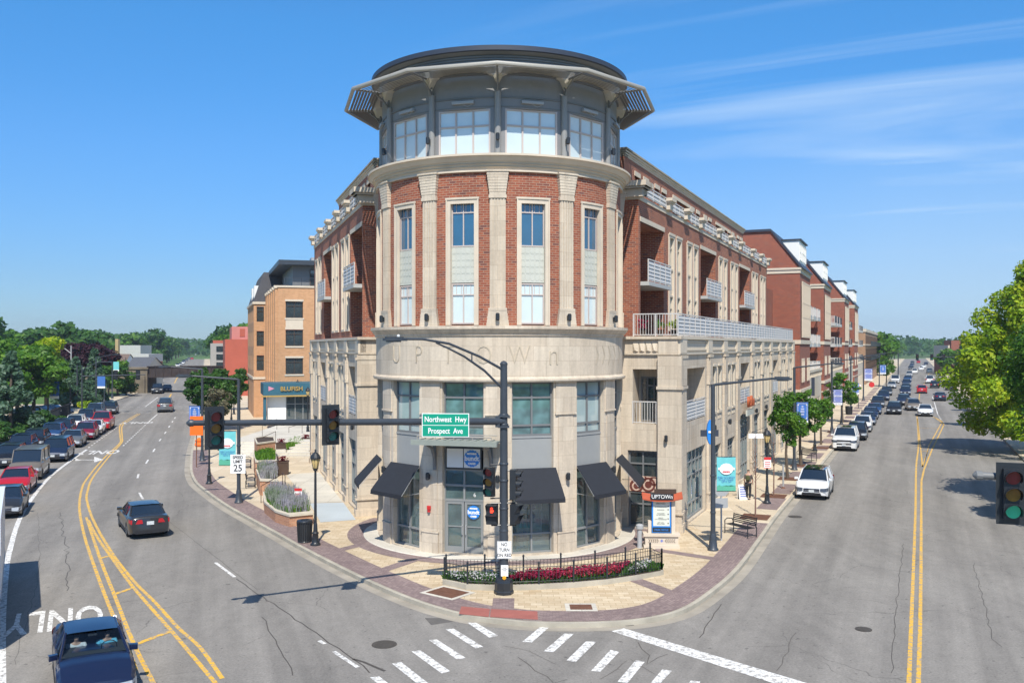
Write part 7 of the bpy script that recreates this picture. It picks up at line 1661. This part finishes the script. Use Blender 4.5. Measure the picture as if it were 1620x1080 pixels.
# left street traffic towards the camera
def hLat(p): 
    Y=p[1]; 
    s_=[( 24,(.50,-.86)),(36,(.46,-.89)),(52,(.36,-.93)),(70,(.31,-.95)),(110,(.31,-.95)),(180,(.32,-.947))]
    if Y<=24: return s_[0][1]
    for (a,b),(c,d) in zip(s_,s_[1:]):
        if Y<=c: t=(Y-a)/(c-a); return (b[0]*(1-t)+d[0]*t,b[1]*(1-t)+d[1]*t)
    return s_[-1][1]
for k,c,px,py,lb in [('sedan','red',18,785,'bright red car at the left edge beside the white line'),('van','brown',38,761,'big taupe van behind the red car'),('minivan','navy',83,732,'navy minivan behind the taupe van'),('sedan','grey',110,709,'grey sedan behind the navy minivan'),('suv','maroon',132,697,'maroon SUV in front of the red pickup'),('sedan','white',145,689,'white car half hidden behind the maroon SUV'),('pickup','red',157.5,681.5,'bright red pickup truck at the end of the near queue'),
 ('suv','black',7,742,'black SUV at the left edge in the second lane'),('suv','darkblue',27,722,'dark blue SUV in the second lane behind the black one at the edge'),('suv','black',49,711,'black SUV with bright lights in the second lane'),('suv','blue',78,699,'blue SUV in the second lane behind the black SUV'),('suv','navy',95,690.5,'navy SUV in the second lane before the white SUV'),('suv','white',115,682.5,'white SUV in the second lane of the left street'),('suv','navy',133,671,'navy SUV behind the white SUV in the second lane'),('minivan','slate',147.5,661.5,'slate minivan last but one in the second lane'),('suv','dgrey',171,656,'dark SUV by itself just before the far crosswalk'),
 ('pickup','black',248,623,'black pickup truck coming out from under the railway bridge'),('sedan','blue',263.5,620,'blue car beside the pickup under the railway bridge'),
 ('suv','white',281,581,'white car in the distant queue beyond the railway bridge'),('suv','silver',285,579,'silver car in the distant queue beyond the railway bridge'),('sedan','white',289,576,'second white car in the distant queue beyond the bridge'),('suv','navy',291,573.5,'navy car in the distant queue beyond the bridge'),('sedan','dgrey',295,571,'dark car in the distant queue beyond the bridge'),('van','white',309,562,'white van far up the left street'),('suv','slate',299,568.5,'slate car far up the left street')]:
    p=P(px,py); h=hLat(p)
    nm='car'; ct='car'
    if k=='pickup': nm='pickup_truck'; ct='pickup truck'
    if k in('van',): nm='van'; ct='van'
    car(k,c,p,h,lb,group='cars queuing on the left street',name=nm,cat=ct,simple=py<590)
car('sedan','dgrey',P(2,822),hLat(P(2,822)),'dark car cut off by the left edge beside the truck',group='cars queuing on the left street')
t=car('sedan','dgrey',P(238,852),(-.50,.866),'dark grey sedan driving away in the curve of the left street',rear=True,group='cars driving away on the left street')
car('pickup','grey',P(260.5,652.5),(TAN_L,1),'grey pickup truck driving away across the far crosswalk',rear=True,group='cars driving away on the left street',name='pickup_truck',cat='pickup truck')
car('suv','red',P(303.7,568.5),(TAN_L,1),'red vehicle far up the left street',rear=True,group='cars driving away on the left street',simple=True)
# white lorry at the left edge
h=Vector((.47,-.883,0)).normalized(); nrm=Vector((-h.y,h.x,0)); p0=Vector((-19.75,35.7,0)); c=p0+h*4.5+(-nrm if nrm.x>0 else nrm)*1.25
t=thing('box_truck','white box truck cut off by the left edge of the frame','truck',(c.x,c.y,0),math.atan2(h.y,h.x))
g=MB(); g.box(-4.5,3.2,-1.25,1.25,1.05,3.55); g.build('cargo_box',pbr('truck_white',(.72,.75,.78),.4,var=.05),t); g=MB(); g.box(-4.52,3.2,-1.27,1.27,.98,1.06); g.box(-4.53,-4.49,-1.27,1.27,3.5,3.58); g.build('box_trim',M['alum'],t)
g=MB(); g.box(3.4,5.6,-1.15,1.15,.7,2.7); g.build('cab',M['white'],t); g=MB(); g.box(-4.4,5.5,-.5,.5,.6,.98); g.build('chassis',M['black'],t)
wl_=MB(); wl_.lathe([(.25,-.14),(.46,-.15),(.5,-.1),(.5,.1),(.46,.15),(.25,.14)],n=22,axis='y'); wm_=wl_.mesh('wheel',M['tyre'],True)
for x_ in (-3.0,4.4):
    for s_ in (-1,1): put('wheel',wm_,t,(x_,s_*1.05,.5))
# near dark blue car with two people
C0=P(146,996,1.40); h=Vector((.47,-.883,0)).normalized()
fp=C0+h*(4.75/2-.18); fp.z=0
t=car('sedan','darkblue',(fp.x,fp.y,0),(h.x,h.y),'near dark blue car with two people behind its windscreen at the bottom left',group='cars queuing on the left street',nopane=True)
D=SPEC['sedan']; xw0,xr0,xr1,xw1=D[6:10]; wb_=D[1]/2*.93; wr_=D[1]/2*.70; zr=D[2]-.05; zh1=D[4]; zb=D[5]
g=MB(); nn=6
def arcw(x_,z_,w_,cv,i): t_=-1+2*i/nn; return (x_+cv*(1-t_*t_),t_*w_,z_)
for i in range(nn): g.quad(arcw(xw0-.02,zh1-.05,wb_*.96,.10,i),arcw(xw0-.02,zh1-.05,wb_*.96,.10,i+1),arcw(xr0,zr,wr_,.06,i+1),arcw(xr0,zr,wr_,.06,i))
g.build('windscreen',M['wind'],t)
g=MB()
for s_ in (1,-1):
    B=[(xw0-.02,s_*wb_*.96,zh1-.05),(xr0+.15,s_*wb_,zb-.03),(xr1,s_*wb_,zb-.03),(xw1,s_*wb_*.93,zb-.03)]; Tt=[(xr0,s_*wr_,zr),(xr0-.05,s_*wr_,zr+.005),(xr1,s_*wr_,zr),(xr1-.02,s_*wr_*.98,zr-.02)]
    for i in range(3): g.quad(B[i],B[i+1],Tt[i+1],Tt[i])
for i in range(nn): g.quad(arcw(xw1,zb-.03,wb_*.93,-.07,i),arcw(xw1,zb-.03,wb_*.93,-.07,i+1),arcw(xr1-.02,zr-.02,wr_*.98,-.04,i+1),arcw(xr1-.02,zr-.02,wr_*.98,-.04,i))
g.build('side_glass',M['gcar'],t)
# cut the body's deck under the cabin so the seats show: cabin floor shell sits above it
g=MB(); g.box(xw0-.45,xw0-.15,-.78,.78,zb+.03,zb+.06); g.build('dashboard',M['dark'],t); g=MB(); g.box(xw1+.15,xw0-.46,-.80,.80,zb+.0,zb+.035); g.build('cabin_floor',M['dark'],t)
g=MB(); g.box(-.95,-.75,-.62,-.12,zb-.0,zb+.34); g.box(-.95,-.75,.12,.62,zb,zb+.34); g.build('seat_backs',M['dark'],t)
g=MB(); g.box(xr0+.0,xr0+.04,-.11,.11,zr-.14,zr-.09); g.build('rear_mirror',M['dark'],t)
M4=Matrix.Translation(t.location)@Matrix.Rotation(t.rotation_euler.z,4,'Z')
def occupant(y_,shirt,hair,sk,label,wheel):
    w=M4@Vector((.08,y_,zb-.34)); o=thing('person',label,'person',tuple(w),t.rotation_euler.z,'people in the near car')
    V=[(-.12,0,.0),(-.1,0,.22),(-.07,0,.42),(-.04,0,.50),(-.02,0,.57),(0,0,.64),(-.08,.19,.40),(.12,.24,.22),(.40,.10 if not wheel else .15,.30),(.47,.09,.33),(-.08,-.19,.40),(.12,-.24,.22),(.40,-.10 if not wheel else -.15,.30),(.47,-.09,.33)]
    E=[(0,1),(1,2),(2,3),(3,4),(4,5),(2,6),(6,7),(7,8),(8,9),(2,10),(10,11),(11,12),(12,13)]
    body('body',V,E,[(.09,.11),(.09,.11),(.07,.09),.045,.072,.082,.04,.042,.032,.036,.04,.042,.032,.036],sk,o)
    body('shirt',[V[i] for i in (0,1,2,6,7,10,11)],[(0,1),(1,2),(2,3),(3,4),(2,5),(5,6)],[(.14,.18),(.14,.18),(.13,.165),.08,.065,.08,.065],shirt,o)
    body('hair',[(-.03,0,.65),(-.035,0,.70)]+([(-.07,0,.55)] if not wheel else []),[(0,1)]+([(0,2)] if not wheel else []),[.085,.075]+([.075] if not wheel else []),hair,o)
    for k in (9,13):
        w0=Vector(V[k])
        for f in range(4): body('finger',[tuple(w0),tuple(w0+Vector((.04,-.024+.016*f,.0))),tuple(w0+Vector((.065,-.024+.016*f,-.02)))],[(0,1),(1,2)],[.02,.010,.009],sk,o,1)
    g=MB(); g.box(.068,.075,-.05,.05,.635,.655); g.build('sunglasses',M['dark'],o)
    return o
occupant(.38,pbr('blue_tshirt',(.10,.36,.50),.9),pbr('dark_hair',(.03,.02,.015),.9),skin,'driver in a light blue T-shirt in the near blue car',True)
occupant(-.38,pbr('white_top',(.50,.50,.50),.9),pbr('brown_hair',(.05,.03,.02),.9),skin,'passenger in a white top in the near blue car',False)
g=MB(); R_w=.19
w=(.60,.38,zb+.10); pts=[(w[0]+.06*math.sin(a),w[1]+R_w*math.cos(a),w[2]+R_w*.85*math.sin(a)) for a in [2*math.pi*k/18 for k in range(19)]]; g.tube(pts,.014,6,False); g.build('steering_wheel',M['dark'],t)
# parking lot cars behind the left fence
for k,c,px,py,lb in [('suv','white',88,662,'white car in the small car park behind the left fence'),('sedan','navy',112,657,'navy car in the small car park behind the left fence'),('sedan','navy',28,676,'navy car glimpsed behind the hedge at far left')]:
    car(k,c,P(px,py),(1,-.1),lb,group='cars in the car park',name='parked_car',simple=True)
# far signal poles across the right street
for px,py,h_,d_,lb in ((1421,601,7.2,1,'far traffic signals across the right street reaching from the left'),(1545,601,7.2,-1,'far traffic signals with green lights reaching from the right')):
    p=P(px,py,.1); t=thing('traffic_signal_mast',lb,'traffic light',(p.x,p.y,.1)); g=MB(); g.tube([(0,0,0),(0,0,h_)],[.17,.14],8); g.tube([(0,0,h_-1.2),(d_*13,0,h_-1.0)],.09,6); g.build('pole',M['pole'],t)
    for x_ in (5,12): sighead(t,(d_*x_,-.2,h_-1.1),0,('red','amber','lit_green') if d_<0 else ('red','amber','green'),s_=1.3)
# ------------------------------------------------------------ trees
def crown(name,m,R,Hc,n,ls,clumps_=26,seed=1,shape='round',flat=.55,zb=0.,core=.25):
    r=np.random.default_rng(seed); pts=[]
    nc=clumps_
    u=r.normal(size=(nc,3)); u/=np.linalg.norm(u,axis=1)[:,None]; rad=r.uniform(.35,1.,nc)**.6*.80
    c=u*rad[:,None]; 
    if shape=='cone': c[:,2]=r.uniform(-1,1,nc); k=(1-c[:,2])/2*.85+.06; a=r.uniform(0,6.28,nc); c[:,0]=np.cos(a)*k*r.uniform(.6,1,nc); c[:,1]=np.sin(a)*k*r.uniform(.6,1,nc)
    cr=r.uniform(.12,.36,nc)*(1.0 if nc>20 else 1.25)
    if shape=='cone': cr=.10+.16*(1-c[:,2])/2
    if shape=='loose': c=u*r.uniform(.2,1.,nc)[:,None]**.5*.88; cr=r.uniform(.11,.24,nc)
    if shape=='tall':
        c[:,2]=r.uniform(-.95,1,nc); k=np.where(c[:,2]<-.35,.80,np.clip(1-((c[:,2]+.35)/1.38),0,1)**.75); a=r.uniform(0,6.28,nc); q=k*r.uniform(.25,1.05,nc); c[:,0]=np.cos(a)*q; c[:,1]=np.sin(a)*q; cr=r.uniform(.10,.24,nc)
    w=cr**2; w/=w.sum(); idx=r.choice(nc,n,p=w)
    d=r.normal(size=(n,3)); d/=np.linalg.norm(d,axis=1)[:,None]; rr=r.uniform(.45,1.08,n)**.7
    p=c[idx]+d*(cr[idx]*rr)[:,None]*np.array([1,1,flat+.25])
    P3=np.empty((n,3)); P3[:,0]=p[:,0]*R; P3[:,1]=p[:,1]*R; P3[:,2]=(p[:,2]*.5+.5)*Hc+zb
    nn=d*.7+r.normal(size=(n,3))*.55+np.array([0,0,.55]); nn/=np.linalg.norm(nn,axis=1)[:,None]
    t=np.cross(nn,r.normal(size=(n,3))); t/=np.linalg.norm(t,axis=1)[:,None]; b=np.cross(nn,t); s=ls*(r.uniform(.35,1.,n)**1.5*1.5)[:,None]
    V=np.empty((n,4,3)); V[:,0]=P3-t*s; V[:,1]=P3-b*s*.6; V[:,2]=P3+t*s; V[:,3]=P3+b*s*.6
    me=bpy.data.meshes.new(name); me.vertices.add(n*4); me.vertices.foreach_set('co',V.reshape(-1)); me.loops.add(n*4); me.loops.foreach_set('vertex_index',np.arange(n*4,dtype=np.int32)); me.polygons.add(n); me.polygons.foreach_set('loop_start',np.arange(0,n*4,4,dtype=np.int32)); me.update(calc_edges=True); me.materials.append(m)
    return me,c*np.array([R,R,Hc/2])+np.array([0,0,Hc/2+zb])
def trunk(name,h,r0,targets,m,n=9):
    g=MB(); g.tube([(0,0,0),(.03*h,.0,h*.5),(.0,.02*h,h)],[r0*1.15,r0*.85,r0*.6],8)
    for t_ in targets[:n]:
        s=Vector((0,0,h*random.uniform(.7,1))); e=Vector(t_); mid=s.lerp(e,.5)+Vector((0,0,-.1*(e-s).length)); g.tube([tuple(s),tuple(mid),tuple(e)],[r0*.5,r0*.28,r0*.08],5)
    return g.mesh(name,m)
def tree(name,label,px,py,R,h0,H,m,n,ls,seed,shape='round',group=None,base=None,clumps_=26,cat='tree',rt=None,z0=.15,pos=None):
    p=P(px,py,z0) if pos is None else Vector((pos[0],pos[1],z0)); t=thing(name,label,cat,(p.x,p.y,z0),seed*.7,group); cm,cc_=crown('crown',m,R,H-h0,n,ls,clumps_,seed,shape,zb=h0); put('crown',cm,t)
    put('trunk',trunk('trunk',h0+(H-h0)*(.35 if shape!='cone' else .9),rt or .06+R*.03,[c for c in cc_ if shape!='cone'],M['bark']),t); return t
tree('street_tree','round leafy street tree beside the blue banner lamp on the right pavement',1267,736,1.9,1.6,5.9,M['lf_green'],8500,.10,3,'loose',clumps_=60)
tree('street_tree','thin leafy street tree nearest the corner on the right pavement',1246,757,1.3,1.9,6.3,M['lf_green'],3800,.10,4,'loose',clumps_=42)
tree('street_tree','second leafy street tree behind the lavender banner',1333,668,2.2,1.7,6.0,M['lf_green'],6000,.13,5,'loose',clumps_=50)
tree('street_tree','thin sparse street tree by the third lamp',1299,703,1.2,2.0,4.4,M['lf_green'],1800,.12,6,clumps_=14)
tree('street_tree','small street tree far along the shopfronts',1402,611,2.4,2,7.5,M['lf_green'],2500,.22,7)
def sapling(px,py,label,h,seed,tipcol=None):
    random.seed(seed); p=P(px,py,.15); t=thing('bare_sapling',label,'tree',(p.x,p.y,.15),0,'bare saplings in the pavement'); g=MB(); g.tube([(0,0,0),(.02,.01,h*.5),(0,0,h)],[.045,.03,.01],6)
    for i in range(34):
        z_=h*random.uniform(.4,.95); a=random.uniform(0,6.28); l=random.uniform(.3,.75)*(1.1-z_/h*.6); e=(math.cos(a)*l*.55,math.sin(a)*l*.55,z_+l*.8); g.tube([(0,0,z_),(e[0]*.6,e[1]*.6,z_+l*.4),e],[.012,.008,.003],4,False)
    g.build('trunk',pbr('reddish_twigs',(.22,.13,.10),.9),t)
sapling(1195,816,'bare reddish sapling behind the bench',4.3,11); sapling(1224,784,'bare grey sapling beside the lantern lamp',4.2,12)
# big trees on the right
tree('big_tree','large yellow green tree leaning over the right pavement',0,0,6.8,1.6,15.2,M['lf_lime'],70000,.17,21,'tall',pos=(43.4,76),clumps_=150,rt=.24)
tree('big_tree','dark green tree at the right edge in front of the yellow green one',0,0,5.4,2.0,12.0,M['lf_green'],44000,.14,22,pos=(32.3,50.5),clumps_=120,rt=.22)
tree('big_tree','small yellow green tree beyond the big one on the right pavement',1573,674,3.2,2.6,8.5,M['lf_lime'],7000,.2,23)
tree('big_tree','green tree farther along the right pavement behind the big one',0,0,3.6,2.4,8.5,M['lf_green'],6000,.22,25,'loose',pos=(66,124),clumps_=40)
tree('big_tree','green tree farthest along the right pavement before the far signals',0,0,4.0,2.4,9,M['lf_green'],6000,.25,26,'loose',pos=(77,149),clumps_=40)
tree('big_tree','leafy tree outside the right edge shading the road',0,0,6.8,3.2,11.5,M['lf_green'],26000,.17,24,'loose',pos=(31.2,43),clumps_=50)
# left trees
tree('big_tree','big dark green street tree between the left pavement and the red building',0,0,3.0,1.3,7.2,M['lf_dark'],15000,.16,31,'loose',pos=(-31.5,97),clumps_=80)
tree('small_tree','reddish green ornamental tree beside the orange building',372,640,2.2,.8,5.6,M['lf_dark'],3500,.2,32,z0=.9)
tree('small_tree','bare brown shrub tree before the big street tree',0,0,1.5,1.0,5.0,pbr('brown_twig_leaves',(.12,.11,.06),.9),1500,.14,33,pos=(-29.5,92))
LT=[('bright green leafy tree with yellow tips in the left tree group',-56,104,5.2,2.2,9.6,'lf_green'),('tall bright green tree at the far left behind the spruce',-69,119,7,2.5,11.5,'lf_green'),('lime green tree in the middle of the left group',-63,124,4.6,2.5,10.2,'lf_lime'),('broad green tree behind the left banner',-58.5,112,5,2,9.2,'lf_green'),('dark green tree at the far left edge',-62,103,5.5,1.5,8.6,'lf_dark')]
for i,(lb,x_,y_,R,h0,H,mm) in enumerate(LT): tree('broadleaf_tree',lb,0,0,R,h0,H,M[mm],9000,.30,41+i,pos=(x_,y_),clumps_=34,rt=.25)
tree('purple_beech','dark purple copper beech beside the lawn',0,0,5.6,1.5,11.2,M['lf_purple'],16000,.28,51,pos=(-77,165),clumps_=40)
tree('spruce_tree','blue spruce at the far left edge behind the queue',0,0,3.0,.6,8.2,M['lf_spruce'],9000,.22,52,'cone',pos=(-49.5,90.5),clumps_=70)
tree('spruce_tree','blue spruce beside the curved signal pole',0,0,3.4,.5,7.2,M['lf_spruce'],9000,.24,53,'cone',pos=(-64,134),clumps_=70)
tree('spruce_tree','tall narrow blue spruce before the beech',0,0,2.6,.5,8.4,M['lf_spruce'],9000,.28,54,'cone',pos=(-66.5,146),clumps_=70)
for i,(px,py,R,H,mm,lb) in enumerate([(48,686,2.2,2.0,'lf_dark','long dark hedge beside the left pavement'),(65,682,1.8,2.2,'lf_dark','dark rounded hedge bush nearest the fence'),(84,674,1.0,1.0,'lf_dark','small round bush by the fence'),(92,671,.9,1.0,'lf_dark','second small round bush by the fence'),(8,700,2.0,2.3,'lf_dark','dark bush at the far left edge'),(138,650,1.2,1.6,'lf_lime','yellow green shrub by the signal pole'),(200,625,2.2,3.6,'lf_dark','dense shrub against the bridge wall'),(186,626,3.4,6.6,'lf_green','leafy tree by the bridge wall'),(172,627,3.4,6,'lf_dark','dark tree above the bridge wall')]):
    tree('shrub' if H<5 else 'broadleaf_tree',lb,px,py,R,.05 if H<5 else 1,H,M[mm],2600,.16 if H<5 else .3,61+i,clumps_=18,cat='shrub' if H<5 else 'tree')
# fence at the side street
p=P(80,676,.15); q=P(112,660,.15); L=(q-p).length; t=thing('metal_fence','dark metal fence round the small car park on the left','fence',tuple(p),math.atan2((q-p).y,(q-p).x)); g=MB(); 
for i in range(int(L/.28)): g.box(i*.28,i*.28+.03,-.02,.02,0,1.9)
g.box(0,L,-.03,.03,1.75,1.8); g.box(0,L,-.03,.03,.2,.25); g.build('pickets',M['black'],t)
p=P(36,669,.15); t=thing('low_wall','long low tan wall behind the left hedge','wall',tuple(p),R_(12)); g=MB(); g.box(0,4,0,.3,0,1.3); g.build('wall',M['kerb'],t); g=MB(); g.box(-.1,4.1,-.05,.35,1.3,1.42); g.build('coping',M['cream'],t)
# distant woodland made of individual trees sharing crowns
V_=[crown('crown',M[mm],5.,8.,1500,.55,16,100+i,zb=2.0)[0] for i,mm in enumerate(('lf_green','lf_dark','lf_green','lf_dark','lf_green','lf_lime'))]
TRm=trunk('trunk',4,.3,[],M['bark'])
rg=random.Random(5); cnt=0
def far(x_,y_,s_,zs=1.,mi=None):
    global cnt
    mi=mi if mi is not None else rg.choice((0,1,1,2,3,3,4))
    side='left' if x_<0 else 'right'
    kd=('green','dark green','green','dark green','green','lime green')[mi]; zn=('nearer' if y_<330 else 'middle' if y_<520 else 'farthest'); sd=('left of the left street' if x_<l0[0]+TAN_L*(y_-l0[1]) else 'right of the left street') if x_<0 else ('left of the right street' if x_<rx(y_) else 'right of the right street')
    t=thing('distant_tree','%s tree in the %s part of the distant belt %s'%(kd,zn,sd),'tree',(x_,y_,-.05),rg.uniform(0,6.28),'%s distant trees, %s part, %s'%(kd,zn,sd)); t.scale=(s_,s_,s_*zs); put('crown',V_[mi],t); put('trunk',TRm,t); cnt+=1
def okL(x_,y_): 
    xr=l0[0]+TAN_L*(y_-l0[1]); return not(xr-19<x_<xr+8)
# left belt: rows behind the beech and beyond the railway
def rx(y_): return r0[0]+TAN_R*(y_-r0[1])
for i in range(128):
    y_=200+ (rg.random()**1.2)*520; k=rg.uniform(-.62,-.365); x_=k*y_
    if okL(x_,y_) and not (-.46<k<-.385 and y_<390 ) and not(-.565<k<-.5 and y_<230): far(x_,y_,rg.uniform(1.15,1.5)*(1+y_/2500))
for i in range(26): y_=rg.uniform(240,700); x_=l0[0]+TAN_L*(y_-l0[1])+rg.uniform(9,26); far(x_,y_,rg.uniform(1.3,1.9))
for i in range(20): y_=rg.uniform(420,760); x_=l0[0]+TAN_L*(y_-l0[1])-rg.uniform(21,60); far(x_,y_,rg.uniform(1.3,1.7))
# right belt: both sides of the right street
def rx(y_): return r0[0]+TAN_R*(y_-r0[1])
for i in range(46): y_=275+rg.random()**1.3*480; far(rx(y_)-rg.uniform(6,46),y_,rg.uniform(1.2,1.6))
for i in range(40): y_=300+rg.random()**1.3*420; far(rx(y_)+rg.uniform(24,75),y_,rg.uniform(1.2,1.5))
for i in range(32): y_=215+rg.random()*150; far(rx(y_)+rg.uniform(18,40),y_,rg.uniform(.8,1.15))

# far wooded skyline as one mass
g=[]; r=np.random.default_rng(9); n=60000
Y=r.uniform(800,1700,n); k=r.uniform(-.62,.62,n); X=k*Y; hh=9+4*np.sin(X*.021)+3*np.sin(X*.057+1)+2.*np.sin(Y*.03)
Z=r.uniform(.0,1,n)**.6*(hh+4)
s=r.uniform(1.2,2.6,n)[:,None]; nn=r.normal(size=(n,3))+np.array([0,-.3,.5]); nn/=np.linalg.norm(nn,axis=1)[:,None]; t_=np.cross(nn,r.normal(size=(n,3))); t_/=np.linalg.norm(t_,axis=1)[:,None]; b_=np.cross(nn,t_); P3=np.stack([X,Y,Z],1)
V=np.empty((n,4,3)); V[:,0]=P3-t_*s; V[:,1]=P3-b_*s; V[:,2]=P3+t_*s; V[:,3]=P3+b_*s
me=bpy.data.meshes.new('woodland'); me.vertices.add(n*4); me.vertices.foreach_set('co',V.reshape(-1)); me.loops.add(n*4); me.loops.foreach_set('vertex_index',np.arange(n*4,dtype=np.int32)); me.polygons.add(n); me.polygons.foreach_set('loop_start',np.arange(0,n*4,4,dtype=np.int32)); me.update(calc_edges=True); me.materials.append(M['lf_dark'])
o=bpy.data.objects.new('woodland',me); C.objects.link(o); tag(o,'far-off wood along the whole horizon','wood',None,'stuff')
# plants on the corner terrace
def pot(x_,y_,label,m,seed,fr=FFR):
    v=fr.at(x_,y_,9.5); w=(v[0]+T.x,v[1]+T.y,9.5); t=thing('potted_plant',label,'potted plant',w); g=MB(); g.lathe([(.13,0),(.18,.3),(.2,.32)],n=12); g.build('pot',M['brown'],t); cm,_=crown('foliage',m,.32,.7,260,.05,8,seed,zb=.28); put('foliage',cm,t)
pot(-1.9,.7,'pink potted plant behind the open terrace railing',M['lf_pink'],71); pot(-1.1,.9,'leafy potted plant behind the open terrace railing',M['lf_green'],72); pot(-.4,.8,'tall leafy potted plant at the terrace corner',M['lf_lime'],73)
# haze
hz=MB(); hz.box(-1400,1400,-60,1900,-1.2,60); 
hm=bpy.data.materials.new('haze_air'); hm.use_nodes=True; tt=hm.node_tree; tt.nodes.clear(); oo=tt.nodes.new('ShaderNodeOutputMaterial'); pv=tt.nodes.new('ShaderNodeVolumePrincipled'); pv.inputs['Color'].default_value=(.75,.86,1,1); pv.inputs['Density'].default_value=.00025; pv.inputs['Anisotropy'].default_value=.2; lk(tt,pv.outputs[0],oo.inputs['Volume'])
HAZE=True
if HAZE: o=hz.build('haze',hm); tag(o,'thin summer haze in the air',None,None,'stuff')
